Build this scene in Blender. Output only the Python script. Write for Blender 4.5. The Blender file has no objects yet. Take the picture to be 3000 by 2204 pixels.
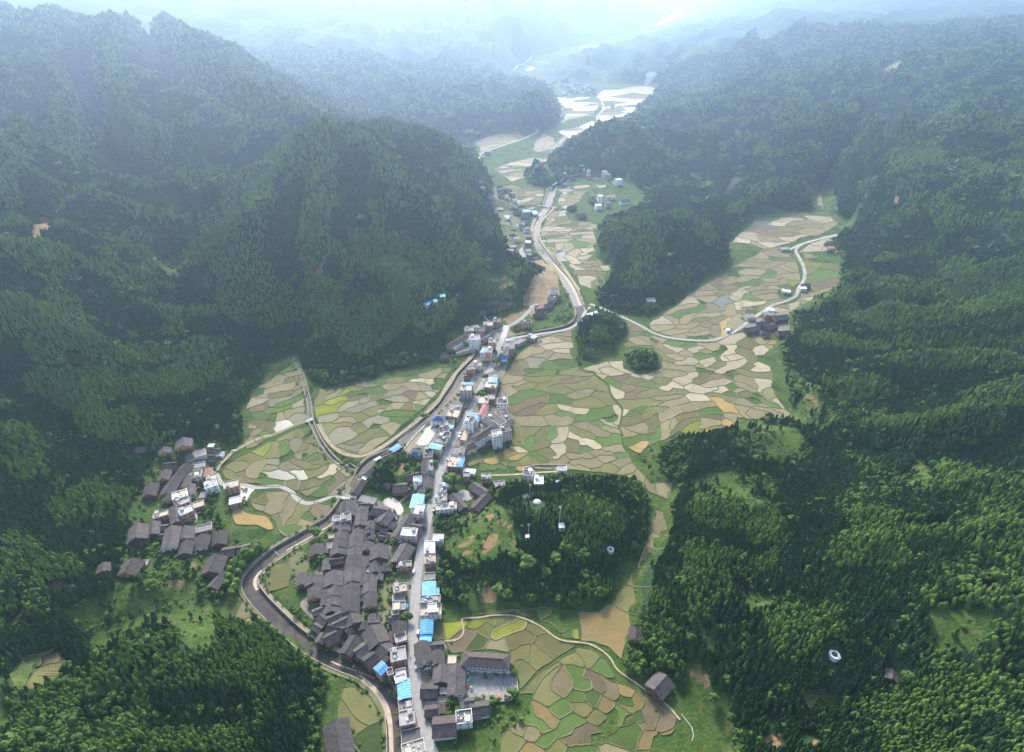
import bpy, bmesh, math, random
import numpy as np
from mathutils import Vector, Matrix, geometry
random.seed(7); rng = np.random.default_rng(11)
scn = bpy.context.scene
COL = scn.collection
R = math.radians
# ------------------------------------------------------------------ camera
CAM_Z, PITCH, FPX = 400.0, R(34.0), 1756.0
cd = bpy.data.cameras.new('camera'); cam = bpy.data.objects.new('camera', cd); COL.objects.link(cam)
cam.location = (0, 0, CAM_Z); cam.rotation_euler = (R(90) - PITCH, 0, 0)
cd.sensor_fit = 'HORIZONTAL'; cd.sensor_width = 36.0; cd.lens = 36.0 * FPX / 3000.0
cd.clip_start = 1.0; cd.clip_end = 60000.0
scn.camera = cam
# ------------------------------------------------------------------ sky, sun, exposure
SUN_EL, SUN_AZ = R(36), R(-14)          # azimuth measured from +Y towards +X
w = bpy.data.worlds.new('World'); scn.world = w; w.use_nodes = True
nt = w.node_tree; nt.nodes.clear()
sky = nt.nodes.new('ShaderNodeTexSky'); sky.sky_type = 'NISHITA'; sky.sun_disc = False
sky.sun_elevation = SUN_EL; sky.sun_rotation = SUN_AZ
sky.air_density = 1.0; sky.dust_density = 2.5; sky.ozone_density = 1.0
bg = nt.nodes.new('ShaderNodeBackground'); bg.inputs['Strength'].default_value = 0.08
wo = nt.nodes.new('ShaderNodeOutputWorld')
nt.links.new(sky.outputs[0], bg.inputs['Color']); nt.links.new(bg.outputs[0], wo.inputs['Surface'])
sd = bpy.data.lights.new('sun', 'SUN'); sun = bpy.data.objects.new('sun', sd); COL.objects.link(sun)
sd.energy = 1.5; sd.angle = R(13); sd.color = (1.0, 0.955, 0.88)
sdir = Vector((math.sin(SUN_AZ) * math.cos(SUN_EL), math.cos(SUN_AZ) * math.cos(SUN_EL), math.sin(SUN_EL)))
sun.rotation_euler = sdir.to_track_quat('Z', 'Y').to_euler(); sun.location = (0, 0, 900)
scn.view_settings.view_transform = 'Standard'; scn.view_settings.look = 'None'
scn.view_settings.gamma = 1.0; scn.view_settings.use_curve_mapping = False
scn.view_settings.exposure = 2.32
cy = scn.cycles
cy.max_bounces = 5; cy.diffuse_bounces = 2; cy.glossy_bounces = 2; cy.transmission_bounces = 2; cy.volume_bounces = 1
cy.transparent_max_bounces = 8; cy.use_denoising = True
HAZE_DENSITY = 0.000185
HAZE_COLOR = (0.53, 0.71, 1.0)
# ------------------------------------------------------------------ pixel rays of the survey photograph -> points on the ground
SP, CP = math.sin(PITCH), math.cos(PITCH)
TILES = {'O': (0, 0, .7497)}
for i, k in enumerate('ABCDEFGHI'):
    TILES[k] = ((i % 3) * 1000, (i // 3) * 735, 2.2485)
for k, o in {'T1': (1130, 1910), 'T2': (900, 1700), 'T3': (860, 1450), 'T4': (1130, 1650), 'T5': (1010, 1310),
             'T6': (1180, 1120), 'T7': (1260, 900), 'T8': (380, 1250), 'T9': (280, 1460), 'T10': (1420, 540)}.items():
    TILES[k] = (o[0], o[1], 5.62)
def nat(tile, x, y):
    t = TILES[tile]
    return t[0] + np.asarray(x) / t[2], t[1] + np.asarray(y) / t[2]
def ray(nx, ny):
    u = (nx - 1500.0) / FPX; v = (ny - 1102.0) / FPX
    return u, CP - v * SP, -SP - v * CP
def at(tile, x, y, h=0.0):
    """point where the sight line through (x, y) meets the level z = h"""
    nx, ny = nat(tile, x, y); dx, dy, dz = ray(nx, ny)
    t = (h - CAM_Z) / dz
    return t * dx, t * dy
# ------------------------------------------------------------------ numpy noise
def _hash(ix, iy, s):
    n = (ix.astype(np.int64) * 374761393 + iy.astype(np.int64) * 668265263 + s * 974634777) & 0x7fffffff
    n = (n ^ (n >> 13)) * 1274126177 & 0x7fffffff
    return ((n ^ (n >> 16)) & 0xffff) / 65535.0
def vnoise(x, y, s=0):
    x = np.asarray(x, float); y = np.asarray(y, float)
    ix = np.floor(x); iy = np.floor(y); fx = x - ix; fy = y - iy
    fx = fx * fx * fx * (fx * (fx * 6 - 15) + 10); fy = fy * fy * fy * (fy * (fy * 6 - 15) + 10)
    a = _hash(ix, iy, s); b = _hash(ix + 1, iy, s); c = _hash(ix, iy + 1, s); d = _hash(ix + 1, iy + 1, s)
    return (a + (b - a) * fx + (c - a) * fy + (a - b - c + d) * fx * fy) * 2 - 1
def fbm(x, y, s=0, o=4, ridged=False):
    t = 0; a = 1; n = 0
    for k in range(o):
        v = vnoise(x, y, s + k * 17)
        t = t + a * ((1 - 2 * np.abs(v)) if ridged else v); n += a; a *= .5; x = x * 2.03 + 5.1; y = y * 2.03 - 3.7
    return t / n
def inpoly(px, py, poly):
    px = np.asarray(px); py = np.asarray(py); c = np.zeros(px.shape, bool)
    n = len(poly)
    for i in range(n):
        x1, y1 = poly[i]; x2, y2 = poly[i - 1]
        if y1 == y2: continue
        m = ((y1 > py) != (y2 > py)) & (px < (x2 - x1) * (py - y1) / (y2 - y1) + x1)
        c ^= m
    return c
def seg_dist(px, py, pts):
    d = np.full(np.shape(px), 1e9)
    for (x1, y1), (x2, y2) in zip(pts[:-1], pts[1:]):
        vx, vy = x2 - x1, y2 - y1; L = vx * vx + vy * vy + 1e-9
        t = np.clip(((px - x1) * vx + (py - y1) * vy) / L, 0, 1)
        d = np.minimum(d, np.hypot(px - x1 - t * vx, py - y1 - t * vy))
    return d
def path(tile, s, h=0.0):
    """'x,y x,y ...' in one crop of the photograph -> ground points"""
    return [tuple(float(v) for v in at(tile, *[float(q) for q in p.split(',')], h)) for p in s.split()]
def smooth_line(pts, n=3):
    for _ in range(n):
        q = [pts[0]]
        for a, b in zip(pts[:-1], pts[1:]):
            q += [(a[0] * .75 + b[0] * .25, a[1] * .75 + b[1] * .25), (a[0] * .25 + b[0] * .75, a[1] * .25 + b[1] * .75)]
        pts = q + [pts[-1]]
    return pts
# ------------------------------------------------------------------ the lie of the land: valley floor, crests and gullies
VALLEY = path('O', '''690,1760 700,1600 718,1490 640,1405 560,1372 500,1372 482,1330 540,1262 590,1205 500,1190 482,1120 475,1040 500,990 540,960
 528,900 560,850 600,800 640,770 655,790 690,842 740,852 800,836 900,806 960,792 990,772 975,752 1020,715 1060,700 1100,692 1150,672 1180,655 1192,640
 1190,612 1165,587 1140,575 1110,555 1100,500 1080,450 1080,400 1052,372 1040,332 1036,310 1100,290 1150,287 1195,290 1226,268 1232,250 1222,222 1212,195
 1250,180 1300,178 1450,184 1475,196 1440,215 1400,237 1395,262 1332,275 1262,302 1232,332 1196,352 1152,380 1158,402 1205,415 1240,396 1300,380 1370,390
 1420,425 1400,462 1332,482 1310,502 1316,560 1346,588 1322,622 1306,650 1312,668 1360,690 1430,692 1482,660 1542,612 1592,580 1600,560 1585,545
 1640,475 1700,460 1786,465 1788,440 1800,402 1816,400 1812,440 1818,466 1870,490 1870,516 1822,532 1850,580 1842,640 1820,662 1762,672 1742,690
 1742,740 1702,762 1722,790 1718,832 1742,900 1737,930 1690,925 1622,946 1542,966 1500,962 1432,986 1410,1010 1440,1060 1490,1060 1480,1110 1467,1128
 1480,1152 1410,1262 1397,1380 1372,1465 1388,1492 1482,1512 1542,1562 1602,1602 1625,1760''')
ISLES = [path('O', s) for s in (
 '960,1150 985,1132 1050,1130 1080,1082 1160,1066 1260,1052 1400,1050 1418,1090 1424,1140 1402,1190 1374,1250 1322,1310 1260,1332 1200,1335 1110,1325 990,1335 966,1310 960,1230',
 '1268,690 1300,682 1370,690 1378,730 1360,762 1310,792 1262,797 1262,760', '1372,785 1400,772 1450,785 1450,810 1400,818',
 '805,1062 830,1022 870,1002 925,1005 925,1040 880,1080 830,1095')]
CRESTS = '''740,262,212 690,300,200 610,370,170 570,405,152 520,470,125 440,540,96 400,590,70 335,690,28
740,262,212 805,300,196 870,385,155 950,470,110 1060,565,40
740,280,205 700,420,150 680,520,108 690,640,62 720,780,16
690,300,200 560,470,135 480,620,75 470,700,36
890,258,190 960,300,150 1020,350,100 1068,405,45 1085,432,12
740,262,212 890,258,190
760,480,140 860,570,92 930,640,55 960,740,14
1010,602,42 1060,592,46 1130,582,36 1180,592,16
1010,602,42 960,560,70
0,40,300 60,28,305 120,35,300 170,60,290 230,65,290 270,50,292 330,45,288 390,65,280 450,90,268 500,140,240 560,180,220 640,230,196 700,250,185
60,28,305 160,190,215 130,310,165 95,370,150 30,480,140
230,65,290 240,215,205 333,285,165 430,300,150 500,340,130 567,385,118
390,65,280 430,180,215 520,250,180 620,290,165
0,200,250 60,330,180 0,420,165
0,530,150 80,550,135 200,590,100 320,640,62
80,550,135 150,700,85 230,800,52 290,900,24
190,707,72 300,725,52 433,737,38 500,703,34 570,690,26
433,737,38 470,820,22 505,890,8
0,700,110 100,760,78 180,860,56 240,960,32
0,900,80 100,1000,55 200,1100,32 255,1185,20
0,1150,55 120,1230,30 240,1290,18
60,1600,30 250,1500,36 290,1445,31 383,1420,27 500,1382,17 560,1385,9
290,1320,22 380,1268,17
250,1500,36 420,1520,30 560,1500,20 660,1500,9
60,1600,30 200,1660,34 420,1640,30 600,1620,16
0,1330,34 90,1400,22 0,1560,30
1090,1130,14 1160,1110,22 1230,1130,29 1330,1125,28 1380,1140,14
1000,1200,9 1100,1220,15 1230,1210,22 1330,1220,18
1300,712,17 1330,722,19 1335,750,13
1395,792,7 1430,795,7
845,1050,9 885,1030,10
1340,530,34 1400,470,56 1440,450,62 1500,460,58 1545,510,42 1590,555,14
1400,470,56 1420,560,40 1400,630,20
1240,330,24 1290,290,70 1340,275,84 1400,280,80 1450,300,60 1520,290,64
1200,390,20 1270,350,44 1340,330,56 1420,360,46
1070,260,62 1120,225,84 1170,205,90 1210,230,50
1060,335,40 960,330,70
1610,520,20 1640,450,26 1700,420,36 1770,400,30
1866,618,45 1966,618,65 2050,641,70 2249,600,110
1783,667,15 1866,664,40 1926,684,45 2066,674,70 2249,648,95
1740,752,8 1813,748,30 1893,768,36 1966,751,55 2066,743,70 2249,748,86
1760,880,10 1830,850,24 1933,834,45 2066,838,58 2166,818,72 2249,814,84
1790,940,12 1900,930,34 2050,920,52 2249,890,82
1560,962,8 1640,934,18 1720,946,23 1790,985,22 1850,1000,26
1500,1110,15 1600,1130,30 1750,1170,45 1880,1190,60 2000,1195,68 2249,1170,95
1560,1250,22 1700,1330,38 1800,1440,28
1500,1110,15 1560,1250,22 1480,1340,12
2060,1300,62 2080,1420,54 2060,1520,44
2000,1195,68 2060,1300,62 2249,1340,85
1760,1640,20 1900,1625,28 2100,1560,42 2249,1500,62
1860,500,20 1950,480,60 2100,480,85 2249,470,112
1640,420,30 1720,385,58 1790,375,50
1830,425,46 1900,400,84 2050,410,100 2249,415,122
1600,330,45 1700,318,70 1780,318,84 1960,300,112 2249,330,150
1480,240,50 1600,250,80 1700,240,108 1900,250,145 2249,270,185
1540,160,80 1640,150,120 1760,165,140 1900,140,190 2249,130,230
1480,140,60 1560,110,110 1700,85,170 1850,60,215
1600,52,120 1750,30,220
1250,150,40 1320,140,70 1420,150,60
1400,220,14 1450,205,40 1560,205,70
1290,120,40 1240,110,60'''
GULLIES = '''190,150,205 200,270,128 240,370,82 330,430,66
340,120,205 370,225,135 450,280,105 560,340,84
100,240,175 60,400,120
640,300,140 600,340,100
640,770,0 625,745,8 560,720,14 450,690,24 400,640,38 375,585,52 330,560,62
375,585,52 500,470,92 580,400,118 650,320,150 700,262,170
0,505,120 150,500,118 340,560,80
300,740,40 335,830,22 365,930,14
780,420,140 800,520,92 800,620,48 850,700,18 870,790,2
640,420,140 620,560,70 630,680,20
930,530,72 1000,640,14 1050,690,2
960,640,30 990,590,38
0,800,76 120,900,42 220,1040,18
0,1080,50 140,1170,26 230,1230,16
220,1245,14 270,1165,11 310,1085,12 330,1020,14 395,965,15 480,945,9
60,1470,17 150,1440,14 250,1380,12 420,1320,6
120,1560,24 300,1560,24 500,1570,12
1840,655,10 1910,655,16 2100,662,34 2249,640,56
1800,708,6 1900,718,16 2100,712,34 2249,697,52
1750,802,5 1860,806,12 2060,798,30 2249,788,48
1760,915,5 1850,895,11 2050,886,25 2249,858,46
1800,1000,10 1950,990,18 2249,958,46
1500,1085,4 1620,1062,12 1760,1085,22 1900,1075,34 2080,1060,52 2249,1040,74
1900,1250,48 1940,1350,38 1950,1470,30 1850,1560,16 1750,1590,9
1650,1230,16 1640,1400,10
1870,520,6 1960,540,30 2249,540,84
1790,430,6 1810,390,14 1860,360,36 1960,345,70
1600,440,14 1590,400,20 1560,370,18 1500,380,12 1430,420,2
1600,290,40 1800,285,75 1960,270,105
1330,240,2 1480,200,24 1560,180,50 1680,190,85 1850,190,130 1950,150,150
1240,330,0 1280,320,14 1330,310,30
1430,500,30 1560,470,10'''
FLOOR_FAR = '1240,196 1170,158 1180,132 1270,106 1330,96 1400,72 1470,52 1500,28 1512,14'
FARPTS = [[(-6300, 2600, 520), (-4200, 3600, 520), (-2600, 4300, 520), (-1400, 5100, 500), (-300, 6200, 500), (700, 7800, 480)],
          [(-1400, 5100, 500), (-950, 3500, 220), (-480, 2600, 70)], [(-2600, 4300, 520), (-1900, 3300, 260), (-1300, 2900, 160)],
          [(-300, 6200, 500), (-50, 4400, 260), (80, 3500, 110)], [(700, 7800, 480), (620, 5600, 180)],
          [(-2200, 2700, 150), (-1300, 2480, 118), (-800, 2200, 95), (-450, 1800, 72), (-250, 1500, 45)],
          [(6300, 4400, 520), (4300, 5400, 500), (3300, 6600, 480), (2800, 8600, 480)],
          [(4300, 5400, 500), (2900, 4300, 280), (2000, 3600, 170)], [(3300, 6600, 480), (2400, 5400, 280), (1650, 4500, 130)],
          [(-6000, 5000, 560), (-4000, 8000, 560), (-1000, 10000, 560), (1500, 11500, 540), (4000, 10500, 540), (6000, 6000, 540)],
          [(-1358, 1962, 305), (-2300, 1900, 330), (-3000, 800, 330)], [(2600, 2200, 300), (2200, 1200, 210), (2000, 300, 170)], [(3200, 3200, 190), (4500, 2500, 330)]]
def _line3(s):
    out = []
    for p in s.split():
        x, y, h = [float(q) for q in p.split(',')]
        X, Y = at('O', x, y, h); out.append((float(X), float(Y), h))
    return out
LINES = [_line3(l) for l in CRESTS.split('\n')] + [_line3(l) for l in GULLIES.split('\n')] + FARPTS + [[(x, y, 0.0) for x, y in path('O', FLOOR_FAR)]]
FLOOR_LINES = [[(x, y, 0.0) for x, y in path('O', FLOOR_FAR)]]
def solve(x0, y0, nx, ny, step, base=None):
    def fixed(nx, ny, step):
        X, Y = np.meshgrid(x0 + np.arange(nx) * step, y0 + np.arange(ny) * step)
        m = np.zeros((ny, nx)); v = np.zeros((ny, nx))
        for L in LINES:
            for (ax, ay, ah), (bx, by, bh) in zip(L[:-1], L[1:]):
                n = max(2, int(math.hypot(bx - ax, by - ay) / step * 2))
                t = np.linspace(0, 1, n)
                i = np.rint((ax + (bx - ax) * t - x0) / step).astype(int); j = np.rint((ay + (by - ay) * t - y0) / step).astype(int)
                ok = (i >= 0) & (i < nx) & (j >= 0) & (j < ny)
                np.add.at(m, (j[ok], i[ok]), 1); np.add.at(v, (j[ok], i[ok]), (ah + (bh - ah) * t)[ok])
        v = np.where(m > 0, v / np.maximum(m, 1), 0); m = m > 0
        fl = inpoly(X, Y, VALLEY)
        for I in ISLES: fl &= ~inpoly(X, Y, I)
        for L in FLOOR_LINES: fl |= seg_dist(X, Y, [p[:2] for p in L]) < np.maximum(70, 0.022 * Y)
        v[fl] = 0; m |= fl
        if base is not None:
            e = np.zeros_like(m); e[:2] = e[-2:] = True; e[:, :2] = e[:, -2:] = True
            e &= ~m; v[e] = base(X[e], Y[e]); m |= e
        return m, v
    h = None
    for lv in (3, 2, 1, 0):
        s = step * 2 ** lv; n1, n2 = (nx - 1) // 2 ** lv + 1, (ny - 1) // 2 ** lv + 1
        m, v = fixed(n1, n2, s)
        if h is None:
            h = np.full((n2, n1), v[m].mean() if m.any() else 0.)
        else:
            jj = np.clip(np.arange(n2) / 2, 0, h.shape[0] - 1); ii = np.clip(np.arange(n1) / 2, 0, h.shape[1] - 1)
            h = bil(h, ii[None, :] + 0 * jj[:, None], jj[:, None] + 0 * ii[None, :])
        h[m] = v[m]
        for _ in range(400 if lv == 3 else 130):
            p = np.pad(h, 1, mode='edge')
            q = (p[:-2, 1:-1] + p[2:, 1:-1] + p[1:-1, :-2] + p[1:-1, 2:]) * .25
            h = np.where(m, v, q)
    fl0 = m & (v == 0)
    for _ in range(3):                                   # round the crests a little
        p = np.pad(h, 1, mode='edge'); h = .5 * h + .125 * (p[:-2, 1:-1] + p[2:, 1:-1] + p[1:-1, :-2] + p[1:-1, 2:])
        h[fl0] = 0
    return h
def bil(a, i, j):
    i = np.clip(i, 0, a.shape[1] - 1.001); j = np.clip(j, 0, a.shape[0] - 1.001)
    i0 = i.astype(int); j0 = j.astype(int); f = i - i0; g = j - j0
    return a[j0, i0] * (1 - f) * (1 - g) + a[j0, i0 + 1] * f * (1 - g) + a[j0 + 1, i0] * (1 - f) * g + a[j0 + 1, i0 + 1] * f * g
FX, FY, FS = -6400.0, -600.0, 50.0
HF = solve(FX, FY, 257, 257, FS)
def _far(x, y): return bil(HF, (x - FX) / FS, (y - FY) / FS)
NX, NY, NS = -1200.0, -100.0, 8.0
HN = solve(NX, NY, 329, 353, NS, _far)
def height0(x, y):
    x = np.asarray(x, float); y = np.asarray(y, float)
    a = _far(x, y); b = bil(HN, (x - NX) / NS, (y - NY) / NS)
    e = np.minimum(np.minimum(x - NX, NX + 328 * NS - x), np.minimum(y - NY, NY + 352 * NS - y))
    t = np.clip(e / 120, 0, 1)
    return a * (1 - t) + b * t
def height(x, y):
    """ground level without river cuts"""
    h = height0(x, y)
    k = np.clip(h / 40, 0, 1)
    s = 1 + np.clip((np.hypot(x, y) - 1200) / 1500, 0, 1)
    n = (fbm(x / 215, y / 215, 3, 4, True) - .28) * 38 + (fbm(x / 80, y / 80, 9, 3, True) - .25) * 9
    f = (fbm(x / 520, y / 520, 31, 4, True) - .3) * 50 * np.clip((np.hypot(x, y) - 1300) / 900, 0, 1)
    return np.maximum(h + (n * k * s * .8 + f * np.clip(h / 120, 0, 1)), np.minimum(h, 0) ) + 0.25 * fbm(x / 30, y / 30, 5, 2) * np.clip(h / 2, 0, 1)
def H1(x, y): return float(height(np.array([x]), np.array([y]))[0])
def hit(tile, x, y, up=0.0):
    """where the sight line through a pixel meets the ground (raised by up)"""
    nx, ny = nat(tile, x, y); dx, dy, dz = ray(float(nx), float(ny))
    t = np.linspace(250, 9000, 3500); z = CAM_Z + t * dz
    g = height(t * dx, t * dy) + up
    k = np.argmax(z <= g) if (z <= g).any() else len(t) - 1
    if k > 0:
        a, b = z[k - 1] - g[k - 1], z[k] - g[k]; tt = t[k - 1] + (t[k] - t[k - 1]) * a / (a - b + 1e-9)
    else: tt = t[k]
    return float(tt * dx), float(tt * dy)
# ------------------------------------------------------------------ materials
MATS = {}
def mat(name, col, rough=.85, var=.25, scale=.4, spec=.3, bump=0.0, rnd=.12, metal=0.0, detail=4, col2=None, streak=None):
    """principled material: colour broken up by two scales of noise (object space in metres) and a little per-object variation"""
    if name in MATS: return MATS[name]
    m = bpy.data.materials.new(name); m.use_nodes = True; MATS[name] = m
    n = m.node_tree.nodes; l = m.node_tree.links; b = n['Principled BSDF']
    g = n.new('ShaderNodeNewGeometry')
    t1 = n.new('ShaderNodeTexNoise'); t1.inputs['Scale'].default_value = scale; t1.inputs['Detail'].default_value = detail
    t1.inputs['Roughness'].default_value = .62
    if streak:
        mp = n.new('ShaderNodeMapping'); mp.inputs['Scale'].default_value = streak; l.new(g.outputs['Position'], mp.inputs['Vector']); l.new(mp.outputs[0], t1.inputs['Vector'])
    else: l.new(g.outputs['Position'], t1.inputs['Vector'])
    oi = n.new('ShaderNodeObjectInfo')
    mx = n.new('ShaderNodeMix'); mx.data_type = 'RGBA'
    c2 = col2 if col2 else tuple(c * (1 - var) for c in col)
    c1 = col if col2 else tuple(min(1, c * (1 + var)) for c in col)
    mx.inputs['A'].default_value = (*c1, 1); mx.inputs['B'].default_value = (*c2, 1)
    rm = n.new('ShaderNodeMapRange'); rm.inputs['From Min'].default_value = .32; rm.inputs['From Max'].default_value = .68
    l.new(t1.outputs['Fac'], rm.inputs['Value']); l.new(rm.outputs[0], mx.inputs['Factor'])
    hv = n.new('ShaderNodeHueSaturation')
    mr = n.new('ShaderNodeMapRange'); mr.inputs['To Min'].default_value = 1 - rnd; mr.inputs['To Max'].default_value = 1 + rnd
    l.new(oi.outputs['Random'], mr.inputs['Value']); l.new(mr.outputs[0], hv.inputs['Value'])
    l.new(mx.outputs['Result'], hv.inputs['Color']); l.new(hv.outputs[0], b.inputs['Base Color'])
    b.inputs['Roughness'].default_value = rough; b.inputs['Specular IOR Level'].default_value = spec; b.inputs['Metallic'].default_value = metal
    if bump:
        bp = n.new('ShaderNodeBump'); bp.inputs['Strength'].default_value = bump; bp.inputs['Distance'].default_value = .3
        l.new(t1.outputs['Fac'], bp.inputs['Height']); l.new(bp.outputs[0], b.inputs['Normal'])
    return m
def newmesh(name, V, F, m=None, parent=None, smooth=False, loc=None, kind=None):
    me = bpy.data.meshes.new(name); me.from_pydata([tuple(v) for v in V], [], [tuple(f) for f in F])
    if smooth: me.shade_smooth()
    return link(name, me, m, parent, loc, kind)
def link(name, me, m=None, parent=None, loc=None, kind=None):
    if m is not None and not me.materials: me.materials.append(m)
    o = bpy.data.objects.new(name, me); COL.objects.link(o)
    if parent is not None: o.parent = parent
    if loc is not None: o.location = loc
    if kind: o['kind'] = kind
    return o
def empty(name, loc, rz=0.0):
    o = bpy.data.objects.new(name, None); COL.objects.link(o); o.location = loc; o.rotation_euler = (0, 0, rz); o.empty_display_size = .5
    return o
def tag(o, label, cat, group=None):
    o['label'] = label; o['category'] = cat
    if group: o['group'] = group
    return o
# ------------------------------------------------------------------ cover zones, traced on the ground
def zone(tile, s): return [hit(tile, *[float(q) for q in p.split(',')]) for p in s.split()]
GRASS = [zone(*a) for a in (
 ('O', '962,1145 1080,1098 1125,1140 1130,1210 1060,1250 990,1245 958,1200'), ('O', '990,1262 1105,1262 1090,1322 1000,1325'),
 ('O', '1640,930 1740,940 1800,990 1760,1030 1650,1020 1600,975'), ('O', '1490,1055 1560,1030 1640,1040 1720,1060 1680,1110 1600,1105 1530,1112'),
 ('O', '1035,625 1080,597 1150,587 1160,610 1100,655 1040,668 1005,660'),
 ('G', '0,1150 130,1010 350,940 500,1100 300,1200 100,1240'),
 ('F', '630,750 780,790 840,870 1010,985 1000,1140 900,1200 690,1140 740,960 640,860'),
 ('I', '320,590 640,610 660,690 400,770'), ('I', '1600,730 1960,690 2060,800 1900,980 1620,1040 1560,950'),
 ('F', '1400,1510 1560,1375 1640,1400 1600,1640 1420,1640'), ('D', '1560,870 1880,650 1900,720 1700,840'),
 ('I', '0,1040 170,1180 300,1290 330,1400 380,1680 -60,1680'), ('I', '700,1262 1000,1262 1000,1375 770,1400'),
 ('I', '500,0 900,200 860,270 700,120'), ('I', '1480,150 1740,130 1700,210 1500,215'),
 ('O', '245,1255 285,1130 320,1030 370,965 480,960 520,1000 470,1050 480,1180 560,1200 500,1262 380,1305'),
 ('O', '130,1340 300,1270 470,1285 480,1400 340,1385 210,1440'), ('O', '395,1390 480,1360 470,1420 430,1440'),
 ('O', '830,1030 870,1008 915,1012 915,1040 870,1070'), ('O', '1270,760 1330,755 1370,765 1300,790'),
 ('O', '225,285 290,278 310,330 262,340'), ('O', '335,585 400,555 415,580 370,610'), ('O', '1590,545 1640,480 1790,462 1830,480 1640,560'),
 ('O', '1610,1080 1680,1090 1700,1115 1640,1120'), ('O', '1735,690 1830,600 1850,640 1790,690'), ('G', '560,30 640,30 620,170 570,150'),
 ('G', '0,1380 90,1400 80,1500 0,1520'), ('G', '20,850 200,680 190,760 280,820 120,860'), ('O', '1880,200 1960,130 1975,140 1930,190'), ('O', '1776,400 1826,396 1842,470 1776,475'), ('H', '1930,420 2070,80 2200,60 2190,200 2060,330 1960,560'))]
EARTH = [zone(*a) for a in (
 ('O', '686,605 708,555 720,560 702,612'), ('O', '75,520 90,480 116,482 105,530 85,540'), ('E', '1195,370 1195,320 1222,285 1238,220 1272,185 1322,195 1365,270 1350,345 1290,372'),
 ('E', '1060,440 1100,420 1180,400 1240,380 1200,420 1150,460 1070,490'), ('E', '645,370 700,320 770,305 760,345 680,375'),
 ('I', '650,1250 690,1225 745,1225 735,1250'),
 ('D', '860,250 890,250 925,300 900,305'), ('D', '1030,100 1200,30 1235,50 1130,90'), ('D', '1090,160 1140,170 1130,190 1100,185'),
 ('T10', '590,1060 660,1040 720,1110 860,1150 820,1200 740,1240 640,1200'), ('T10', '990,1470 1100,1420 1200,1450 1230,1590 1010,1590'),
 ('C', '1360,1310 1410,1300 1440,1340 1400,1345'), ('C', '80,815 120,800 135,825 100,835'), ('C', '960,1450 1160,1465 1120,1485 1000,1480'), ('F', '770,970 830,955 890,1020 860,1040 820,990'),
 ('F', '890,250 1040,215 1045,230 930,255'), ('G', '20,850 130,740 150,690 200,680 110,800'), ('G', '400,635 450,570 490,560 460,620'),
 ('G', '1110,560 1220,540 1210,575 1130,575'), ('I', '520,1580 590,1555 660,1600 640,1660 540,1640'), ('I', '800,1540 830,1540 850,1620 830,1620'),
 ('H', '740,330 870,335 860,362 745,360'), ('H', '1085,250 1130,245 1120,310 1095,300'), ('H', '920,300 930,220 1010,210 1000,300 930,345'), ('H', '690,520 780,530 770,575 700,570'),
 ('H', '890,590 990,590 990,690 900,700'), ('H', '750,280 800,275 830,245 840,270 790,310'), ('H', '1000,130 1040,130 1110,150 1105,175 1040,150'), ('H', '790,80 850,75 880,105 800,100'),
 ('E', '360,1440 400,1380 460,1390 430,1440 350,1480'), ('E', '1020,245 1130,195 1120,225 1040,260'), ('E', '970,210 1080,150 1090,165 990,220'), ('H', '900,110 960,95 980,110 930,125'),
 ('T9', '1480,1200 1590,1090 1760,1080 1700,1150 1500,1230'), ('T9', '1190,1490 1280,1410 1480,1400 1380,1490'), ('C', '920,605 1000,600 1005,640 960,640'), ('C', '1290,490 1420,400 1440,420 1340,500'),
 ('C', '330,860 410,880 390,910 340,910'), ('O', '100,1290 150,1285 140,1310 110,1315'), ('D', '1550,850 1600,840 1590,880'), ('I', '0,1040 60,1090 160,1190 140,1210 40,1110'))]
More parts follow.
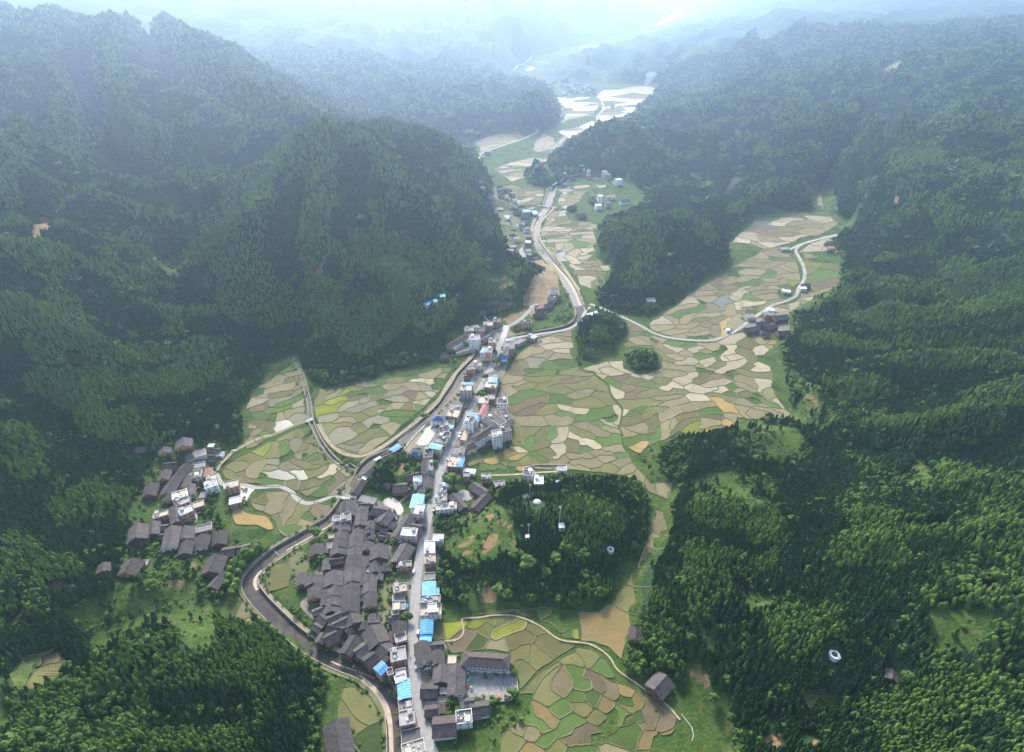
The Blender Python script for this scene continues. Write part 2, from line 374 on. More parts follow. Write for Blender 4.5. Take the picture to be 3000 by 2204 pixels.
BAMBOO = [zone(*a) for a in (
 ('O', '750,500 820,498 980,530 1065,565 1060,590 1000,640 900,640 800,590'), ('O', '720,700 820,640 900,640 940,690 880,740 760,790'),
 ('O', '1810,745 1900,757 2000,738 2260,740 2260,768 2066,770 1966,778 1893,788'), ('O', '1780,658 1870,656 1940,688 2260,650 2260,722 1950,738 1880,718'),
 ('O', '1866,612 1966,610 2050,638 2260,596 2260,652 2050,680 1930,676'), ('I', '400,80 600,80 560,300 420,300'), ('I', '0,300 600,350 540,520 80,520'),
 ('I', '1130,270 1250,230 1450,290 1560,440 1380,480 1340,350'), ('I', '900,1330 1500,1220 2260,1150 2260,1330 2000,1450 1300,1450'),
 ('I', '1240,1530 1640,1450 1850,1600 1800,1700 1250,1700'), ('I', '1900,0 2260,0 2260,150 2000,200'), ('I', '1560,600 1680,620 1650,900 1560,860'),
 ('G', '850,1030 1150,960 1350,1020 1250,1080 870,1090'), ('G', '1440,800 1620,750 1900,900 1960,1000 1800,1100 1620,980'), ('G', '150,1500 300,1320 750,1200 780,1260 300,1430 200,1700'),
 ('G', '600,720 850,580 1130,460 1150,500 850,640'), ('G', '960,1560 1650,1480 1700,1700 980,1700'), ('G', '1500,340 1640,300 1640,480 1560,600 1480,520'), ('G', '210,600 350,500 410,540 340,650'),
 ('D', '200,850 450,800 700,1000 860,1230 600,1220 400,1050 200,950'), ('D', '580,850 750,730 830,850 780,1000 640,1000'), ('D', '1040,880 1150,780 1250,760 1230,900 1120,950'),
 ('D', '430,640 900,640 1250,740 900,745'), ('D', '0,400 500,380 700,500 300,560'), ('D', '30,1380 200,1380 250,1560 60,1520'), ('F', '1700,700 1800,640 2000,740 1950,800 1720,780'), ('F', '1340,1270 1600,1255 1900,1290 1930,1320 1700,1330 1400,1300'),
 ('F', '1640,110 1800,60 1920,90 1900,200 1700,220'), ('C', '1480,890 1600,870 1760,1060 1540,1120 1300,1070'), ('A', '900,1650 1900,900 2100,800 2240,800 1800,1300 1500,1650'),
 ('E', '560,450 740,330 760,420 640,520'), ('E', '40,560 300,480 360,600 120,780'))]
def inany(x, y, polys):
    c = np.zeros(np.shape(x), bool)
    for p in polys:
        a = np.array(p); lo, hi = a.min(0), a.max(0)
        k = (x >= lo[0]) & (x <= hi[0]) & (y >= lo[1]) & (y <= hi[1])
        if k.any(): c[k] |= inpoly(x[k], y[k], p)
    return c
def wob(x, y, a=6.0, s=45):
    return x + a * fbm(x / s, y / s, 71, 3) + .3 * a * vnoise(x / 6, y / 6, 3), y + a * fbm(x / s, y / s, 91, 3) + .3 * a * vnoise(x / 6, y / 6, 5)
# ------------------------------------------------------------------ watercourses (centre line, width): the ground is cut along them
RIVER = smooth_line(path('O', '873,1760 872,1652 868,1560 848,1520 820,1490 790,1470 745,1455 700,1432 660,1405 630,1380 600,1350 575,1325 555,1300 546,1280 552,1262 575,1238 610,1210 650,1187 690,1165 730,1140 752,1112 768,1085 785,1058 798,1030 815,1012 850,992 885,965 915,938 940,912 962,893 985,870 1003,845 1018,815 1040,787 1065,768 1095,752 1150,738 1200,730 1250,720 1268,708 1276,690 1270,670'), 2)
RIVER_N = smooth_line(path('O', '1270,670 1258,640 1240,610 1222,590 1205,570 1190,552 1180,530 1175,510 1177,490 1185,475 1198,458 1205,440 1212,420 1215,400 1200,380 1190,360 1210,340 1230,310 1250,290 1290,275'), 2)
STREAM = smooth_line(path('D', '1940,700 1975,780 2000,850 2020,940 2040,1010 2045,1110 2075,1190 2110,1260 2160,1330 2220,1390 2290,1440') + path('E', '0,1380 60,1420 100,1440'), 2)
WATER = [(RIVER, 12.0), (RIVER_N, 15.0), (STREAM, 4.0)]
def cut(x, y):
    d = np.zeros(np.shape(x))
    for L, wd in WATER:
        a = np.array(L); k = (x > a[:, 0].min() - 40) & (x < a[:, 0].max() + 40) & (y > a[:, 1].min() - 40) & (y < a[:, 1].max() + 40)
        if k.any():
            s = seg_dist(x[k], y[k], L)
            d[k] = np.maximum(d[k], 3.2 * np.clip((wd / 2 + 2.5 - s) / 2.0, 0, 1))
    return d
def graded(lo, hi, c0, c1, step, g):
    mid = list(np.arange(c0, c1, step)); a = []; x = c1; s = step
    while x < hi: a.append(x); s *= g; x += s
    a.append(hi); b = []; x = c0; s = step
    while x > lo: s *= g; x -= s; b.append(x)
    return np.array(b[::-1] + mid + a)
gx = graded(-6300, 6300, -430, 520, 4.0, 1.03); gy = graded(60, 12000, 200, 1150, 4.0, 1.013)
GX, GY = np.meshgrid(gx, gy); xs, ys = GX.ravel(), GY.ravel()
zs = height(xs, ys); ct = cut(xs, ys); zz = zs - ct
iv = inpoly(xs, ys, VALLEY)
for I in ISLES: iv &= ~inpoly(xs, ys, I)
wx, wy = wob(xs, ys)
fg = inany(wx, wy, GRASS).astype(float); fe = inany(wx, wy, EARTH).astype(float); fb = inany(wx, wy, BAMBOO).astype(float)
ffloor = (height0(xs, ys) < 1.2)
fg = np.where(iv | ffloor, 1.0, fg) * (1 - fe)
nx_, ny_ = len(gx), len(gy)
idx = np.arange(nx_ * ny_).reshape(ny_, nx_)
quads = np.stack([idx[:-1, :-1], idx[:-1, 1:], idx[1:, 1:], idx[1:, :-1]], -1).reshape(-1, 4)
me = bpy.data.meshes.new('terrain')
me.vertices.add(len(xs)); me.vertices.foreach_set('co', np.stack([xs, ys, zz], -1).astype(np.float32).ravel())
me.loops.add(quads.size); me.loops.foreach_set('vertex_index', quads.ravel().astype(np.int32))
me.polygons.add(len(quads)); me.polygons.foreach_set('loop_start', (np.arange(len(quads)) * 4).astype(np.int32))
me.update(); me.shade_smooth()
ca = me.color_attributes.new('cover', 'FLOAT_COLOR', 'POINT')
ca.data.foreach_set('color', np.stack([fb, fg, fe, np.ones_like(fe)], -1).astype(np.float32).ravel())
def terrain_mat():
    m = bpy.data.materials.new('terrain'); m.use_nodes = True; n = m.node_tree.nodes; l = m.node_tree.links; b = n['Principled BSDF']
    at_ = n.new('ShaderNodeVertexColor'); at_.layer_name = 'cover'; sp = n.new('ShaderNodeSeparateColor'); l.new(at_.outputs[0], sp.inputs[0])
    g = n.new('ShaderNodeNewGeometry')
    def noise(s, d=5, r=.6):
        t = n.new('ShaderNodeTexNoise'); t.inputs['Scale'].default_value = s; t.inputs['Detail'].default_value = d; t.inputs['Roughness'].default_value = r
        l.new(g.outputs['Position'], t.inputs['Vector']); return t.outputs['Fac']
    def rng_(x, a, c):
        q = n.new('ShaderNodeMapRange'); q.inputs['From Min'].default_value = a; q.inputs['From Max'].default_value = c; l.new(x, q.inputs['Value']); return q.outputs[0]
    def mix(f, a, c):
        q = n.new('ShaderNodeMix'); q.data_type = 'RGBA'; l.new(f, q.inputs['Factor'])
        for s, v in (('A', a), ('B', c)):
            if isinstance(v, tuple): q.inputs[s].default_value = (*v, 1)
            else: l.new(v, q.inputs[s])
        return q.outputs['Result']
    big, mid, fine = noise(.006, 4), noise(.05, 5), noise(.35, 6, .7)
    forest = mix(rng_(fine, .35, .65), (.024, .056, .022), (.045, .10, .034))
    forest = mix(rng_(big, .5, .68), forest, (.06, .115, .036))
    forest = mix(sp.outputs[0], forest, mix(rng_(fine, .35, .65), (.055, .10, .022), (.085, .15, .03)))
    gr = mix(rng_(mid, .35, .6), (.048, .098, .018), (.080, .125, .024))
    gr = mix(rng_(fine, .42, .68), gr, (.035, .08, .016))
    gr = mix(rng_(noise(.11, 5, .7), .52, .70), gr, (.13, .125, .05)); gr = mix(rng_(noise(.045, 6, .75), .50, .62), gr, (.026, .058, .014))
    ea = mix(rng_(fine, .3, .7), (.31, .185, .09), (.21, .15, .075))
    ea = mix(rng_(mid, .42, .62), ea, (.13, .125, .05))
    def frayed(msk, ns, k=1.0):
        q = n.new('ShaderNodeMath'); q.operation = 'MULTIPLY_ADD'; q.inputs[1].default_value = 1.5 * k; l.new(msk, q.inputs[0]); l.new(ns, q.inputs[2])
        return rng_(q.outputs[0], .95, 1.35)
    ragged = noise(.09, 6, .75)
    c = mix(frayed(sp.outputs[1], ragged, 1.1), forest, gr); c = mix(frayed(sp.outputs[2], ragged, .95), c, ea)
    l.new(c, b.inputs['Base Color']); b.inputs['Roughness'].default_value = .95; b.inputs['Specular IOR Level'].default_value = .1
    bp = n.new('ShaderNodeBump'); bp.inputs['Strength'].default_value = .8; bp.inputs['Distance'].default_value = 2.5
    l.new(fine, bp.inputs['Height']); l.new(bp.outputs[0], b.inputs['Normal'])
    return m
link('terrain', me, terrain_mat(), kind='structure')
# ------------------------------------------------------------------ the hazy air
zmax = float(zz.max())
def box_mesh(name, lo, hi):
    V = [(x, y, z) for z in (lo[2], hi[2]) for y in (lo[1], hi[1]) for x in (lo[0], hi[0])]
    me = bpy.data.meshes.new(name); me.from_pydata(V, [], [(0, 2, 3, 1), (4, 5, 7, 6), (0, 1, 5, 4), (2, 6, 7, 3), (0, 4, 6, 2), (1, 3, 7, 5)]); return me
hm = bpy.data.materials.new('haze'); hm.use_nodes = True; hm.node_tree.nodes.clear()
pv = hm.node_tree.nodes.new('ShaderNodeVolumePrincipled'); ho = hm.node_tree.nodes.new('ShaderNodeOutputMaterial')
pv.inputs['Color'].default_value = (*HAZE_COLOR, 1); pv.inputs['Density'].default_value = HAZE_DENSITY; pv.inputs['Anisotropy'].default_value = .74
hm.node_tree.links.new(pv.outputs[0], ho.inputs['Volume'])
link('haze', box_mesh('haze', (-6400, -60, float(zz.min()) - 1.0), (6400, 12100, max(zmax, CAM_Z) + 8)), hm, kind='stuff')
# ------------------------------------------------------------------ paddies: seeds (cover code and points down the middle of each plot) inside traced field blocks
FIELD_COL = {  # light, dark, roughness, noise scale
 't': ((0.230, 0.196, 0.104), (0.179, 0.152, 0.078), .9), 'p': ((0.358, 0.310, 0.202), (0.288, 0.243, 0.151), .85), 'g': ((0.198, 0.183, 0.112), (0.150, 0.139, 0.081), .7),
 'k': ((0.166, 0.130, 0.076), (0.122, 0.092, 0.053), .9), 'o': ((0.163, 0.149, 0.059), (0.112, 0.111, 0.039), .9), 'v': ((.082, .150, .030), (.056, .108, .022), .9),
 'y': ((0.218, 0.234, 0.025), (0.141, 0.158, 0.028), .9), 'w': ((0.122, 0.126, 0.087), (0.096, 0.101, 0.067), .3), 'd': ((0.051, 0.098, 0.020), (0.032, 0.063, 0.014), .9),
 's': ((.34, .29, .215), (.27, .235, .17), .36), 'e': ((0.333, 0.234, 0.084), (0.269, 0.183, 0.067), .9), 'a': ((0.218, 0.161, 0.067), (0.173, 0.126, 0.050), .9)}
FIELDS = '''
D|1910,690 1945,740 1975,830 1985,950 2008,1050 2022,1108 1900,1150 1770,1212 1640,1278 1590,1290 1585,1130 1650,1100 1610,1050 1585,1045 1580,985 1620,960 1680,900 1760,860 1830,800 1890,760
t 1915,710;v 1925,757;t 1830,845;o 1905,840;t 1940,810;t 1830,905;t 1940,880;o 1860,940 1700,945;t 1960,930;g 1780,1010 1880,965;v 1880,997;v 1870,1040;t 1840,1075 1780,1085;g 1965,1010;t 1935,1060;g 1980,1090;w 1850,1150 1800,1170;p 1620,1015;k 1680,1030;v 1685,1090;t 1615,1150;v 1620,1180;t 1615,1235;o 1720,1140;t 1680,1185;v 1730,1200;o 1690,1225
D|1430,1430 1530,1352 1640,1294 1790,1226 1900,1172 2020,1138 2060,1175 2100,1255 2170,1350 2240,1398 2320,1452 2380,1492 2330,1580 2290,1625 2200,1615 2080,1640 1990,1625 1930,1585 1850,1545 1700,1556 1640,1532 1560,1525 1470,1500 1440,1460
v 2010,1170;o 1900,1200 1830,1225;o 1960,1200;y 1720,1270 1680,1290;o 1620,1340 1560,1340;v 1845,1285;o 1800,1300;g 1940,1250;o 1860,1340 2000,1270;g 1790,1360 1880,1330;o 2060,1230;o 2050,1270 2010,1330;g 2100,1280;v 2065,1345;t 1690,1400 1640,1470;o 1540,1400 1520,1440;o 1500,1480;o 1570,1500;g 1740,1420 1700,1470;w 1820,1475;v 1740,1525;t 1920,1405;w 1960,1460;o 2010,1390;o 2120,1370;o 2080,1440;p 2200,1420 2130,1490;k 2060,1530;k 2230,1500 2150,1560;v 2120,1570;o 1880,1530 1920,1560;g 2260,1560;o 1980,1600;k 2330,1520;t 2330,1450
E|-190,905 -130,930 0,880 130,850 280,840 430,815 550,790 640,765 715,770 690,830 660,900 610,960 530,1040 450,1110 350,1200 250,1275 190,1325 120,1345 60,1335 0,1315 -60,1260 -120,1180 -160,1110 -180,1040 -185,970
o -150,960;t -60,940;y -100,1050;g -90,1110;o -60,1160;y 15,980;y 20,930;o 70,910;k 150,880;v 250,860;o 320,850;v 480,815 430,830;v 155,932;o 70,980;g 60,1020;g 150,1000 130,950;o 220,960;g 280,990 350,930 400,890;g 380,960;g 330,1040 250,1050;g 210,1010;t 440,880;p 540,850;g 560,890;t 600,800;p 640,850 590,950 540,1000;v 690,785;t 660,810;k 460,950;t 510,950;t 360,1030;k 450,1035;v 515,1030;v 340,1075;g 290,1110;v 390,1108;o 120,1090 50,1090;o 220,1050;t 20,1120;o 130,1170 220,1150;g 40,1210 0,1180;o 210,1200;t 300,1160 350,1140;g 60,1290 100,1270;t 220,1260 180,1300;o 20,1320
E|1100,770 1130,700 1200,660 1290,600 1400,565 1500,540 1565,520 1535,690 1560,790 1660,820 1740,905 1790,975 1866,1045 1872,1180 1882,1290 1962,1410 2056,1528 2205,1525 2185,1645 2050,1596 1990,1548 1900,1468 1700,1443 1500,1438 1240,1438 1200,1466 1050,1474 925,1466 932,1440 940,1400 870,1440 810,1420 830,1330 935,1310 1000,1290 1100,1250 1160,1150 1110,1060 1100,960 1060,910 1060,830
p 1340,600;t 1410,560;t 1250,670;g 1320,690;p 1440,640;o 1520,590;t 1440,700;p 1490,670;k 1180,790 1200,760;g 1270,760 1290,720;d 1250,785;v 1390,770;d 1450,740 1500,750;o 1480,800;v 1350,800;o 1260,840 1350,850;t 1090,850 1150,860;o 1250,890 1150,900;o 1380,870;k 1530,850 1440,850;t 1100,930;v 1290,940 1220,950 1150,975;o 1500,920 1400,910;v 1440,985;o 1620,900;t 1640,930 1550,955;k 1300,1030 1200,1050;k 1250,1000;v 1450,1070;p 1490,1045;o 1560,1010 1680,1000;o 1740,970 1700,950;o 1400,1050;t 1270,1140 1180,1120;t 1420,1110 1500,1090;v 1680,1080 1600,1100 1780,1080;v 1750,1140 1830,1100;p 1780,1125;t 1700,1180;t 1800,1170;p 1870,1080 1855,1140;v 1260,1250;v 1365,1220;o 1220,1240;o 1320,1200 1330,1260;o 1190,1270;p 1470,1210 1450,1230;o 1590,1200;p 1560,1220 1640,1250 1700,1280;p 1470,1290 1440,1350;v 1760,1250 1840,1230;v 1620,1310;o 1560,1300 1540,1260;e 1150,1320 1050,1390;p 1180,1300;e 1120,1410 1190,1370;o 1230,1390;v 1150,1450 960,1450 1190,1400;o 1300,1390;v 1340,1370;o 1390,1340;t 1550,1350 1650,1340;t 1720,1320;t 1850,1310;v 1850,1338;t 1800,1360;t 1700,1390 1560,1390;t 1860,1380;t 1400,1400;e 1300,1440 1000,1470;t 1600,1420 1450,1420;o 1780,1420;y 1920,1470;t 1900,1440;t 1990,1470;t 2050,1560;t 2130,1580;o 880,1390 860,1330;d 1020,1330 1100,1280
E|1570,790 1760,740 1860,730 1866,792 1920,818 2020,818 2115,785 2120,700 2065,652 1960,646 1830,650 1800,640 1850,600 1870,560 1880,470 1900,466 2000,528 2150,592 2250,612 2390,616 2460,597 2545,552 2650,525 2760,560 2930,600 2900,650 2830,700 2820,770 2860,870 2870,950 2900,1000 2980,1110 2900,1130 2600,1120 2580,1240 2490,1240 2370,1250 2250,1200 2230,1210 2120,1250 2030,1310 1990,1340 1892,1280 1884,1180 1878,1040 1796,970 1750,900 1664,812
p 1740,760 1690,800;p 1860,780;p 1800,820;p 1690,850;v 1760,880;p 1770,920;k 1860,850;k 1880,920;k 2000,930 1930,960;o 1960,870;p 2010,850;o 2090,870;k 1930,530;d 2040,560;t 1980,580;k 1900,570;v 1960,565;o 1880,640;t 2000,620;v 2010,640;t 2110,630;t 2150,600;v 2170,610;o 2130,690;t 2180,690;p 2230,660;t 2180,760;t 2150,820;p 2210,890 2160,920;t 2060,800;v 2070,890;o 2110,950;t 2170,980;o 2030,1010;t 2220,1000;o 2090,1060;t 2190,1080;o 1960,1100;v 1935,1070;p 1890,1060;t 2000,1170;o 2080,1130;t 2150,1180;v 1960,1240;t 1920,1210;v 2090,1250;e 1960,1310;t 1950,1330;t 2220,1140;F t 20,680;p 90,670 130,650;v 145,690;t 200,640;o 180,670;v 70,620 20,630;p 310,570;p 290,650 230,700 150,780;v 200,690;p 330,640 300,700;o 280,740 200,760;p 380,700;p 420,720 340,760 270,790;o 400,650 470,700 450,760;t 180,770;p 0,740 60,730;p 20,850 100,820;o 130,850 200,800;k 250,820;p 350,800 280,860 180,880;p 500,740 480,770;p 520,640 545,720;e 600,595;e 580,630 650,610;o 460,590;v 600,670;t 440,860;o 540,820;v 350,900 340,940;p 290,910 250,920;p 170,900;t 390,930;o 420,950;o 250,950 330,1000;p 90,980 130,990;t 100,1040;v 170,1080;k 190,1110;e 260,990 310,1050 370,1100;t 390,1060 380,1130;t 460,1020;p 560,860 510,960 470,1010;t 480,920;v 550,990;t 580,930 590,1000;t 510,1080;t 600,1070;p 660,1010;t 690,1090;t 350,1140;e 300,1160 330,1200;k 280,1200;t 180,1140;o 50,1110;y 90,1190;y 200,1220;o 10,1180;t 480,590
F|-230,500 -100,400 0,340 100,250 230,170 330,100 470,40 540,-10 620,-25 690,5 748,65 796,180 785,208 732,238 748,296 695,318 600,332 510,425 410,480 325,520 235,580 100,596 -50,582 -200,534
t 480,60;d 330,130;t 350,100;t 490,100 420,90;v 600,55;t 650,40;t 540,50;o 690,60;t 610,90;t 700,100;t 660,110;t 640,130;v 580,155;t 430,140;t 390,180;t 530,190;t 720,180 650,160;t 640,210;y 710,220;v 640,240;t 450,235;v 360,220;v 475,190;k 300,240;t 290,190;k 210,210;t 170,240;o 260,270;p 350,265;t 145,280;p 40,340;v 50,400;p 400,350;v 400,290 450,320;t 490,270;t 560,290;o 540,360;w 240,330;t 150,320;t 290,390;t 180,390;t 380,400;d 410,410;t 340,460;t 130,430;o 100,460;t 200,470;e 250,500;t 150,490;t 110,520;t 190,545;d 120,575;t 60,560;t 30,500;t 20,460;t -60,450;p -120,470;t -150,520;v -30,430;t -40,540;t 20,575;d 640,290;t 460,55;t -20,380;t 570,240
F|730,-10 800,0 830,60 960,40 1050,120 1040,210 980,290 1000,320 900,350 760,390 620,395 575,380 610,352 725,336 780,304 758,252 808,218 828,190
o 780,50;t 880,60;y 890,95;o 850,130;o 960,100;v 900,160;k 960,235;t 900,290;p 820,320 880,310;p 940,300;t 660,360;p 720,355;t 790,350;t 850,345;t 930,275;p 650,380;o 820,260
C|170,1640 330,1600 420,1500 480,1440 600,1400 740,1390 950,1385 960,1440 1030,1480 1000,1500 880,1560 760,1580 640,1620 540,1665 330,1665
v 250,1625;o 560,1410;v 620,1420;v 520,1450;p 690,1440 640,1470;w 520,1475;w 490,1497;p 600,1480;k 560,1530;t 780,1480 700,1480;t 850,1480;p 900,1440 850,1425;p 940,1460;t 970,1490;t 800,1500 880,1500;t 780,1530;o 720,1520;p 470,1570;t 550,1580;t 400,1620;p 370,1600;t 480,1620;p 620,1610;p 720,1580;v 850,1400;o 450,1510;o 760,1400
C|925,1180 945,1200 930,1230 910,1290 930,1320 945,1380 905,1375 875,1320 865,1280 880,1230
k 930,1195;p 905,1235;p 890,1260;p 885,1280;p 885,1300;p 895,1320;p 905,1340;w 920,1365
C|750,1660 820,1610 940,1580 960,1600 940,1660
p 830,1640;p 900,1610
T10|1110,430 1180,420 1340,410 1330,560 1440,600 1560,590 1700,600 1860,680 1850,760 1900,830 1880,920 1850,1000 1860,1090 1880,1180 1980,1320 2160,1340 2080,1420 2060,1500 2020,1600 1950,1700 1850,1800 1520,1651 1450,1500 1250,1280 1115,1130 985,1020 920,900 920,780 960,680 1030,560
t 1160,450;p 1110,560 1110,630;w 1260,430;w 1250,490;p 1060,550;t 1030,650;o 1200,560;t 1330,620;o 1230,600;t 1580,640 1640,680;v 1430,640;k 1400,690 1250,690;p 1000,740;p 1200,770 1400,750;t 1550,730;p 1780,730;v 1680,760;g 970,820;t 1060,830;g 1300,800 1200,810;p 1580,820;g 1400,860;v 1210,870;w 980,940;p 1110,940;v 1500,870;v 980,1000;t 1080,1040;p 1250,1000 1220,1100;g 1400,1000 1330,1080;v 1620,1000;p 1780,870;t 1800,940;t 1820,1020;p 1770,1080;v 1780,1140;p 1500,1150 1600,1120;p 1480,1260;v 1820,1210;p 1750,1180;v 1300,1300 1370,1380;t 1700,1270;p 1480,1370;t 1640,1330;t 1900,1290;p 2000,1390;k 1600,1460;t 1800,1380;t 1900,1400;v 1950,1480;p 1700,1560 1600,1580;o 1820,1600;v 1930,1600;g 1130,1150;w 1280,1210;k 1750,1470
T10|1100,80 1240,100 1400,30 1700,10 1800,20 1960,10 1960,60 1800,90 1700,100 1580,200 1520,280 1360,390 1180,380 1190,250 1240,160
p 1180,110;p 1330,80 1600,60;v 1390,150;p 1280,150;p 1240,250;t 1450,215;t 1440,260;t 1370,310;v 1230,350;w 1320,350;t 1550,170;p 1890,40;v 1700,70;t 1320,220;t 1500,150
T10|250,60 400,10 570,70 620,40 840,70 915,120 905,180 925,300 860,340 660,350 480,330 360,260 300,180
t 530,60;v 380,110;p 400,150;v 720,80;o 620,70;t 860,140;p 850,160;k 480,180 600,150;k 700,190;v 590,220;p 570,300;k 750,300;v 890,230;t 860,250;t 800,120;k 370,230
T10|690,400 860,372 865,400 760,420
p 780,395
B|870,930 900,920 1080,860 1180,860 1200,910 1100,945 980,980 900,1005
p 950,990 900,985;t 920,950;t 1000,940;t 1050,910;t 1100,890;t 1160,880;p 1080,945 1150,930;o 1140,910;p 1010,960
B|1300,920 1350,880 1400,910 1450,980 1400,1010 1280,1010 1230,990
p 1340,950;p 1370,920;p 1410,970;v 1350,1000;t 1330,890;p 1250,995
B|1010,1110 1100,1070 1250,1040 1370,1050 1330,1090 1220,1110 1210,1170 1130,1200 1060,1150
p 1070,1100;k 1030,1110;v 1150,1100;p 1190,1085;p 1280,1060;p 1310,1065;o 1120,1140;t 1190,1150;p 1130,1185;p 1080,1130
B|1400,640 1480,650 1560,640 1680,640 1720,660 1690,720 1640,760 1560,780 1480,790 1420,820 1470,760 1460,700
s 1430,660;s 1500,670;s 1570,690;s 1600,680;s 1550,720;v 1620,670;o 1670,690;s 1650,720;d 1490,720;o 1590,745;s 1500,760;p 1520,780;s 1480,680;s 1600,710
B|1680,640 1720,600 1830,590 1950,570 2080,580 2140,600 2060,640 1950,690 1850,700 1750,740 1720,720
s 1810,620;s 1850,600;s 1930,590;s 1990,585;t 1960,640;s 1780,650;s 1880,660;s 2080,600;o 1900,630;s 1860,690;v 1750,690;s 1740,720
B|1690,760 1750,720 1850,705 1950,710 1930,760 1850,800 1760,805 1690,800
s 1870,735;s 1930,730;t 1770,745;s 1750,780;s 1810,780;o 1830,730;s 1880,760
B|1450,870 1560,830 1640,800 1690,810 1650,860 1580,900 1530,930 1470,890
s 1640,830;t 1550,850;s 1600,850;s 1500,880;s 1590,870;s 1540,915
B|820,690 1000,690 1050,700 1020,730 980,750 900,710
s 1020,715;s 980,740;t 880,700
B|1210,460 1260,435 1290,450 1230,470
s 1250,450
B|1540,290 1700,300 1720,320 1620,370 1580,330
s 1660,340;t 1620,300
B|1250,400 1400,400 1330,430
t 1320,410
B|2000,160 2150,110 2240,60 2260,90 2150,150 2040,180
s 2100,140;s 2200,95
H|630,800 790,775 900,775 1140,758 1180,780 1330,825 1425,925 1540,938 1440,1000 1340,1090 1250,1200 1190,1255 1150,1130 1110,1080 1108,1005 1090,995 840,978 720,1000 710,930 680,900 630,900
y 720,830;o 660,850;y 900,800 1000,800;y 1080,840;o 950,850;k 780,960;d 905,930;t 1030,950;o 1210,880;o 1250,820;o 1200,1000;o 1180,1120 1160,1060;o 1350,930;o 1300,1000
H|900,750 1000,722 1150,717 1170,738 1180,712 1320,682 1380,700 1350,785 1430,850 1510,840 1540,830 1555,910 1445,900 1350,800 1180,748 1000,742
o 1050,732;d 1250,735;v 1330,720;d 1420,830;d 1470,880;y 1535,880;o 1420,770
H|1550,730 1640,740 1700,730 1800,650 1815,590 1850,560 1915,425 2030,440 1990,575 1915,710 1905,830 1860,920 1840,1030 1760,955 1650,915 1560,912
a 1700,840 1780,750;o 1850,640 1890,580;a 1920,510 1960,450
H|1925,415 2000,270 2062,58 2195,68 2190,195 2145,315 2030,430
t 2135,100 2110,180;t 2080,230 2070,270;k 2050,320 2000,390
H|1190,1280 1350,1100 1440,1020 1540,945 1640,960 1740,1030 1800,1140 1750,1150 1640,1080 1520,1040 1430,1060 1330,1200 1300,1270
o 1400,1040 1300,1180;o 1500,1010;o 1640,1010;v 1700,1060 1780,1120;v 1390,1000;v 1480,965
H|1280,1290 1340,1180 1430,1060 1520,1040 1640,1080 1760,1160 1890,1190 1950,1230 2000,1250 2190,1400 2170,1520 2040,1550 2030,1740 1070,1740 1060,1550 1230,1380
k 1470,1150 1470,1220;v 1610,1200 1570,1100;v 1580,1280;o 1400,1290;v 1440,1360;k 1700,1200 1650,1120;a 1850,1240;a 1920,1290 1850,1340;v 1850,1300;d 1660,1290;a 1740,1330;k 1780,1250;o 1590,1360;v 1540,1450 1500,1550;v 1300,1440;a 1330,1390 1370,1450;t 1190,1480;o 1160,1570;o 1700,1440 1680,1560;k 1620,1560;d 1850,1550;a 1740,1470 1800,1400 1950,1450 2010,1560;k 2000,1340;k 2100,1450;o 2110,1590;v 1370,1580;o 1400,1630;t 1280,1500;a 2150,1540;a 1250,1660;v 1550,1680;t 1750,1680
H|20,1330 60,1200 130,1190 230,1270 280,1370 285,1500 265,1700 150,1700 60,1440
o 170,1330;o 100,1400;d 210,1560
G|1705,480 1780,420 1890,400 1890,560 1760,600
o 1800,500
G|1430,760 1560,640 1620,650 1740,815 1700,830 1600,750 1480,770
d 1500,690;t 1640,720;t 1710,790
G|1465,30 1600,80 1720,120 1780,210 1740,220 1640,190 1510,180
e 1620,130 1540,90 1720,180
G|1610,-10 1700,-60 1850,-70 1990,5 2100,30 2180,40 2130,100 2000,200 1850,250 1800,200 1735,110 1650,60
t 1650,50;o 1700,0;t 1780,60 1760,-20;t 1870,40 1880,100 1830,140;o 1950,60 1900,140;v 2000,130;k 2080,80;t 1990,140;o 1800,150;v 1900,200
G|0,1140 140,1030 340,960 480,1090 280,1190 100,1225
v 40,1080;v 100,1110;v 150,1130;v 220,1040;t 280,1000;t 310,1030;o 260,1130
I|730,1270 980,1268 990,1360 780,1390
v 800,1300;d 900,1310;v 860,1360'''
def clip_half(poly, nx, ny, c, tagv):
    """keep the side nx*x+ny*y<=c ; poly = [(x, y, edge_tag of the edge that starts here)]"""
    out = []; n = len(poly)
    for i in range(n):
        x1, y1, t1 = poly[i]; x2, y2, _ = poly[(i + 1) % n]
        d1 = nx * x1 + ny * y1 - c; d2 = nx * x2 + ny * y2 - c
        if d1 <= 0:
            out.append((x1, y1, t1))
            if d2 > 0: t = d1 / (d1 - d2); out.append((x1 + (x2 - x1) * t, y1 + (y2 - y1) * t, tagv))
        elif d2 <= 0:
            t = d1 / (d1 - d2); out.append((x1 + (x2 - x1) * t, y1 + (y2 - y1) * t, t1))
    return out
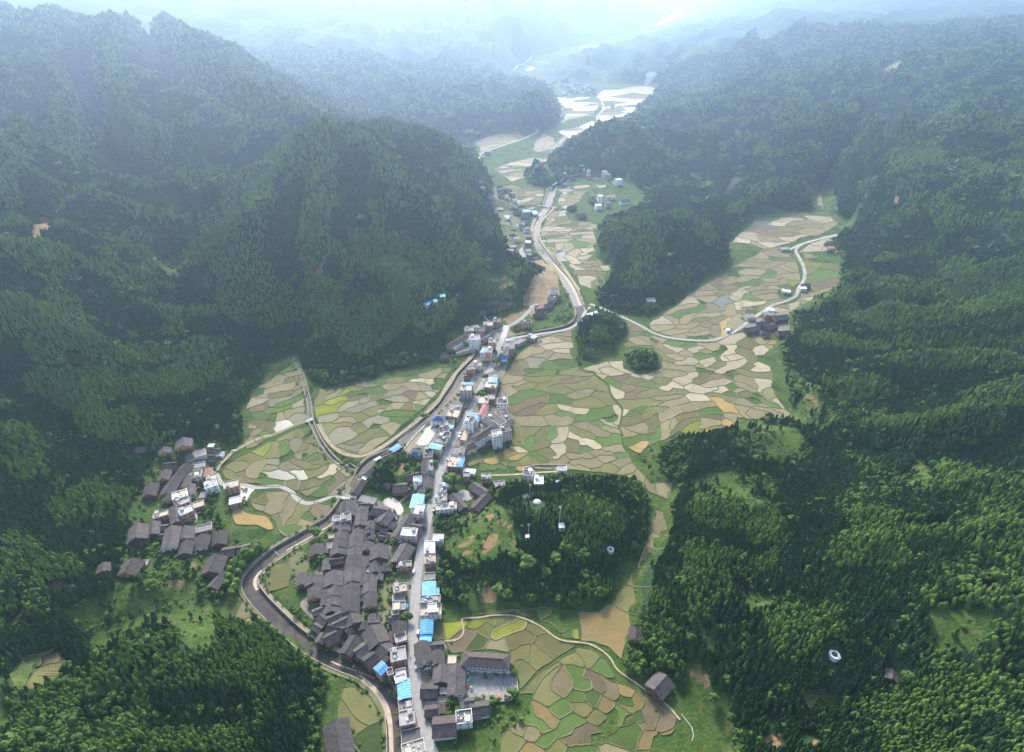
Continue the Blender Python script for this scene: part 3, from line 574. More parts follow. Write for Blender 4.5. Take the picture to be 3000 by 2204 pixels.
def plots_of(reg, seeds):
    S = []; own = []
    for k, (c, pts) in enumerate(seeds):
        if len(pts) == 1: S.append(pts[0]); own.append(k)
        for a, b in zip(pts[:-1], pts[1:]):
            n = max(1, int(math.hypot(b[0] - a[0], b[1] - a[1]) / 7))
            for t in range(n + 1): S.append((a[0] + (b[0] - a[0]) * t / n, a[1] + (b[1] - a[1]) * t / n)); own.append(k)
    S = np.array(S); edges = {}
    for i, (x, y) in enumerate(S):
        d = (S[:, 0] - x) ** 2 + (S[:, 1] - y) ** 2; near = np.argsort(d)[1:110]
        poly = [(px, py, -1) for px, py in reg]
        for j in near:
            if d[j] < 1e-6: continue
            nx, ny = S[j, 0] - x, S[j, 1] - y; c = (S[j, 0] ** 2 + S[j, 1] ** 2 - x * x - y * y) / 2
            poly = clip_half(poly, nx, ny, c, int(j))
            if len(poly) < 3: break
        if len(poly) < 3: continue
        for a, b in zip(poly, poly[1:] + poly[:1]):
            if math.hypot(a[0] - b[0], a[1] - b[1]) < 1e-4: continue
            if a[2] >= 0 and own[a[2]] == own[i]: continue
            edges.setdefault(own[i], []).append(((a[0], a[1]), (b[0], b[1])))
    out = []
    key = lambda p: (round(p[0] * 20), round(p[1] * 20))
    for k, es in edges.items():
        nxt = {}
        for a, b in es: nxt.setdefault(key(a), []).append((a, b))
        loops = []
        while nxt:
            k0 = next(iter(nxt)); a, b = nxt[k0].pop(); nxt[k0] or nxt.pop(k0); loop = [a]; cur = b
            while key(cur) != k0:
                loop.append(cur); kk = key(cur)
                if kk not in nxt:
                    best = min(nxt, key=lambda q: (q[0] - kk[0]) ** 2 + (q[1] - kk[1]) ** 2) if nxt else None
                    if best is None or (best[0] - kk[0]) ** 2 + (best[1] - kk[1]) ** 2 > 16: break
                    kk = best
                a, b = nxt[kk].pop(); nxt[kk] or nxt.pop(kk); cur = b
            if len(loop) > 2: loops.append(loop)
        if loops:
            A = lambda L: abs(sum(L[i - 1][0] * L[i][1] - L[i][0] * L[i - 1][1] for i in range(len(L)))) / 2
            L = max(loops, key=A)
            if A(L) > 25: out.append((seeds[k][0], L))
    return out
def densify(L, s):
    o = []
    for a, b in zip(L, L[1:] + L[:1]):
        n = max(1, int(math.hypot(b[0] - a[0], b[1] - a[1]) / s))
        o += [(a[0] + (b[0] - a[0]) * t / n, a[1] + (b[1] - a[1]) * t / n) for t in range(n)]
    return o
def chaikin(L, n=2):
    for _ in range(n):
        o = []
        for a, b in zip(L, L[1:] + L[:1]): o += [(a[0] * .75 + b[0] * .25, a[1] * .75 + b[1] * .25), (a[0] * .25 + b[0] * .75, a[1] * .25 + b[1] * .75)]
        L = o
    return L
def warp(P, amp):
    x, y = np.array(P).T
    x = x + 2.2 * amp * fbm(x / 120, y / 120, 301, 2); y = y + 2.2 * amp * fbm(np.array(P)[:, 0] / 120, y / 120, 331, 2)
    return np.stack([x + amp * fbm(x / 38, y / 38, 201, 2) + .3 * amp * vnoise(x / 11, y / 11, 7), y + amp * fbm(x / 38, y / 38, 231, 2) + .3 * amp * vnoise(x / 11, y / 11, 8)], -1)
def inset(P, d):
    P = np.array(P); n = len(P); a = np.roll(P, 1, 0); b = np.roll(P, -1, 0)
    t = b - a; t /= np.linalg.norm(t, axis=1)[:, None] + 1e-9
    area = sum(P[i - 1][0] * P[i][1] - P[i][0] * P[i - 1][1] for i in range(n))
    nrm = np.stack([-t[:, 1], t[:, 0]], -1) * (1 if area > 0 else -1)
    return P + nrm * d
def field_mat(code):
    c = FIELD_COL[code]; nm = 'paddy_' + {'t': 'stubble', 'p': 'pale_mud', 'g': 'grey_mud', 'k': 'ploughed', 'o': 'olive', 'v': 'seedlings', 'y': 'bright_weeds', 'w': 'flooded', 'd': 'vegetables', 's': 'wet', 'e': 'golden', 'a': 'straw'}[code]
    if nm in MATS: return MATS[nm]
    m = bpy.data.materials.new(nm); m.use_nodes = True; MATS[nm] = m; n = m.node_tree.nodes; l = m.node_tree.links; b = n['Principled BSDF']
    g = n.new('ShaderNodeNewGeometry'); oi = n.new('ShaderNodeObjectInfo')
    def noise(s, d, r=.65):
        t = n.new('ShaderNodeTexNoise'); t.inputs['Scale'].default_value = s; t.inputs['Detail'].default_value = d; t.inputs['Roughness'].default_value = r; l.new(g.outputs['Position'], t.inputs['Vector']); return t.outputs['Fac']
    def mixc(f, A, B):
        q = n.new('ShaderNodeMix'); q.data_type = 'RGBA'; l.new(f, q.inputs['Factor'])
        for s, v in (('A', A), ('B', B)):
            if isinstance(v, tuple): q.inputs[s].default_value = (*v, 1)
            else: l.new(v, q.inputs[s])
        return q.outputs['Result']
    def rg(x, a, c_):
        q = n.new('ShaderNodeMapRange'); q.inputs['From Min'].default_value = a; q.inputs['From Max'].default_value = c_; l.new(x, q.inputs['Value']); return q.outputs[0]
    col = mixc(rg(noise(.07, 5), .35, .65), c[0], c[1]); col = mixc(rg(noise(.9, 5, .7), .4, .85), col, tuple(q * .72 for q in c[1]))
    col = mixc(rg(noise(.035, 3), .56, .72), col, (.15, .17, .055) if code in 'tpgokae' else c[1])
    if code in 'vd':                                   # planted rows, each plot in its own direction
        sp = n.new('ShaderNodeVectorRotate'); sp.rotation_type = 'Z_AXIS'; l.new(g.outputs['Position'], sp.inputs['Vector'])
        an = n.new('ShaderNodeMath'); an.operation = 'MULTIPLY'; an.inputs[1].default_value = 6.28; l.new(oi.outputs['Random'], an.inputs[0]); l.new(an.outputs[0], sp.inputs['Angle'])
        wv = n.new('ShaderNodeTexWave'); wv.inputs['Scale'].default_value = .26; wv.inputs['Distortion'].default_value = .8; wv.inputs['Detail'].default_value = 2; l.new(sp.outputs[0], wv.inputs['Vector'])
        col = mixc(rg(wv.outputs['Fac'], .55, 1.3), col, (.13, .13, .05))
    hs = n.new('ShaderNodeHueSaturation'); mr = n.new('ShaderNodeMapRange'); mr.inputs['To Min'].default_value = .80; mr.inputs['To Max'].default_value = 1.16
    l.new(oi.outputs['Random'], mr.inputs['Value']); l.new(mr.outputs[0], hs.inputs['Value']); l.new(col, hs.inputs['Color']); l.new(hs.outputs[0], b.inputs['Base Color'])
    b.inputs['Roughness'].default_value = c[2]; b.inputs['Specular IOR Level'].default_value = .22 if c[2] < .5 else .12
    if c[2] > .5:
        bp = n.new('ShaderNodeBump'); bp.inputs['Strength'].default_value = .5; bp.inputs['Distance'].default_value = .4; l.new(noise(1.2, 3), bp.inputs['Height']); l.new(bp.outputs[0], b.inputs['Normal'])
    return m
M_BUND = mat('bund_grass', (.095, .115, .04), .95, col2=(.16, .145, .07), scale=.12)
M_BUND2 = mat('bund_pale', (.33, .30, .20), .95, col2=(.22, .20, .12), scale=.15)
NFIELD = 0; FIELDP = []
CEN_H = tuple(float(v) for v in at('H', 1470, 1230))
def make_fields():
    global NFIELD
    L = FIELDS.strip().split('\n')
    for hd, sd_ in zip(L[::2], L[1::2]):
        tile, rp = hd.split('|'); steep = tile in 'GI'
        pos = (lambda t, x, y: hit(t, x, y)) if steep else (lambda t, x, y: tuple(float(v) for v in at(t, x, y)))
        reg = [pos(tile, *[float(q) for q in p.split(',')]) for p in rp.split()]
        seeds = []
        for s in sd_.split(';'):
            w_ = s.split()
            if len(w_[0]) and w_[0] in TILES: tile2 = w_[0]; tile = tile2; w_ = w_[1:]
            seeds.append((w_[0], [pos(tile, *[float(q) for q in p.split(',')]) for p in w_[1:]]))
        dist = np.mean([p[1] for p in reg])
        key_ = hd.split('|')[0]; sc_ = max(1.0, dist / 700); all_ = np.array([p for _, ps in seeds for p in ps[:1]])
        for k_, (c_, ps) in enumerate(seeds):           # most plots run along the contour: draw the single seeds out along it
            if len(ps) > 1 or len(seeds) < 4 or key_ in 'GI': continue
            tot = (10 + 34 * rng.random() ** 1.4) * sc_; line = [ps[0]]
            for sg in (1, -1):
                q = ps[0]; run = 0.0
                while run < tot / 2:
                    th = .2 + 2.0 * float(fbm(np.array([q[0] / 80]), np.array([q[1] / 80]), 77, 2)[0])
                    if key_ == 'H': c0 = CEN_H; th = math.atan2(q[1] - c0[1], q[0] - c0[0]) + 1.5708 + .35 * float(vnoise(np.array([q[0] / 40]), np.array([q[1] / 40]), 5)[0])
                    n_ = (q[0] + sg * 5.5 * sc_ * math.cos(th), q[1] + sg * 5.5 * sc_ * math.sin(th)); run += 5.5 * sc_
                    dd = np.hypot(all_[:, 0] - n_[0], all_[:, 1] - n_[1]); dd[k_] = 1e9
                    if dd.min() < 7.2 * sc_: break
                    line = line + [n_] if sg > 0 else [n_] + line; q = n_
            seeds[k_] = (c_, line)
        kx = {'E': .88, 'F': .92, 'H': 1.0, 'B': .8, 'T10': 1.0, 'C': .85}.get(hd.split('|')[0], 1.0)
        sq = lambda q: (q[0] * kx, q[1])
        for code, P in [(c_, [(q[0] / kx, q[1]) for q in P_]) for c_, P_ in plots_of([sq(q) for q in reg], [(c_, [sq(q) for q in ps]) for c_, ps in seeds])]:
            NFIELD += 1
            step = 3.2 if dist < 900 else 8.0
            P = warp(chaikin(densify(P, step), 1), 3.4 if dist < 1000 else 5.0)
            bw = (0.62 if dist < 700 else 0.8 if dist < 1100 else 1.5) * (.6 + .9 * rng.random())
            a = inset(P, bw * .45); q = inset(P, bw); 
            z0 = height(P[:, 0], P[:, 1]); zf = (float(np.median(z0)) if steep else 0.0) + .10 + .10 * rng.random()
            n = len(P); FIELDP.append([tuple(q_) for q_ in P])
            try: tri = geometry.tessellate_polygon([[Vector((x, y, 0)) for x, y in q]])
            except Exception: continue
            zq = np.maximum(zf, height(q[:, 0], q[:, 1]) + .08) if steep else np.full(n, zf)
            V = [(x, y, z) for (x, y), z in zip(q, zq)]
            T = []; qa = np.array([((q[i] + q[j] + q[k2]) / 3) for i, j, k2 in tri]) if len(tri) else np.zeros((0, 2))
            tri = [t for t, ok_ in zip(tri, inpoly(qa[:, 0], qa[:, 1], [tuple(v_) for v_ in q])) if ok_]
            for t in tri:
                p0, p1, p2 = (V[i] for i in t)
                T.append(t if (p1[0] - p0[0]) * (p2[1] - p0[1]) - (p1[1] - p0[1]) * (p2[0] - p0[0]) > 0 else (t[0], t[2], t[1]))
            o = newmesh('paddy_field', V, T, field_mat(code), kind='structure')
            zb = np.maximum(zq, height(P[:, 0], P[:, 1])) + .40
            zb2 = zb - .02
            Vb = [(x, y, z) for (x, y), z in zip(P, zb2)] + [(x, y, z) for (x, y), z in zip(a, zb)] + [(x, y, z - .02) for (x, y), z in zip(q, zq)]
            Fb = [(k * n + i, k * n + (i + 1) % n, (k + 1) * n + (i + 1) % n, (k + 1) * n + i) for k in (0, 1) for i in range(n)]
            newmesh('bund', Vb, Fb, M_BUND2 if rng.random() < .05 else M_BUND, parent=o)
make_fields()
print('FIELDS', NFIELD)
# ------------------------------------------------------------------ roads, lanes, river, yards
M_ROAD = mat('street_concrete', (.30, .295, .28), .9, .14, .35, col2=(.235, .23, .215)); M_PALE = mat('pale_concrete_road', (.33, .315, .27), .9, .12, .3)
M_DIRT = mat('packed_earth', (.24, .195, .13), .95, .25, .3); M_LEVEE = mat('levee_dirt', (.30, .25, .155), .95, .2, .25)
M_LANE = mat('old_lane', (.24, .18, .125), .95, .25, .4); M_YARD = mat('yard_concrete', (.27, .255, .235), .9, .3, .28); M_COURT = mat('court_concrete', (.50, .46, .41), .85, .10, .2)
M_GARD = mat('garden_ground', (.13, .125, .06), .95, col2=(.07, .10, .03), scale=.09)
M_VILL = mat('village_ground', (.23, .20, .165), .95, col2=(.13, .13, .08), scale=.16)
M_STONE = mat('river_stone', (.33, .31, .27), .95, .35, .6, bump=.4)
def ribbon(name, pts, w, off, m, kind='structure', thick=0.0, lift=None):
    P = np.array(smooth_line(pts, 2)); t = np.gradient(P, axis=0); t /= np.linalg.norm(t, axis=1)[:, None] + 1e-9; nr = np.stack([-t[:, 1], t[:, 0]], -1)
    ww = w / 2 * (1 + .06 * vnoise(P[:, 0] / 9, P[:, 1] / 9, 3)); a = P + nr * ww[:, None]; b = P - nr * ww[:, None]
    za = height(a[:, 0], a[:, 1]); zb = height(b[:, 0], b[:, 1]); zc = np.maximum(np.maximum(za, zb), height(P[:, 0], P[:, 1])) + off
    if lift is not None: zc = np.full(len(P), lift)
    n = len(P); V = [(*p, z) for p, z in zip(a, zc)] + [(*p, z) for p, z in zip(b, zc)]
    F = [(n + i, n + i + 1, i + 1, i) for i in range(n - 1)]
    d = max(thick, off + .05); V += [(x, y, z - d - .3) for x, y, z in V]
    F += [(i, i + 1, 2 * n + i + 1, 2 * n + i) for i in range(n - 1)] + [(n + i + 1, n + i, 3 * n + i, 3 * n + i + 1) for i in range(n - 1)]
    return newmesh(name, V, F, m, kind=kind)
def sheet(name, tile, s, off, m, kind='structure'):
    P = chaikin(densify(path(tile, s), 8), 1)
    tri = geometry.tessellate_polygon([[Vector((x, y, 0)) for x, y in P]])
    x, y = np.array(P).T; z = height(x, y) + off; V = list(zip(x, y, z)); T = []
    for t in tri:
        p0, p1, p2 = (V[i] for i in t); T.append(t if (p1[0] - p0[0]) * (p2[1] - p0[1]) - (p1[1] - p0[1]) * (p2[0] - p0[0]) > 0 else (t[0], t[2], t[1]))
    return newmesh(name, V, T, m, kind=kind)
STREET = path('H', '640,1760 590,1645 545,1470 515,1330 495,1220 480,1100 470,950 470,850 480,750 488,620 500,480 520,350 545,230 572,110 600,-10') + path('E', '648,1465 688,1355 730,1250 782,1165 830,1080 880,990 915,915 950,850 985,780 1002,735 1022,675 1050,610 1076,545 1095,500')
ROADS = [('main_street', STREET, 7.6, .30, M_ROAD), ('main_street', path('E', '1088,505 1180,458 1250,382 1312,322 1352,275 1360,225 1332,170 1292,115 1262,75 1205,30 1185,0'), 6.0, .26, M_ROAD),
 ('village_road', path('T10', '700,1250 640,1225 602,1150 592,1070 612,1000 640,940 622,880 562,790 505,720 472,620 440,560 400,510 330,430 282,390 240,330 198,290 182,200 150,70'), 6.0, .24, M_PALE),
 ('concrete_lane', path('T3', '1060,105 1000,75 900,50 700,22 600,40 400,120 200,150 100,100 0,30') + path('D', '1935,1598 1870,1560 1820,1550 1690,1565 1640,1550 1570,1535'), 4.2, .25, M_PALE),
 ('dirt_road', path('T8', '1450,830 1445,740 1500,640 1600,540 1700,420 1850,330 2000,250 2248,150') + path('D', '1790,1222 1900,1168 1970,1140 2036,1116'), 3.8, .22, M_LEVEE),
 ('hamlet_lane', path('T8', '960,1150 1010,1290 1080,1400 1120,1520 1110,1660'), 2.6, .2, M_PALE), ('hamlet_lane', path('T8', '1200,900 1230,820 1280,800 1440,780 1480,920 1560,970 1830,970'), 4.5, .21, M_PALE),
 ('old_lane', path('T3', '1030,100 1010,300 975,480 955,560 925,700 880,950 840,1150 815,1400') + path('T2', '560,60 552,300 550,450 600,570 750,770 900,930 1050,1100 1180,1240 1300,1340'), 3.2, .2, M_LANE),
 ('riverside_road', path('T10', '1560,1740 1490,1651 1360,1450 1240,1280 1090,1130 960,1020 893,870 893,740 940,600 1020,520 1150,385'), 4.0, .24, M_LEVEE),
 ('riverside_path', path('T10', '880,500 790,660 778,760 792,920'), 3.5, .22, M_LEVEE), ('riverside_path', path('T10', '1310,1700 1290,1640 1232,1480 1130,1330'), 3.0, .22, M_LEVEE),
 ('valley_road', path('O', '1296,668 1340,685 1400,712 1440,735 1480,745 1560,750 1590,741 1625,722 1650,702 1680,682 1700,669 1730,661 1750,650 1752,635 1768,615 1767,590 1755,565 1745,550 1760,536 1800,525 1870,513'), 5.0, .26, M_PALE),
 ('concrete_road', path('E', '1640,372 1602,402 1582,470 1520,510 1400,537 1270,553 1150,572 1092,590'), 4.2, .25, M_PALE),
 ('levee_track', path('E', '880,680 770,785 700,880 650,980 570,1060 430,1180 280,1288 140,1358 60,1350 0,1330 -60,1285 -110,1220 -150,1140'), 4.6, .2, M_LEVEE),
 ('valley_road', path('B', '890,1130 910,1080 900,1040 920,1008 980,988 1100,948 1230,905 1320,855 1395,808 1458,765 1448,700 1475,640'), 8.0, .3, M_PALE),
 ('far_road', path('B', '1690,810 1680,770 1730,720 1722,680 1700,640'), 7.0, .3, M_PALE), ('far_road', path('B', '1480,755 1560,765 1680,765'), 6.0, .3, M_PALE), ('far_road', path('B', '1100,480 1200,430 1255,375'), 9.0, .5, M_PALE),
 ('hamlet_road', path('B', '1350,1250 1430,1220 1500,1180 1600,1155 1720,1165 1800,1210'), 4.5, .3, M_PALE),
 ('field_path', path('H', '680,920 770,915 812,860 792,790 800,768 900,768 1000,748 1150,750 1310,815 1430,918 1560,928 1650,940 1770,1020 1810,1110 1900,1170 2000,1240 2150,1340 2230,1440'), 1.3, .50, M_LEVEE),
 ('school_drive', path('T1', '590,840 720,820 850,790 1060,765 1290,735'), 4.4, .22, M_COURT), ('school_drive', path('T1', '1240,760 1255,840 1270,930'), 3.6, .20, M_COURT),
 ('lane', path('T5', '900,920 1000,830 1120,740 1190,690'), 2.0, .2, M_LEVEE), ('street_branch', path('E', '985,790 940,805 880,830 850,860'), 4.5, .2, M_ROAD), ('street_branch', path('E', '1085,500 1040,520 1000,530 900,600 870,640'), 5.0, .21, M_ROAD),
 ('hill_track', path('E', '930,420 950,450 1000,480 1060,520'), 2.0, .3, M_PALE), ('field_track', path('E', '1120,1075 1160,1140 1190,1210 1200,1290'), 2.4, .5, M_BUND), ('field_track', path('E', '920,1480 1100,1480 1300,1462 1480,1452'), 2.2, .3, M_BUND2),
 ('village_lane', path('C', '700,1650 760,1615 860,1590 960,1555 1110,1535'), 4.0, .3, M_PALE)]
for i, (nm, p, wd, off, m) in enumerate(ROADS): ribbon(nm, p, wd, off + .003 * i, m)
for i, a in enumerate((('village_ground', 'O', '690,1260 735,1165 760,1115 800,1095 880,1110 890,1160 905,1165 905,1480 880,1520 850,1470 800,1440 740,1410 700,1375 655,1330 690,1290', .09, M_VILL),
 ('village_ground', 'E', '560,1651 610,1480 560,1400 520,1290 420,1330 420,1260 560,1140 640,1060 700,980 760,900 800,830 830,760 900,690 930,560 1090,500 1150,560 1160,640 1090,760 1060,880 1100,960 1130,1120 1120,1240 960,1300 830,1320 830,1420 780,1480 720,1520 700,1651', .07, M_VILL),
 ('village_ground', 'H', '600,60 630,240 660,380 650,700 640,900 700,940 720,1060 850,1080 850,1280 600,1330 620,1480 570,1480 520,1300 480,1100 480,760 560,300', .075, M_VILL),
 ('village_ground', 'H', '200,1060 440,960 480,1300 560,1560 640,1700 400,1700 390,1300 300,1180', .072, M_VILL),
 ('village_ground', 'T10', '120,60 320,60 360,240 620,400 600,600 640,720 800,780 800,960 660,1000 560,1100 380,1160 240,900 160,640 80,440', .08, M_GARD),
 ('village_ground', 'E', '1240,60 1350,60 1420,120 1440,300 1340,420 1240,440', .078, mat('cleared_earth', (.36, .235, .13), .95, .25, .12, col2=(.15, .14, .06))), ('village_ground', 'F', '400,400 560,370 700,395 710,560 620,560 420,540', .1, M_VILL),
 ('garden', 'H', '255,440 330,425 462,470 452,520 345,545 332,690 245,770 222,640', .13, M_BUND), ('garden', 'G', '1905,330 2020,330 2040,440 1930,560 1900,470', .12, M_BUND), ('garden', 'T3', '1340,740 1580,720 1600,830 1420,800', .14, M_BUND), ('school_yard', 'T1', '1300,250 2030,310 2140,400 2170,640 2060,790 1900,800 1650,800 1290,740', .16, M_YARD), ('basketball_court', 'T6', '430,705 590,760 400,1050 210,1030', .16, M_COURT),
 ('car_park', 'T6', '1180,700 1330,600 1420,680 1500,680 1240,860 1100,930 1040,960', .17, M_ROAD), ('courtyard', 'T5', '1860,720 1990,700 2130,800 2100,860 1960,900 1860,830', .16, M_YARD),
 ('threshing_yard', 'T5', '620,880 770,820 900,900 990,1050 880,1140 770,1010 640,940', .16, M_COURT), ('river_terrace', 'T6', '420,640 600,740 210,1040 150,1130 60,1190 20,1120', .11, M_DIRT),
 ('hamlet_plaza', 'T8', '1790,940 1900,930 2080,1020 1980,1110 1900,1280 1840,1260 1800,1080', .17, M_COURT), ('school_terrace', 'T7', '370,720 560,640 640,660 640,700 420,750', .2, M_YARD))): sheet(*a)
M_WATER = mat('river_water', (.050, .043, .042), .45, .3, .16, spec=.05, col2=(.105, .090, .078), bump=.25)
M_WATER2 = mat('shallow_water', (.22, .205, .185), .5, .12, .1, spec=.05, col2=(.20, .19, .175), bump=.06)
M_SAND = mat('sand_bar', (.46, .38, .27), .95, .2, .3)
def flat_ribbon(name, P, off_a, off_b, z, m, kind='structure', wig=0.0):
    P = np.array(P); t = np.gradient(P, axis=0); t /= np.linalg.norm(t, axis=1)[:, None] + 1e-9; nr = np.stack([-t[:, 1], t[:, 0]], -1)
    wv = wig * vnoise(P[:, 0] / 14, P[:, 1] / 14, 12)[:, None]
    a = P + nr * (off_a + wv); b = P + nr * off_b; n = len(P)
    V = [(*p, z) for p in a] + [(*p, z) for p in b]
    return newmesh(name, V, [(n + i, n + i + 1, i + 1, i) if off_a > off_b else (i, i + 1, n + i + 1, n + i) for i in range(n - 1)], m, kind=kind)
def wall_ribbon(name, P, off, th, z0, z1, m, label):
    P = np.array(P); t = np.gradient(P, axis=0); t /= np.linalg.norm(t, axis=1)[:, None] + 1e-9; nr = np.stack([-t[:, 1], t[:, 0]], -1)
    a = P + nr * (off - th / 2); b = P + nr * (off + th / 2); n = len(P)
    V = [(*p, z0) for p in a] + [(*p, z0) for p in b] + [(*p, z1) for p in a] + [(*p, z1) for p in b]
    F = []
    for i in range(n - 1): F += [(2 * n + i, 2 * n + i + 1, 3 * n + i + 1, 3 * n + i), (i, i + 1, 2 * n + i + 1, 2 * n + i), (n + i + 1, n + i, 3 * n + i, 3 * n + i + 1)]
    return tag(newmesh(name, V, F, m), label, 'river wall')
M_RWALL = mat('river_wall_stone', (.27, .24, .19), .95, .3, .5)
for P, wd, nm, wm, la, lb in ((RIVER, 12.0, 'river', M_WATER, 'long stone retaining wall along the outer bank of the dark village river', 'stone retaining wall between the dark river and the old tiled quarter'),
                      (RIVER_N, 15.0, 'river', M_WATER2, 'low stone wall on the village bank of the grey upper river', 'low stone wall on the paddy bank of the grey upper river'),
                      (STREAM, 4.0, 'stream', mat('stream_water', (.085, .088, .075), .45, .3, .2, spec=.05), 'stone edge of the narrow stream on its eastern paddy side', 'stone edge of the narrow stream on its western paddy side')):
    flat_ribbon(nm, P, wd / 2 + .2, -wd / 2 - .2, -2.2, wm)
    wall_ribbon('river_wall', P, wd / 2, .7, -3.4, .55, M_RWALL, la); wall_ribbon('river_wall', P, -wd / 2, .7, -3.4, .55, M_RWALL, lb)
    g_ = 2.8 if wd > 6 else 1.7
    flat_ribbon('river_bank', P, wd / 2 + g_, wd / 2 + .3, .14, M_BUND, wig=.5); flat_ribbon('river_bank', P, -wd / 2 - .3, -wd / 2 - g_, .15, M_DIRT if wd > 6 else M_BUND)
def sub(P, a, b): n = len(P); return P[int(a * n):int(b * n) + 1]
for P, a, b, s in ((RIVER, .03, .12, 1), (RIVER, .135, .165, .2), (RIVER, .30, .36, -1), (RIVER, .40, .47, -1), (RIVER, .63, .70, 1), (RIVER_N, .02, .2, -1), (RIVER_N, .38, .5, 1)):
    q = sub(P, a, b); flat_ribbon('sand_bar', q, s * 5.9, s * 2.2, -2.05 if s > 0 else -2.04, M_SAND, wig=1.2)
# ------------------------------------------------------------------ houses
def courses(m, period=.33, dark=.62, wob=1.2, patch=.35):
    """tile channels down the slope, patched and weathered, in the roof's own frame"""
    n = m.node_tree.nodes; l = m.node_tree.links; b = n['Principled BSDF']; src = b.inputs['Base Color'].links[0].from_socket
    tc = n.new('ShaderNodeTexCoord'); wv = n.new('ShaderNodeTexWave'); wv.bands_direction = 'X'; wv.inputs['Scale'].default_value = .314 / period * .5; wv.inputs['Distortion'].default_value = wob; wv.inputs['Detail'].default_value = 2
    l.new(tc.outputs['Object'], wv.inputs['Vector'])
    mp = n.new('ShaderNodeMapping'); mp.inputs['Scale'].default_value = (.55, .16, .16); l.new(tc.outputs['Object'], mp.inputs['Vector'])
    oi = n.new('ShaderNodeObjectInfo'); ad = n.new('ShaderNodeVectorMath'); ad.operation = 'ADD'; l.new(mp.outputs[0], ad.inputs[0]); l.new(oi.outputs['Location'], ad.inputs[1])
    ns = n.new('ShaderNodeTexNoise'); ns.inputs['Scale'].default_value = 1.0; ns.inputs['Detail'].default_value = 5; ns.inputs['Roughness'].default_value = .7; l.new(ad.outputs[0], ns.inputs['Vector'])
    mr = n.new('ShaderNodeMapRange'); mr.inputs['From Min'].default_value = .3; mr.inputs['From Max'].default_value = .7; mr.inputs['To Min'].default_value = 1 - patch; mr.inputs['To Max'].default_value = 1 + patch; l.new(ns.outputs['Fac'], mr.inputs['Value'])
    m2 = n.new('ShaderNodeMapRange'); m2.inputs['To Min'].default_value = dark; m2.inputs['To Max'].default_value = 1.12; l.new(wv.outputs['Fac'], m2.inputs['Value'])
    mu = n.new('ShaderNodeMath'); mu.operation = 'MULTIPLY'; l.new(mr.outputs[0], mu.inputs[0]); l.new(m2.outputs[0], mu.inputs[1])
    hs = n.new('ShaderNodeHueSaturation'); l.new(mu.outputs[0], hs.inputs['Value']); l.new(src, hs.inputs['Color']); l.new(hs.outputs[0], b.inputs['Base Color'])
    bp = n.new('ShaderNodeBump'); bp.inputs['Strength'].default_value = .6; bp.inputs['Distance'].default_value = .12; l.new(wv.outputs['Fac'], bp.inputs['Height']); l.new(bp.outputs[0], b.inputs['Normal'])
KEEP_OUT = []            # (x, y, r) of buildings: no trees grow there
M_TILE = mat('dark_roof_tiles', (.110, .096, .092), .85, .3, .9, col2=(.060, .051, .050), rnd=.34)
M_TILE2 = mat('brown_roof_tiles', (.105, .078, .072), .85, .3, .8, col2=(.062, .048, .046), rnd=.2)
courses(M_TILE); courses(M_TILE2)
WALLM = {'wood': mat('timber_wall', (.17, .105, .065), .9, .3, .8), 'brick': mat('brick_wall', (.37, .225, .155), .9, .18, .7), 'grey': mat('cement_wall', (.40, .38, .35), .9, .15, .5),
 'white': mat('white_wall', (.80, .79, .77), .8, .06, .3), 'cream': mat('cream_wall', (.62, .56, .43), .85, .1, .4), 'pink': mat('pink_wall', (.60, .44, .39), .85, .1, .4),
 'orange': mat('orange_wall', (.72, .24, .07), .85, .1, .4), 'yellow': mat('yellow_wall', (.66, .57, .28), .85, .1, .4), 'red': mat('red_wall', (.35, .12, .09), .85, .15, .4)}
ROOFM = {'grey': mat('cement_roof', (.36, .335, .305), .9, .28, .35, col2=(.22, .205, .19)), 'white': mat('white_roof', (.76, .74, .71), .7, .06, .3), 'dark': mat('bitumen_roof', (.10, .09, .09), .9, .3, .5),
 'tan': mat('tan_roof', (.48, .39, .28), .9, .2, .4), 'debris': mat('cluttered_roof', (.30, .27, .25), .9, .5, 1.1, col2=(.12, .11, .11)),
 'blue': mat('blue_metal_roof', (.055, .25, .58), .5, .1, .4, rnd=.2), 'light': mat('light_blue_metal_roof', (.15, .40, .67), .5, .1, .4, rnd=.15), 'navy': mat('navy_metal_roof', (.055, .095, .18), .55, .1, .4), 'maroon': mat('maroon_metal_roof', (.25, .045, .06), .55, .1, .4),
 'rust': mat('rusty_metal_roof', (.30, .13, .09), .8, .3, .5), 'teal': mat('teal_roof', (.25, .50, .52), .6, .1, .4)}
for k_ in ('blue', 'light', 'navy', 'maroon'): courses(ROOFM[k_], .9, .86, .2, .16)
M_GABLE = mat('new_wood_gable', (.50, .27, .075), .85, .2, .9); M_PANE = mat('window_pane', (.035, .04, .045), .25, .1, .5, spec=.4, rnd=.3); M_FRAME = mat('window_frame', (.55, .54, .52), .7)
M_PARA = mat('parapet', (.46, .435, .40), .9, .2, .5); M_TANK = mat('steel_tank', (.70, .70, .71), .35, .05); M_DOOR = mat('door', (.16, .09, .06), .8)
def bxm(V, F, lo, hi, mi=None, M=None):
    c = len(V); V += [(x, y, z) for z in (lo[2], hi[2]) for y in (lo[1], hi[1]) for x in (lo[0], hi[0])]
    F += [tuple(c + i for i in f) for f in ((0, 2, 3, 1), (4, 5, 7, 6), (0, 1, 5, 4), (2, 6, 7, 3), (0, 4, 6, 2), (1, 3, 7, 5))]
    if M is not None: M += [mi] * 6
def part(name, V, F, m, parent, loc=None, rz=None):
    o = newmesh(name, V, F, m, parent)
    if loc is not None: o.location = loc
    if rz is not None: o.rotation_euler = (0, 0, rz)
    return o
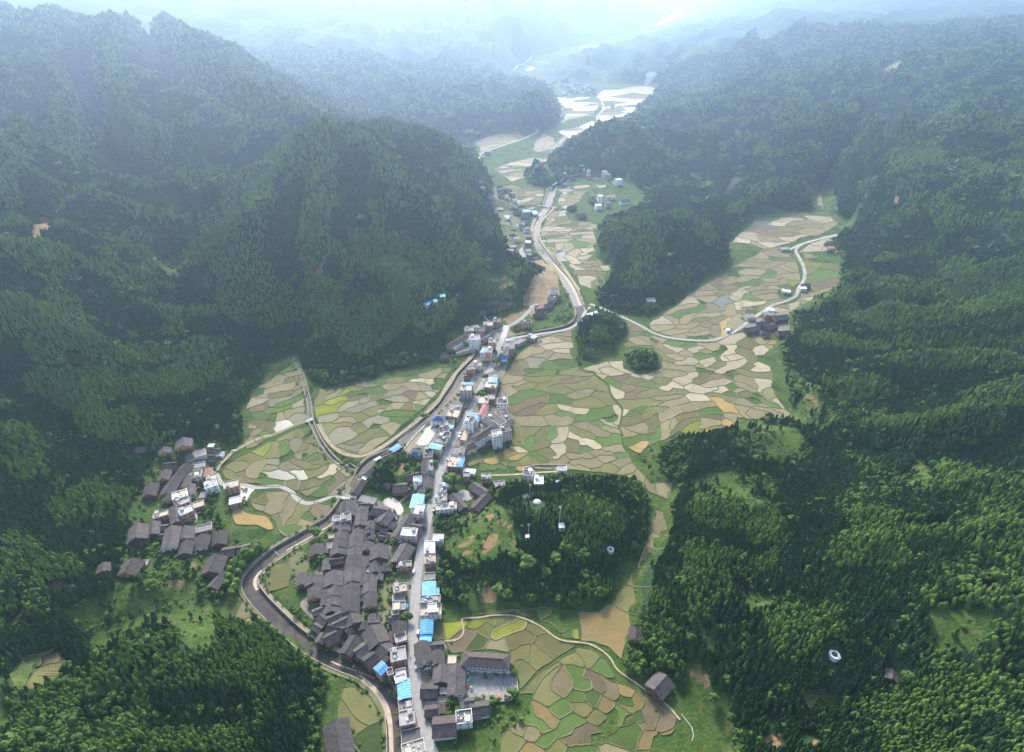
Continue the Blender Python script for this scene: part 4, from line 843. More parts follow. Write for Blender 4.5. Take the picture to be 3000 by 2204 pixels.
def _win_mesh():
    V, F, M = [], [], []
    bxm(V, F, (-.78, -.06, -.78), (.78, .03, .78), 0, M); bxm(V, F, (-.62, -.075, -.62), (.62, -.05, .62), 1, M); bxm(V, F, (-.04, -.09, -.62), (.04, -.07, .62), 0, M); bxm(V, F, (-.9, -.22, -.90), (.9, .03, -.78), 0, M)
    me = bpy.data.meshes.new('window'); me.from_pydata(V, [], F); me.materials.append(M_FRAME); me.materials.append(M_PANE); me.polygons.foreach_set('material_index', M); return me
WIN = _win_mesh()
def _win_open():
    V, F, M = [], [], []
    bxm(V, F, (-.75, -.04, -.7), (.75, .03, .7), 0, M); bxm(V, F, (-.85, -.12, -.82), (.85, .03, -.7), 1, M)
    me = bpy.data.meshes.new('window'); me.from_pydata(V, [], F); me.materials.append(M_PANE); me.materials.append(M_PARA); me.polygons.foreach_set('material_index', M); return me
WINO = _win_open()
def _door_mesh():
    V, F = [], []; bxm(V, F, (-.9, -.08, 0), (.9, .03, 2.4)); bxm(V, F, (-1.2, -.7, 2.45), (1.2, .03, 2.58)); me = bpy.data.meshes.new('door'); me.from_pydata(V, [], F); me.materials.append(M_DOOR); return me
DOOR = _door_mesh()
def _tank_mesh():
    bm = bmesh.new(); bmesh.ops.create_cone(bm, cap_ends=True, segments=12, radius1=.7, radius2=.7, depth=1.5, matrix=Matrix.Translation((0, 0, 1.15)))
    bmesh.ops.create_cone(bm, cap_ends=True, segments=12, radius1=.7, radius2=.1, depth=.35, matrix=Matrix.Translation((0, 0, 2.07)))
    for a in range(4): bmesh.ops.create_cube(bm, size=1, matrix=Matrix.Translation((.5 * math.cos(a * 1.57 + .78), .5 * math.sin(a * 1.57 + .78), .2)) @ Matrix.Diagonal((.1, .1, .4, 1)))
    me = bpy.data.meshes.new('water_tank'); bm.to_mesh(me); bm.free(); me.materials.append(M_TANK); return me
TANK = _tank_mesh()
def inst(name, me, parent, loc, rz=0.0):
    o = bpy.data.objects.new(name, me); COL.objects.link(o); o.parent = parent; o.location = loc; o.rotation_euler = (0, 0, rz); return o
def windows(t, L, W, H, me, sides='xyXY', maxn=5, step=3.3):
    """rows of windows round a block whose long side L lies on local x"""
    st = max(1, int(round(H / 3.2))); hh = H / st
    for s in sides:
        ln, off, rz = (L, W, 0) if s in 'yY' else (W, L, 90)
        n = max(1, min(maxn, int((ln - .8) / step)))
        for k in range(st):
            for i in range(n):
                if k == 0 and s == 'y' and i == n // 2: continue
                q = -ln / 2 + ln * (i + .5) / n; z = hh * k + hh * .55
                if s == 'y': inst('window', me, t, (q, -off / 2, z), 0)
                elif s == 'Y': inst('window', me, t, (-q, off / 2, z), R(180))
                elif s == 'x': inst('window', me, t, (-off / 2, -q, z), R(-90))
                else: inst('window', me, t, (off / 2, q, z), R(90))
    inst('door', DOOR, t, (0, -W / 2 - .01, 0))
def gable_roof(L, W, ze, rise, ov=.8, th=.22, seed=0, ovl=.6, kink=.0):
    V, F = [], []
    y = W / 2 + ov; dz = rise / (W / 2) * ov; a = L / 2 + ovl; n = max(2, int(L / 3)); r = np.random.default_rng(seed)
    prof = [(-y, ze - dz), (-W * .25, ze + rise * .5 - kink), (0, ze + rise), (W * .25, ze + rise * .5 - kink), (y, ze - dz)]
    sag = r.normal(0, .10, (n + 1, 5)); sag[:, 2] *= .6
    for k in (0, 1):
        for i in range(n + 1):
            for j, (py, pz) in enumerate(prof): V.append((-a + 2 * a * i / n, py, pz + sag[i, j] - (th if k else 0)))
    m = 5; N = (n + 1) * m
    for i in range(n):
        for j in range(4):
            p = i * m + j; F.append((p, p + m, p + m + 1, p + 1)); F.append((N + p, N + p + 1, N + p + m + 1, N + p + m))
        F.append((i * m, N + i * m, N + (i + 1) * m, (i + 1) * m)); F.append((i * m + 4, (i + 1) * m + 4, N + (i + 1) * m + 4, N + i * m + 4))
    for i in (0, n):
        for j in range(4): p = i * m + j; F.append((p, p + 1, N + p + 1, N + p))
    return V, F
def gable_wall(L, W, ze, rise, dn=3.0):
    a, y = L / 2, W / 2
    V = [(s * a, q, z) for s in (-1, 1) for q, z in ((-y, -dn), (y, -dn), (y, ze - .05), (0, ze + rise - .25), (-y, ze - .05))]
    return V, [(0, 1, 2, 3, 4)[::-1], (5, 6, 7, 8, 9), (0, 4, 9, 5), (1, 6, 7, 2)]
def hip_roof(L, W, ze, rise, ov=.8):
    a, y, r_ = L / 2 + ov, W / 2 + ov, max(L / 2 - W / 2, .4)
    V = [(-a, -y, ze), (a, -y, ze), (a, y, ze), (-a, y, ze), (-r_, 0, ze + rise), (r_, 0, ze + rise)]
    V += [(x, q, ze - .25) for x, q in ((-a, -y), (a, -y), (a, y), (-a, y))]
    return V, [(0, 1, 5, 4), (1, 2, 5), (2, 3, 4, 5), (3, 0, 4), (9, 8, 7, 6), (0, 6, 7, 1), (1, 7, 8, 2), (2, 8, 9, 3), (3, 9, 6, 0)]
HOUSES = []                                   # (thing, zone, description, row, column)
ORD = ['', 'first', 'second', 'third', 'fourth', 'fifth', 'sixth', 'seventh', 'eighth', 'ninth', 'tenth', 'eleventh', 'twelfth', 'thirteenth', 'fourteenth', 'fifteenth', 'sixteenth', 'seventeenth', 'eighteenth', 'nineteenth', 'twentieth', 'twenty-first', 'twenty-second', 'twenty-third', 'twenty-fourth', 'twenty-fifth', 'twenty-sixth', 'twenty-seventh', 'twenty-eighth', 'twenty-ninth', 'thirtieth']
STN = {1: 'single-storey', 2: 'two-storey', 3: 'three-storey', 4: 'four-storey', 5: 'five-storey', 6: 'six-storey'}
def house(zone_, spec, far=False):
    w_ = spec.split(); kind, tile = w_[0], w_[1]; (x1, y1), (x2, y2) = [[float(q) for q in p.split(',')] for p in w_[2:4]]
    W, H = float(w_[4]), float(w_[5]); opt = w_[6:]
    rise = W * .27 if kind == 'd' else W * .16 if kind in 'um' else W * .3 if kind in 'hn' else 0
    xm, ym = (x1 + x2) / 2, (y1 + y2) / 2
    cx, cy = hit(tile, xm, ym, H + rise)
    x = np.array([cx + dx for dx in (-4, 0, 4)]); zg = float(np.min(height(x, np.full(3, cy)))) if H1(cx, cy) > .3 else 0.0
    lv = max(zg, H1(cx, cy) - 1.0) + H + rise
    p1, p2 = at(tile, x1, y1, lv), at(tile, x2, y2, lv)
    L = math.hypot(p2[0] - p1[0], p2[1] - p1[1]); cx, cy = (p1[0] + p2[0]) / 2, (p1[1] + p2[1]) / 2
    ang = math.atan2(p2[1] - p1[1], p2[0] - p1[0]); z = lv - H - rise
    if math.cos(ang) < 0: ang += math.pi            # local -y then faces the camera when the house lies across the view
    L = max(L, 2.0); k = len(HOUSES); sd_ = k * 7 + 3
    wall = next((o for o in opt if o in WALLM), 'wood' if kind == 'd' else 'brick'); roof = next((o[1:] for o in opt if o[0] == '^'), {'u': 'blue', 'm': 'maroon', 'n': 'navy'}.get(kind, 'grey'))
    big = 'large ' if L * W > 210 else 'small ' if L * W < 45 else ''
    nm = {'d': 'tiled_house', 'f': 'flat_roofed_house', 'u': 'metal_roofed_house', 'm': 'metal_roofed_house', 'h': 'hip_roofed_house', 'n': 'hip_roofed_house'}[kind]
    if L * W < 45 and H < 4.5: nm = {'d': 'tiled_shed', 'f': 'shed'}.get(kind, 'metal_roofed_shed')
    st = max(1, int(round(H / 3.2)))
    t = empty(nm, (cx, cy, z), ang)
    KEEP_OUT.append((cx, cy, min(L, W) / 2 + 1.5))
    for s in (-.33, .33): KEEP_OUT.append((cx + math.cos(ang) * L * s, cy + math.sin(ang) * L * s, W / 2 + 1.0))
    if kind == 'd':
        tm = M_TILE2 if 'brown' in opt else M_TILE
        part('wall', *gable_wall(L, W, H, rise), WALLM[wall], t); part('roof', *gable_roof(L, W, H, rise, seed=sd_), tm, t)
        V, F = [], []; bxm(V, F, (-L / 2 - .6, -.22, H + rise - .05), (L / 2 + .6, .22, H + rise + .22)); part('ridge_tiles', V, F, tm, t)
        if not far and L * W > 30:
            e = -1 if math.sin(ang) > 0 else 1        # the gable end nearer the camera
            rz = R(-90) if e < 0 else R(90)
            if wall == 'wood' or 'gable' in opt:
                g = W / 2 - .3; gm = WALLM['white'] if 'wgable' in opt else M_GABLE if 'gable' in opt else None
                if gm: part('gable_boards', [(e * (L / 2 + .06), -g, H * .55), (e * (L / 2 + .06), g, H * .55), (e * (L / 2 + .06), g, H - .2), (e * (L / 2 + .06), 0, H + rise - .5), (e * (L / 2 + .06), -g, H - .2)], [(0, 1, 2, 3, 4)], gm, t)
            for q in (-W * .22, W * .22): inst('window', WINO, t, (e * (L / 2 + .08), q, H * .72), rz)
            inst('door', DOOR, t, (e * (L / 2 + .02), 0, 0), rz)
        desc = big + ('brown' if 'brown' in opt else 'dark') + '-tiled ' + ('shed' if 'shed' in nm else {'wood': 'timber house', 'white': 'house with white walls', 'cream': 'house with cream walls', 'grey': 'house with grey walls', 'brick': 'brick house'}.get(wall, wall + ' house'))
        if 'gable' in opt: desc += ' with orange gable'
        if 'wgable' in opt: desc += ' with white gable'
    else:
        V, F = [], []; bxm(V, F, (-L / 2, -W / 2, -3.0), (L / 2, W / 2, H - .3)); part('wall', V, F, WALLM[wall], t)
        if kind == 'f':
            V, F = [], []; bxm(V, F, (-L / 2 - .15, -W / 2 - .15, H - .3), (L / 2 + .15, W / 2 + .15, H)); part('roof', V, F, ROOFM[roof], t)
            pm = {'white': WALLM['white'], 'cream': WALLM['cream']}.get(wall, M_PARA); ph = .9 if H > 4.5 else .35
            V, F = [], []
            for lo, hi in (((-L / 2 - .15, -W / 2 - .15), (L / 2 + .15, -W / 2 + .1)), ((-L / 2 - .15, W / 2 - .1), (L / 2 + .15, W / 2 + .15)), ((-L / 2 - .15, -W / 2 + .1), (-L / 2 + .1, W / 2 - .1)), ((L / 2 - .1, -W / 2 + .1), (L / 2 + .15, W / 2 - .1))):
                bxm(V, F, (*lo, H), (*hi, H + ph))
            part('parapet', V, F, pm if roof != 'white' else WALLM['white'], t)
            r = np.random.default_rng(sd_)
            if not far and H > 5.5 and L * W > 50:
                sx, sy = (r.choice([-1, 1]) * L * .27, r.choice([-1, 1]) * W * .22)
                V, F = [], []; bxm(V, F, (sx - 1.6, sy - 1.4, H), (sx + 1.6, sy + 1.4, H + 2.4)); bxm(V, F, (sx - 1.9, sy - 1.7, H + 2.4), (sx + 1.9, sy + 1.7, H + 2.6)); part('stair_hut', V, F, WALLM[wall] if wall in ('white', 'cream') else ROOFM['grey'], t)
                if r.random() < .7: inst('water_tank', TANK, t, (-sx * .8, sy * .6 - 1, H))
                if roof == 'debris' or r.random() < .35:
                    V, F = [], []
                    for _ in range(9):
                        px, py = r.uniform(-.4, .4) * L, r.uniform(-.4, .4) * W; q = .3 + .5 * r.random(); bxm(V, F, (px - q, py - q * .7, H), (px + q, py + q * .7, H + .2 + .7 * r.random()))
                    part('rooftop_clutter', V, F, M_PARA if r.random() < .5 else M_TILE2, t)['kind'] = 'stuff'
            desc = f"{big}{STN[min(st, 6)] if H > 4 else 'low'} {wall} {'shed' if nm == 'shed' else 'building'} with flat {'cluttered' if roof == 'debris' else roof} roof"
        elif kind in 'um':
            part('metal_roof', *gable_roof(L, W, H, rise * .55, ov=.7, th=.12, seed=1, ovl=.7), ROOFM[roof], t)
            V, F = [], []                              # standing seams
            for i in range(max(2, int(L / 1.5))):
                q = -L / 2 - .6 + (L + 1.2) * (i + .5) / max(2, int(L / 1.5))
                for s in (-1, 1):
                    c = len(V); e = W / 2 + .7; zz_ = H - rise * .55 / (W / 2) * .7
                    V += [(q - .06, s * e, zz_ + .06), (q + .06, s * e, zz_ + .06), (q + .06, 0, H + rise * .55 + .08), (q - .06, 0, H + rise * .55 + .08)]; F.append((c, c + 1, c + 2, c + 3))
            part('roof_seams', V, F, ROOFM[roof], t)['kind'] = 'stuff'
            rn = {'blue': 'bright blue', 'light': 'light blue', 'navy': 'navy'}.get(roof, roof)
            desc = f"{big}{'low shed' if H < 4.3 else STN[min(st, 6)] + ' ' + wall + ' building'} under a {rn} metal roof"
        else:
            part('roof', *hip_roof(L, W, H, rise), ROOFM['navy'] if kind == 'n' else M_TILE2, t)
            if kind == 'n': part('upper_roof', *hip_roof(L * .5, W * .45, H + rise * .75, rise * .55, .5), ROOFM['navy'], t)
            V, F = [], []; bxm(V, F, (-max(L / 2 - W / 2, .4), -.2, H + rise - .06), (max(L / 2 - W / 2, .4), .2, H + rise + .16)); part('ridge_tiles', V, F, ROOFM['navy'] if kind == 'n' else M_TILE, t)
            desc = f"{'long ' if L > 25 else ''}{STN[min(st, 6)]} {wall} building under a {'navy blue' if kind == 'n' else 'dark'} hipped roof"
        if H > 4.5:
            if far: windows(t, L, W, H, WIN, 'y', 3)
            else: windows(t, L, W, H, WIN if wall in ('white', 'cream', 'pink', 'yellow', 'orange') else WINO, 'yxX' if L * H > 60 else 'yxX', 12 if 'many' in opt else 5, 2.6 if 'many' in opt else 3.4)
            if not far and wall in ('white', 'cream', 'pink', 'grey', 'brick') and L > 7:
                V, F = [], []
                for k_ in range(1, st): bxm(V, F, (-L / 2 - .12, -W / 2 - .14, H / st * k_ - .12), (L / 2 + .12, -W / 2 - .01, H / st * k_ + .1))
                if V: part('floor_bands', V, F, M_PARA, t)
            if 'balcony' in opt:
                for k_ in range(1, st):
                    V, F = [], []; z0 = H / st * k_; bxm(V, F, (-L / 2, -W / 2 - 1.3, z0 - .15), (L / 2, -W / 2 - .15, z0)); bxm(V, F, (-L / 2, -W / 2 - 1.3, z0), (L / 2, -W / 2 - 1.15, z0 + .9)); part('balcony', V, F, WALLM['white'] if wall != 'white' else M_PARA, t)
        else: inst('door', DOOR, t, (0, -W / 2 - .01, 0))
    for o in opt:
        if o[0] == '!': desc = o[1:].replace('_', ' ')
    nx, ny = nat(tile, xm, ym)
    HOUSES.append((t, zone_, desc, float(ny), float(nx)))
    return t
# kind, crop, the two ends of the roof's middle line, width, height, walls, ^roof and notes
VILLAGE = '''
@on the right side of the lower main street
h T1 1262,75 2030,125 9.5 7.5 white many balcony !long_dark-roofed_school_block_with_white_balcony_bands_above_the_school_yard
d T2 1880,995 1920,1310 10 6.5 cream !long_dark-tiled_house_with_cream_front_right_against_the_lower_main_street
d T4 742,1350 952,1340 7 5 wood
d T4 842,1430 850,1640 9 5 wood
d T1 928,200 912,470 11 5 wood
d T1 1172,185 1152,660 10.5 6 grey !long_dark-tiled_school_hall_beside_the_play_equipment
d T1 580,610 852,605 9 4.5 wood
f T1 895,640 1015,640 4 3 grey
f T1 1095,62 1090,190 5.5 4 grey ^tan
d T1 650,960 838,935 6.5 4 wood brown
d T1 905,850 915,1000 4.5 4.5 wood brown
d T1 775,1200 1150,1165 12 5 white brown
f T1 1282,960 1295,1180 10 7 white ^dark
d T1 1395,925 1695,880 9 4.5 white
d T1 1410,1030 1555,1010 5 4 wood
d T1 1300,815 1450,805 5 4 wood
u T2 2005,15 2005,265 9.2 9 grey ^light
u T2 2128,110 2128,235 3 7 grey ^light
f T2 1860,320 2190,305 6 9 brick ^debris
f T2 1862,500 2205,480 9 7 cream ^tan
f T2 2060,390 2060,530 6.5 10 brick ^white
u T2 1970,640 1960,855 8 7.5 white
u T2 1955,862 1945,985 7 6.5 grey ^light
f H 605,240 672,240 7 8 white ^white
f H 582,262 582,342 8.5 8.5 brick ^white
f H 584,352 584,408 9 8 brick ^tan
f T4 725,165 725,280 8.5 5 grey ^debris
f T5 1500,1000 1838,970 6.5 6.5 white ^tan
f T5 1612,625 1600,750 7.5 8.5 grey ^debris
f T5 1612,780 1600,920 8 8 grey ^debris
u T5 1600,600 1705,620 3.5 7.5 grey ^teal
@on the left side of the lower main street
u T1 285,455 315,740 7.5 9 brick ^light
f T1 155,470 335,400 5 9 brick ^white
f T1 245,285 258,400 6.5 8.5 brick ^grey
f T2 1490,1115 1510,1330 10.5 9 brick ^grey
f T1 312,725 340,955 9 7.5 grey ^debris
f T1 345,965 360,1200 9.5 8 brick ^grey
f T1 412,1275 430,1500 12 5 grey ^dark
f T1 440,1480 470,1690 13.5 9 cream ^grey
u T2 1275,1380 1155,1488 7 8 brick
f T2 1320,1525 1410,1490 5 8.5 brick ^dark
f T2 1520,65 1530,195 10 8 brick ^tan
f T2 1505,235 1500,340 9 4.5 grey ^debris
f T2 1468,350 1465,490 5 8 grey ^tan
f T2 1570,355 1565,490 4.5 5 brick ^debris
d T2 1350,630 1515,610 5.5 4.5 wood
f T2 1452,505 1452,575 5 6 grey ^debris
d T2 1502,670 1528,865 9 7 brick
f T2 1528,885 1550,1010 8 7 cream ^grey
d T2 1520,1050 1640,1040 4.5 4 wood
d T2 1370,845 1400,1020 6 3.5 wood brown
f T3 1780,610 2030,625 8 9 pink ^white
d T3 1938,495 2088,520 6 8.5 brick
f T3 1820,1105 1820,1190 11.5 6 brick ^grey
u T5 1215,765 1165,970 10 9 white ^light
f T5 1255,950 1208,1105 8 10 pink ^white
d T5 1280,1190 1270,1290 5.5 5 wood
f T5 1200,490 1195,585 7.5 10 white ^blue
d T5 1360,475 1350,650 9 5 grey
d T5 1288,585 1242,740 7 6 wood
d T5 1330,205 1320,395 6 8 grey brown
f T5 1405,230 1400,385 5.5 8 grey ^debris
@between the old quarter and the main street
d T3 1920,315 1685,680 10 5.5 white !long_narrow_dark-tiled_house_slanting_beside_the_pink_white-roofed_building
d T3 1870,800 1700,1090 12 5.5 wood
d T3 1590,1050 1560,1240 4 4 wood
d T3 1490,1085 1480,1240 5 4 wood
d T3 1410,800 1390,1010 14 6 wood
d T3 1350,1050 1335,1245 8.5 5 wood
d T3 1230,1010 1222,1150 5 4.5 wood
f T3 1150,1230 1262,1230 4.5 3 white ^white
d T3 1220,760 1200,882 8.5 5 wood gable
d T3 1410,1290 1395,1380 5.5 4 wood
d T3 1250,1295 1238,1410 9 5 wood
d T2 1030,-20 1010,170 9.5 5 wood
d T2 1040,182 1022,410 9 5.5 wood gable
d T2 905,220 900,340 3.5 3.5 wood
d T2 1065,552 1060,670 4.5 4 wood
d T2 940,690 925,790 7 4.5 wood
d T2 1000,702 1180,690 4.5 4 wood
d T2 1055,750 1180,1010 14.5 6 wood
d T2 1200,1050 1330,1170 12 5.5 wood
d T2 1245,1170 1345,1285 9 5 wood
d T3 1260,420 1250,540 6.5 5 wood
d T3 1248,545 1240,615 7 4.5 wood
d T3 1200,340 1310,310 5 4 wood
d T3 1290,640 1260,710 5 4 wood
d T3 1350,500 1440,520 4.5 3.5 wood
d T3 1440,560 1540,580 4.5 3.5 wood
d T3 1540,640 1610,660 5 3.5 grey
d T3 1400,680 1480,690 4 3.5 wood
d T3 1300,215 1560,255 10 6 wood
d T3 1575,255 1440,430 11 6 wood gable
d T3 1440,300 1360,420 5 4.5 wood
d T3 1640,440 1580,540 5 4 wood
@in the right-hand row of the old lane
d T3 1090,155 1250,145 4.5 4.5 wood
d T3 1125,185 1095,470 9.5 5.5 wood gable
d T3 1080,495 1070,590 8 4 wood
d T3 1030,605 1010,820 11.5 5.5 wood
d T3 1015,830 995,960 10.5 5.5 wood
d T3 990,975 975,1190 12 5.5 wood
d T3 975,1195 962,1400 12.5 6 wood
d T2 735,-5 702,270 12.5 5.5 wood
d T2 698,275 684,490 13 6 wood
d T2 690,492 765,690 11.5 5.5 wood
d T3 1130,1000 1118,1270 6 4.5 wood
d T3 1115,1290 1098,1480 6 4.5 wood
d T3 1090,1490 1078,1640 6 4 wood
d T3 1150,625 1140,730 5 4.5 grey
@in the left-hand rows of the old lane
d T3 945,85 920,310 7.5 5.5 wood
d T3 820,105 790,270 5.5 4 wood
f T3 650,400 772,390 5.5 5 white ^debris
f T3 860,300 865,432 8.5 8 grey ^debris
d T3 840,442 822,560 9.5 5.5 wood gable
d T3 690,490 690,545 4.5 3.2 wood
d T3 785,592 745,830 10.5 6 wood
f T3 635,655 635,712 5.5 3.6 brick ^grey
d T3 740,835 722,945 13 5 wood
f T3 605,795 605,880 5 4.5 grey ^debris
d T3 372,802 372,955 11 5.5 wood
d T3 515,790 515,945 4.5 4.5 wood
d T3 602,1070 810,1045 6.5 5 wood gable
d T3 535,1042 530,1215 5.5 5 wood
d T3 665,1235 635,1455 13 6 wood
d T3 655,1470 640,1640 12 5.5 wood
d T3 125,1285 120,1460 7 5 wood
d T3 322,1295 312,1440 12 5.5 wood
d T3 515,1335 510,1440 4.5 4 wood
d T2 125,45 100,270 10 5.5 wood gable
d T2 418,185 400,390 11 5.5 wood
d T2 300,150 288,395 6.5 5 wood
d T2 388,400 385,495 12 5 wood
d T2 90,520 250,455 5 4.5 wood
d T2 205,565 320,680 7 5 wood
d T2 330,640 555,535 8 5.5 wood
d T2 420,735 650,620 8 5.5 wood
d T2 105,720 225,790 5.5 4.5 wood
d T2 330,745 590,800 8 5 wood
d T2 275,960 480,855 9.5 5 wood gable
d T2 270,865 190,1010 6 4.5 wood
d T2 640,850 740,785 5 4.5 wood
d T2 790,910 620,1190 9 5 wood
d T2 965,1060 790,1180 8 5 wood
d T2 1110,1200 945,1330 10 5 wood
d T2 1190,1290 1040,1400 5 4 wood
@along the dark river by the grassy knoll
u E 383,1278 330,1312 6 4 wood
d T5 640,165 780,100 6 4.5 wood
f T5 490,220 590,165 3 3 grey ^white
d T5 450,335 340,440 8 4.5 wood
d T5 290,525 140,740 8 5 wood
f T5 290,500 362,512 5 4 white ^white
u T5 240,550 300,530 4 3.5 grey
f T5 92,785 190,792 6 4 white ^grey
f T5 250,840 500,895 7 4 grey ^debris
f T5 370,870 410,885 3 3.5 white ^white
d T5 1020,480 1220,425 9 5.5 wood gable
d T5 800,630 1010,620 11 5.5 wood
d T5 655,590 760,620 5 4 wood
d T5 990,660 1050,700 5 4 wood
@on the left side of the middle main street
n T6 120,1130 280,1145 8 4 grey
n T6 488,560 690,572 8 8 white
f T6 440,1075 412,1240 8 8 grey ^dark
u T6 450,1025 630,1060 7 9.5 yellow ^light
f T6 640,915 605,1000 13 8 grey ^debris
f T6 700,825 672,905 12 8.5 cream ^dark
f T6 692,740 662,820 11 9 brick ^dark
f T6 768,640 760,740 10 8 grey ^dark
u T6 712,712 820,730 4.5 8.6 grey ^light
f T6 860,450 802,572 13 9 brick ^tan
f T6 900,350 862,440 12 7.5 brick ^debris
d T6 960,320 1080,300 8 4.5 grey
u T7 510,1250 705,1252 4.5 13 grey
f T7 600,1275 582,1380 13 12.4 grey ^tan
f T7 602,1005 740,1025 8 7.5 orange ^debris !orange-brick_house_with_cluttered_roof_overhanging_the_river_bank
f T7 712,932 848,942 8 8 cream ^grey
d T7 560,1140 650,1130 8 4 wood
f T7 950,662 920,750 13 12 cream ^grey !cream_corner_building_with_a_red_wall_sign_and_blue_roof_edge
u T7 905,680 852,740 4.5 12.6 cream ^light
f T7 1020,525 1020,590 8.5 13 brick ^grey
@on the right side of the middle main street
f T6 930,1065 892,1200 13 9 grey ^debris
f T6 900,1225 842,1400 14 9 brick ^tan
u T6 970,1245 922,1370 5.5 11 brick
f T6 1000,1452 1195,1472 6 4 white ^white
f T6 1050,1485 1050,1560 6 7 brick ^debris
d T6 690,1500 830,1490 8 4.5 wood
f T6 1300,1555 1450,1550 7 7 brick ^debris
f T6 2060,1445 2060,1540 9 8 white ^dark
f E 1300,1487 1300,1540 8.5 7 white ^white
f E 1422,1435 1485,1435 5.5 4 white ^grey
f E 1415,1522 1438,1522 3.5 3.5 white ^light
f E 1240,1465 1275,1460 5 4 brick ^debris
f E 1010,1540 1075,1530 7 5 brick ^debris
d E 862,1530 950,1585 9.5 5 wood
d E 965,1595 875,1690 9 5.5 brick brown
d T5 1775,765 1960,985 8 5 wood
f T6 1345,245 1320,350 11 7.5 brick ^tan
m T6 1370,365 1282,530 6.5 8 white ^maroon
u T6 1130,522 1250,525 4.5 7 white
u T6 1232,545 1207,640 3.5 7.4 white
f T6 1130,565 1085,670 9 13 white ^dark balcony
f T6 1640,270 1632,360 11 10 white ^dark
f T6 1635,445 1755,620 8.5 11 pink ^dark
f T6 1405,520 1655,690 9.5 13 cream ^dark many
h T6 1500,705 1160,920 8 11 white many
f T6 1475,855 1620,835 10 16 white ^grey many
f T6 1620,795 1765,755 9 13 pink ^dark many
h T6 1020,1045 1180,990 9 7 yellow many
f T6 1060,795 985,950 6 4 grey ^tan
f T7 1062,1085 1035,1180 12 9 grey ^debris
u T7 1040,1145 1022,1220 9 11 grey ^light
f T7 1020,1225 980,1330 14 10 brick ^tan
f T7 1010,1440 1005,1520 8 5.5 brick ^grey
f T7 1230,702 1200,790 10 12 grey ^dark !grey_building_with_a_big_blue_billboard_on_its_front
f T7 1312,575 1300,690 12 11 brick ^debris
f T7 1235,575 1380,580 7 10 white ^grey
f T7 1535,525 1400,600 9 5 grey ^debris
f T7 1622,460 1740,505 9 6 brick ^white
@at the foot of the wooded hill by the upper street
h T7 620,440 300,620 9 7.5 white many
f T7 738,465 720,545 13 15 white ^grey many balcony
d T7 1010,455 862,540 8 5 wood
f T7 640,335 650,400 12 7 brick ^grey
f T7 745,310 745,350 9 6 brick ^grey
f T7 830,345 822,400 11 8 brick ^dark
f T7 960,245 950,310 12 9 brick ^tan
f T7 1100,190 1100,250 10 9 brick ^debris
d T7 165,790 305,775 8 5 wood
d T7 195,720 295,710 6 4 wood
d T7 830,55 925,50 8 4.5 wood
d E 965,335 1038,330 8 5 wood gable
d E 1028,362 1082,352 6 4 wood
d E 1078,290 1120,290 6 4 grey
d E 1088,350 1118,335 6 4.5 wood
u E 622,318 550,348 7 4 grey ^blue
u E 632,292 680,286 8 4 grey ^light
u E 762,288 776,284 6 4 grey ^blue
@beside the upper road and river fork
d T7 1400,310 1490,272 6 4.5 orange
f T7 1530,242 1665,242 9 8.5 brick ^dark
f E 1280,372 1330,365 11 9 red ^rust
d E 1330,358 1385,340 10 5 wood
d E 1268,415 1325,408 10 4 wood
f E 1405,245 1400,290 12 10 brick ^dark
d E 1262,75 1330,105 10 5 brick brown
d E 1300,120 1340,130 8 4 wood
f E 1375,300 1400,318 9 7 grey ^debris
@in the upper hamlet along the village road
f T10 370,1085 475,1085 9 9 orange ^grey
f T10 400,1020 510,1020 14 5 grey ^debris
f T10 478,890 562,890 9 9 white ^debris
f T10 672,945 760,950 10 4 grey ^white
f T10 680,850 780,850 10 7 brick ^debris
f T10 640,770 720,770 12 5 white ^debris
f T10 565,640 630,640 9 13 grey ^dark
u T10 522,665 550,662 6 4 grey ^blue
u T10 628,640 645,640 8 5 grey ^blue
u T10 318,510 412,520 16 6 grey ^blue
f T10 130,405 298,405 14 10 brick ^grey
u T10 188,370 252,360 8 11 grey ^light
u T10 628,420 755,415 15 7 grey ^blue
u T10 785,440 860,435 20 6 grey ^light
d T10 310,330 380,325 10 6 brick
d T10 420,400 480,395 10 5 wood
d T10 500,400 550,395 9 5 wood
d T10 470,465 560,460 11 5 wood
d T10 230,560 300,550 10 5 wood
d T10 320,600 420,590 11 5 wood
d T10 260,650 350,645 10 5 wood
f T10 280,715 370,720 12 4 grey ^debris
d T10 360,660 440,650 9 5 wood
d T10 410,830 490,815 12 5 brick brown
d T10 90,260 150,250 10 6 brick
d T10 200,30 280,20 10 6 white
d T10 220,110 310,100 10 5 wood
d T10 300,80 350,60 10 6 wood
d T10 340,100 430,80 9 5 wood
d T10 240,200 300,190 10 5 wood
d T10 60,400 120,395 9 5 wood
d T10 100,480 180,470 10 5 wood
d T10 330,270 400,255 9 5 wood
d T10 560,365 640,355 10 5 white
@in the hamlet across the valley, upper right
f T10 1865,190 1940,190 12 14 white ^white
m T10 2090,180 2150,180 12 7 white ^rust
f T10 2000,210 2070,200 10 7 pink ^rust
f T10 1985,300 2060,295 11 10 grey ^dark
f T10 1825,345 1920,340 12 9 white ^white
d T10 1740,275 1845,265 11 5 wood
d T10 1380,365 1495,350 13 6 wood
d T10 1530,490 1660,480 14 6 wood
f B 1620,1122 1640,1122 9 16 cream ^grey
f B 1722,1130 1748,1128 9 14 white ^grey
f B 1748,1150 1770,1148 10 13 brick ^grey
f B 1808,1185 1845,1180 12 13 white ^white
d B 1450,1165 1520,1150 10 5 wood
d B 1525,1148 1600,1138 10 5 wood
d B 1645,1140 1710,1142 10 5 wood
d B 1840,1320 1900,1315 10 6 white
d B 1720,1060 1770,1060 10 5 wood
f B 1650,1285 1660,1290 8 6 brick ^grey
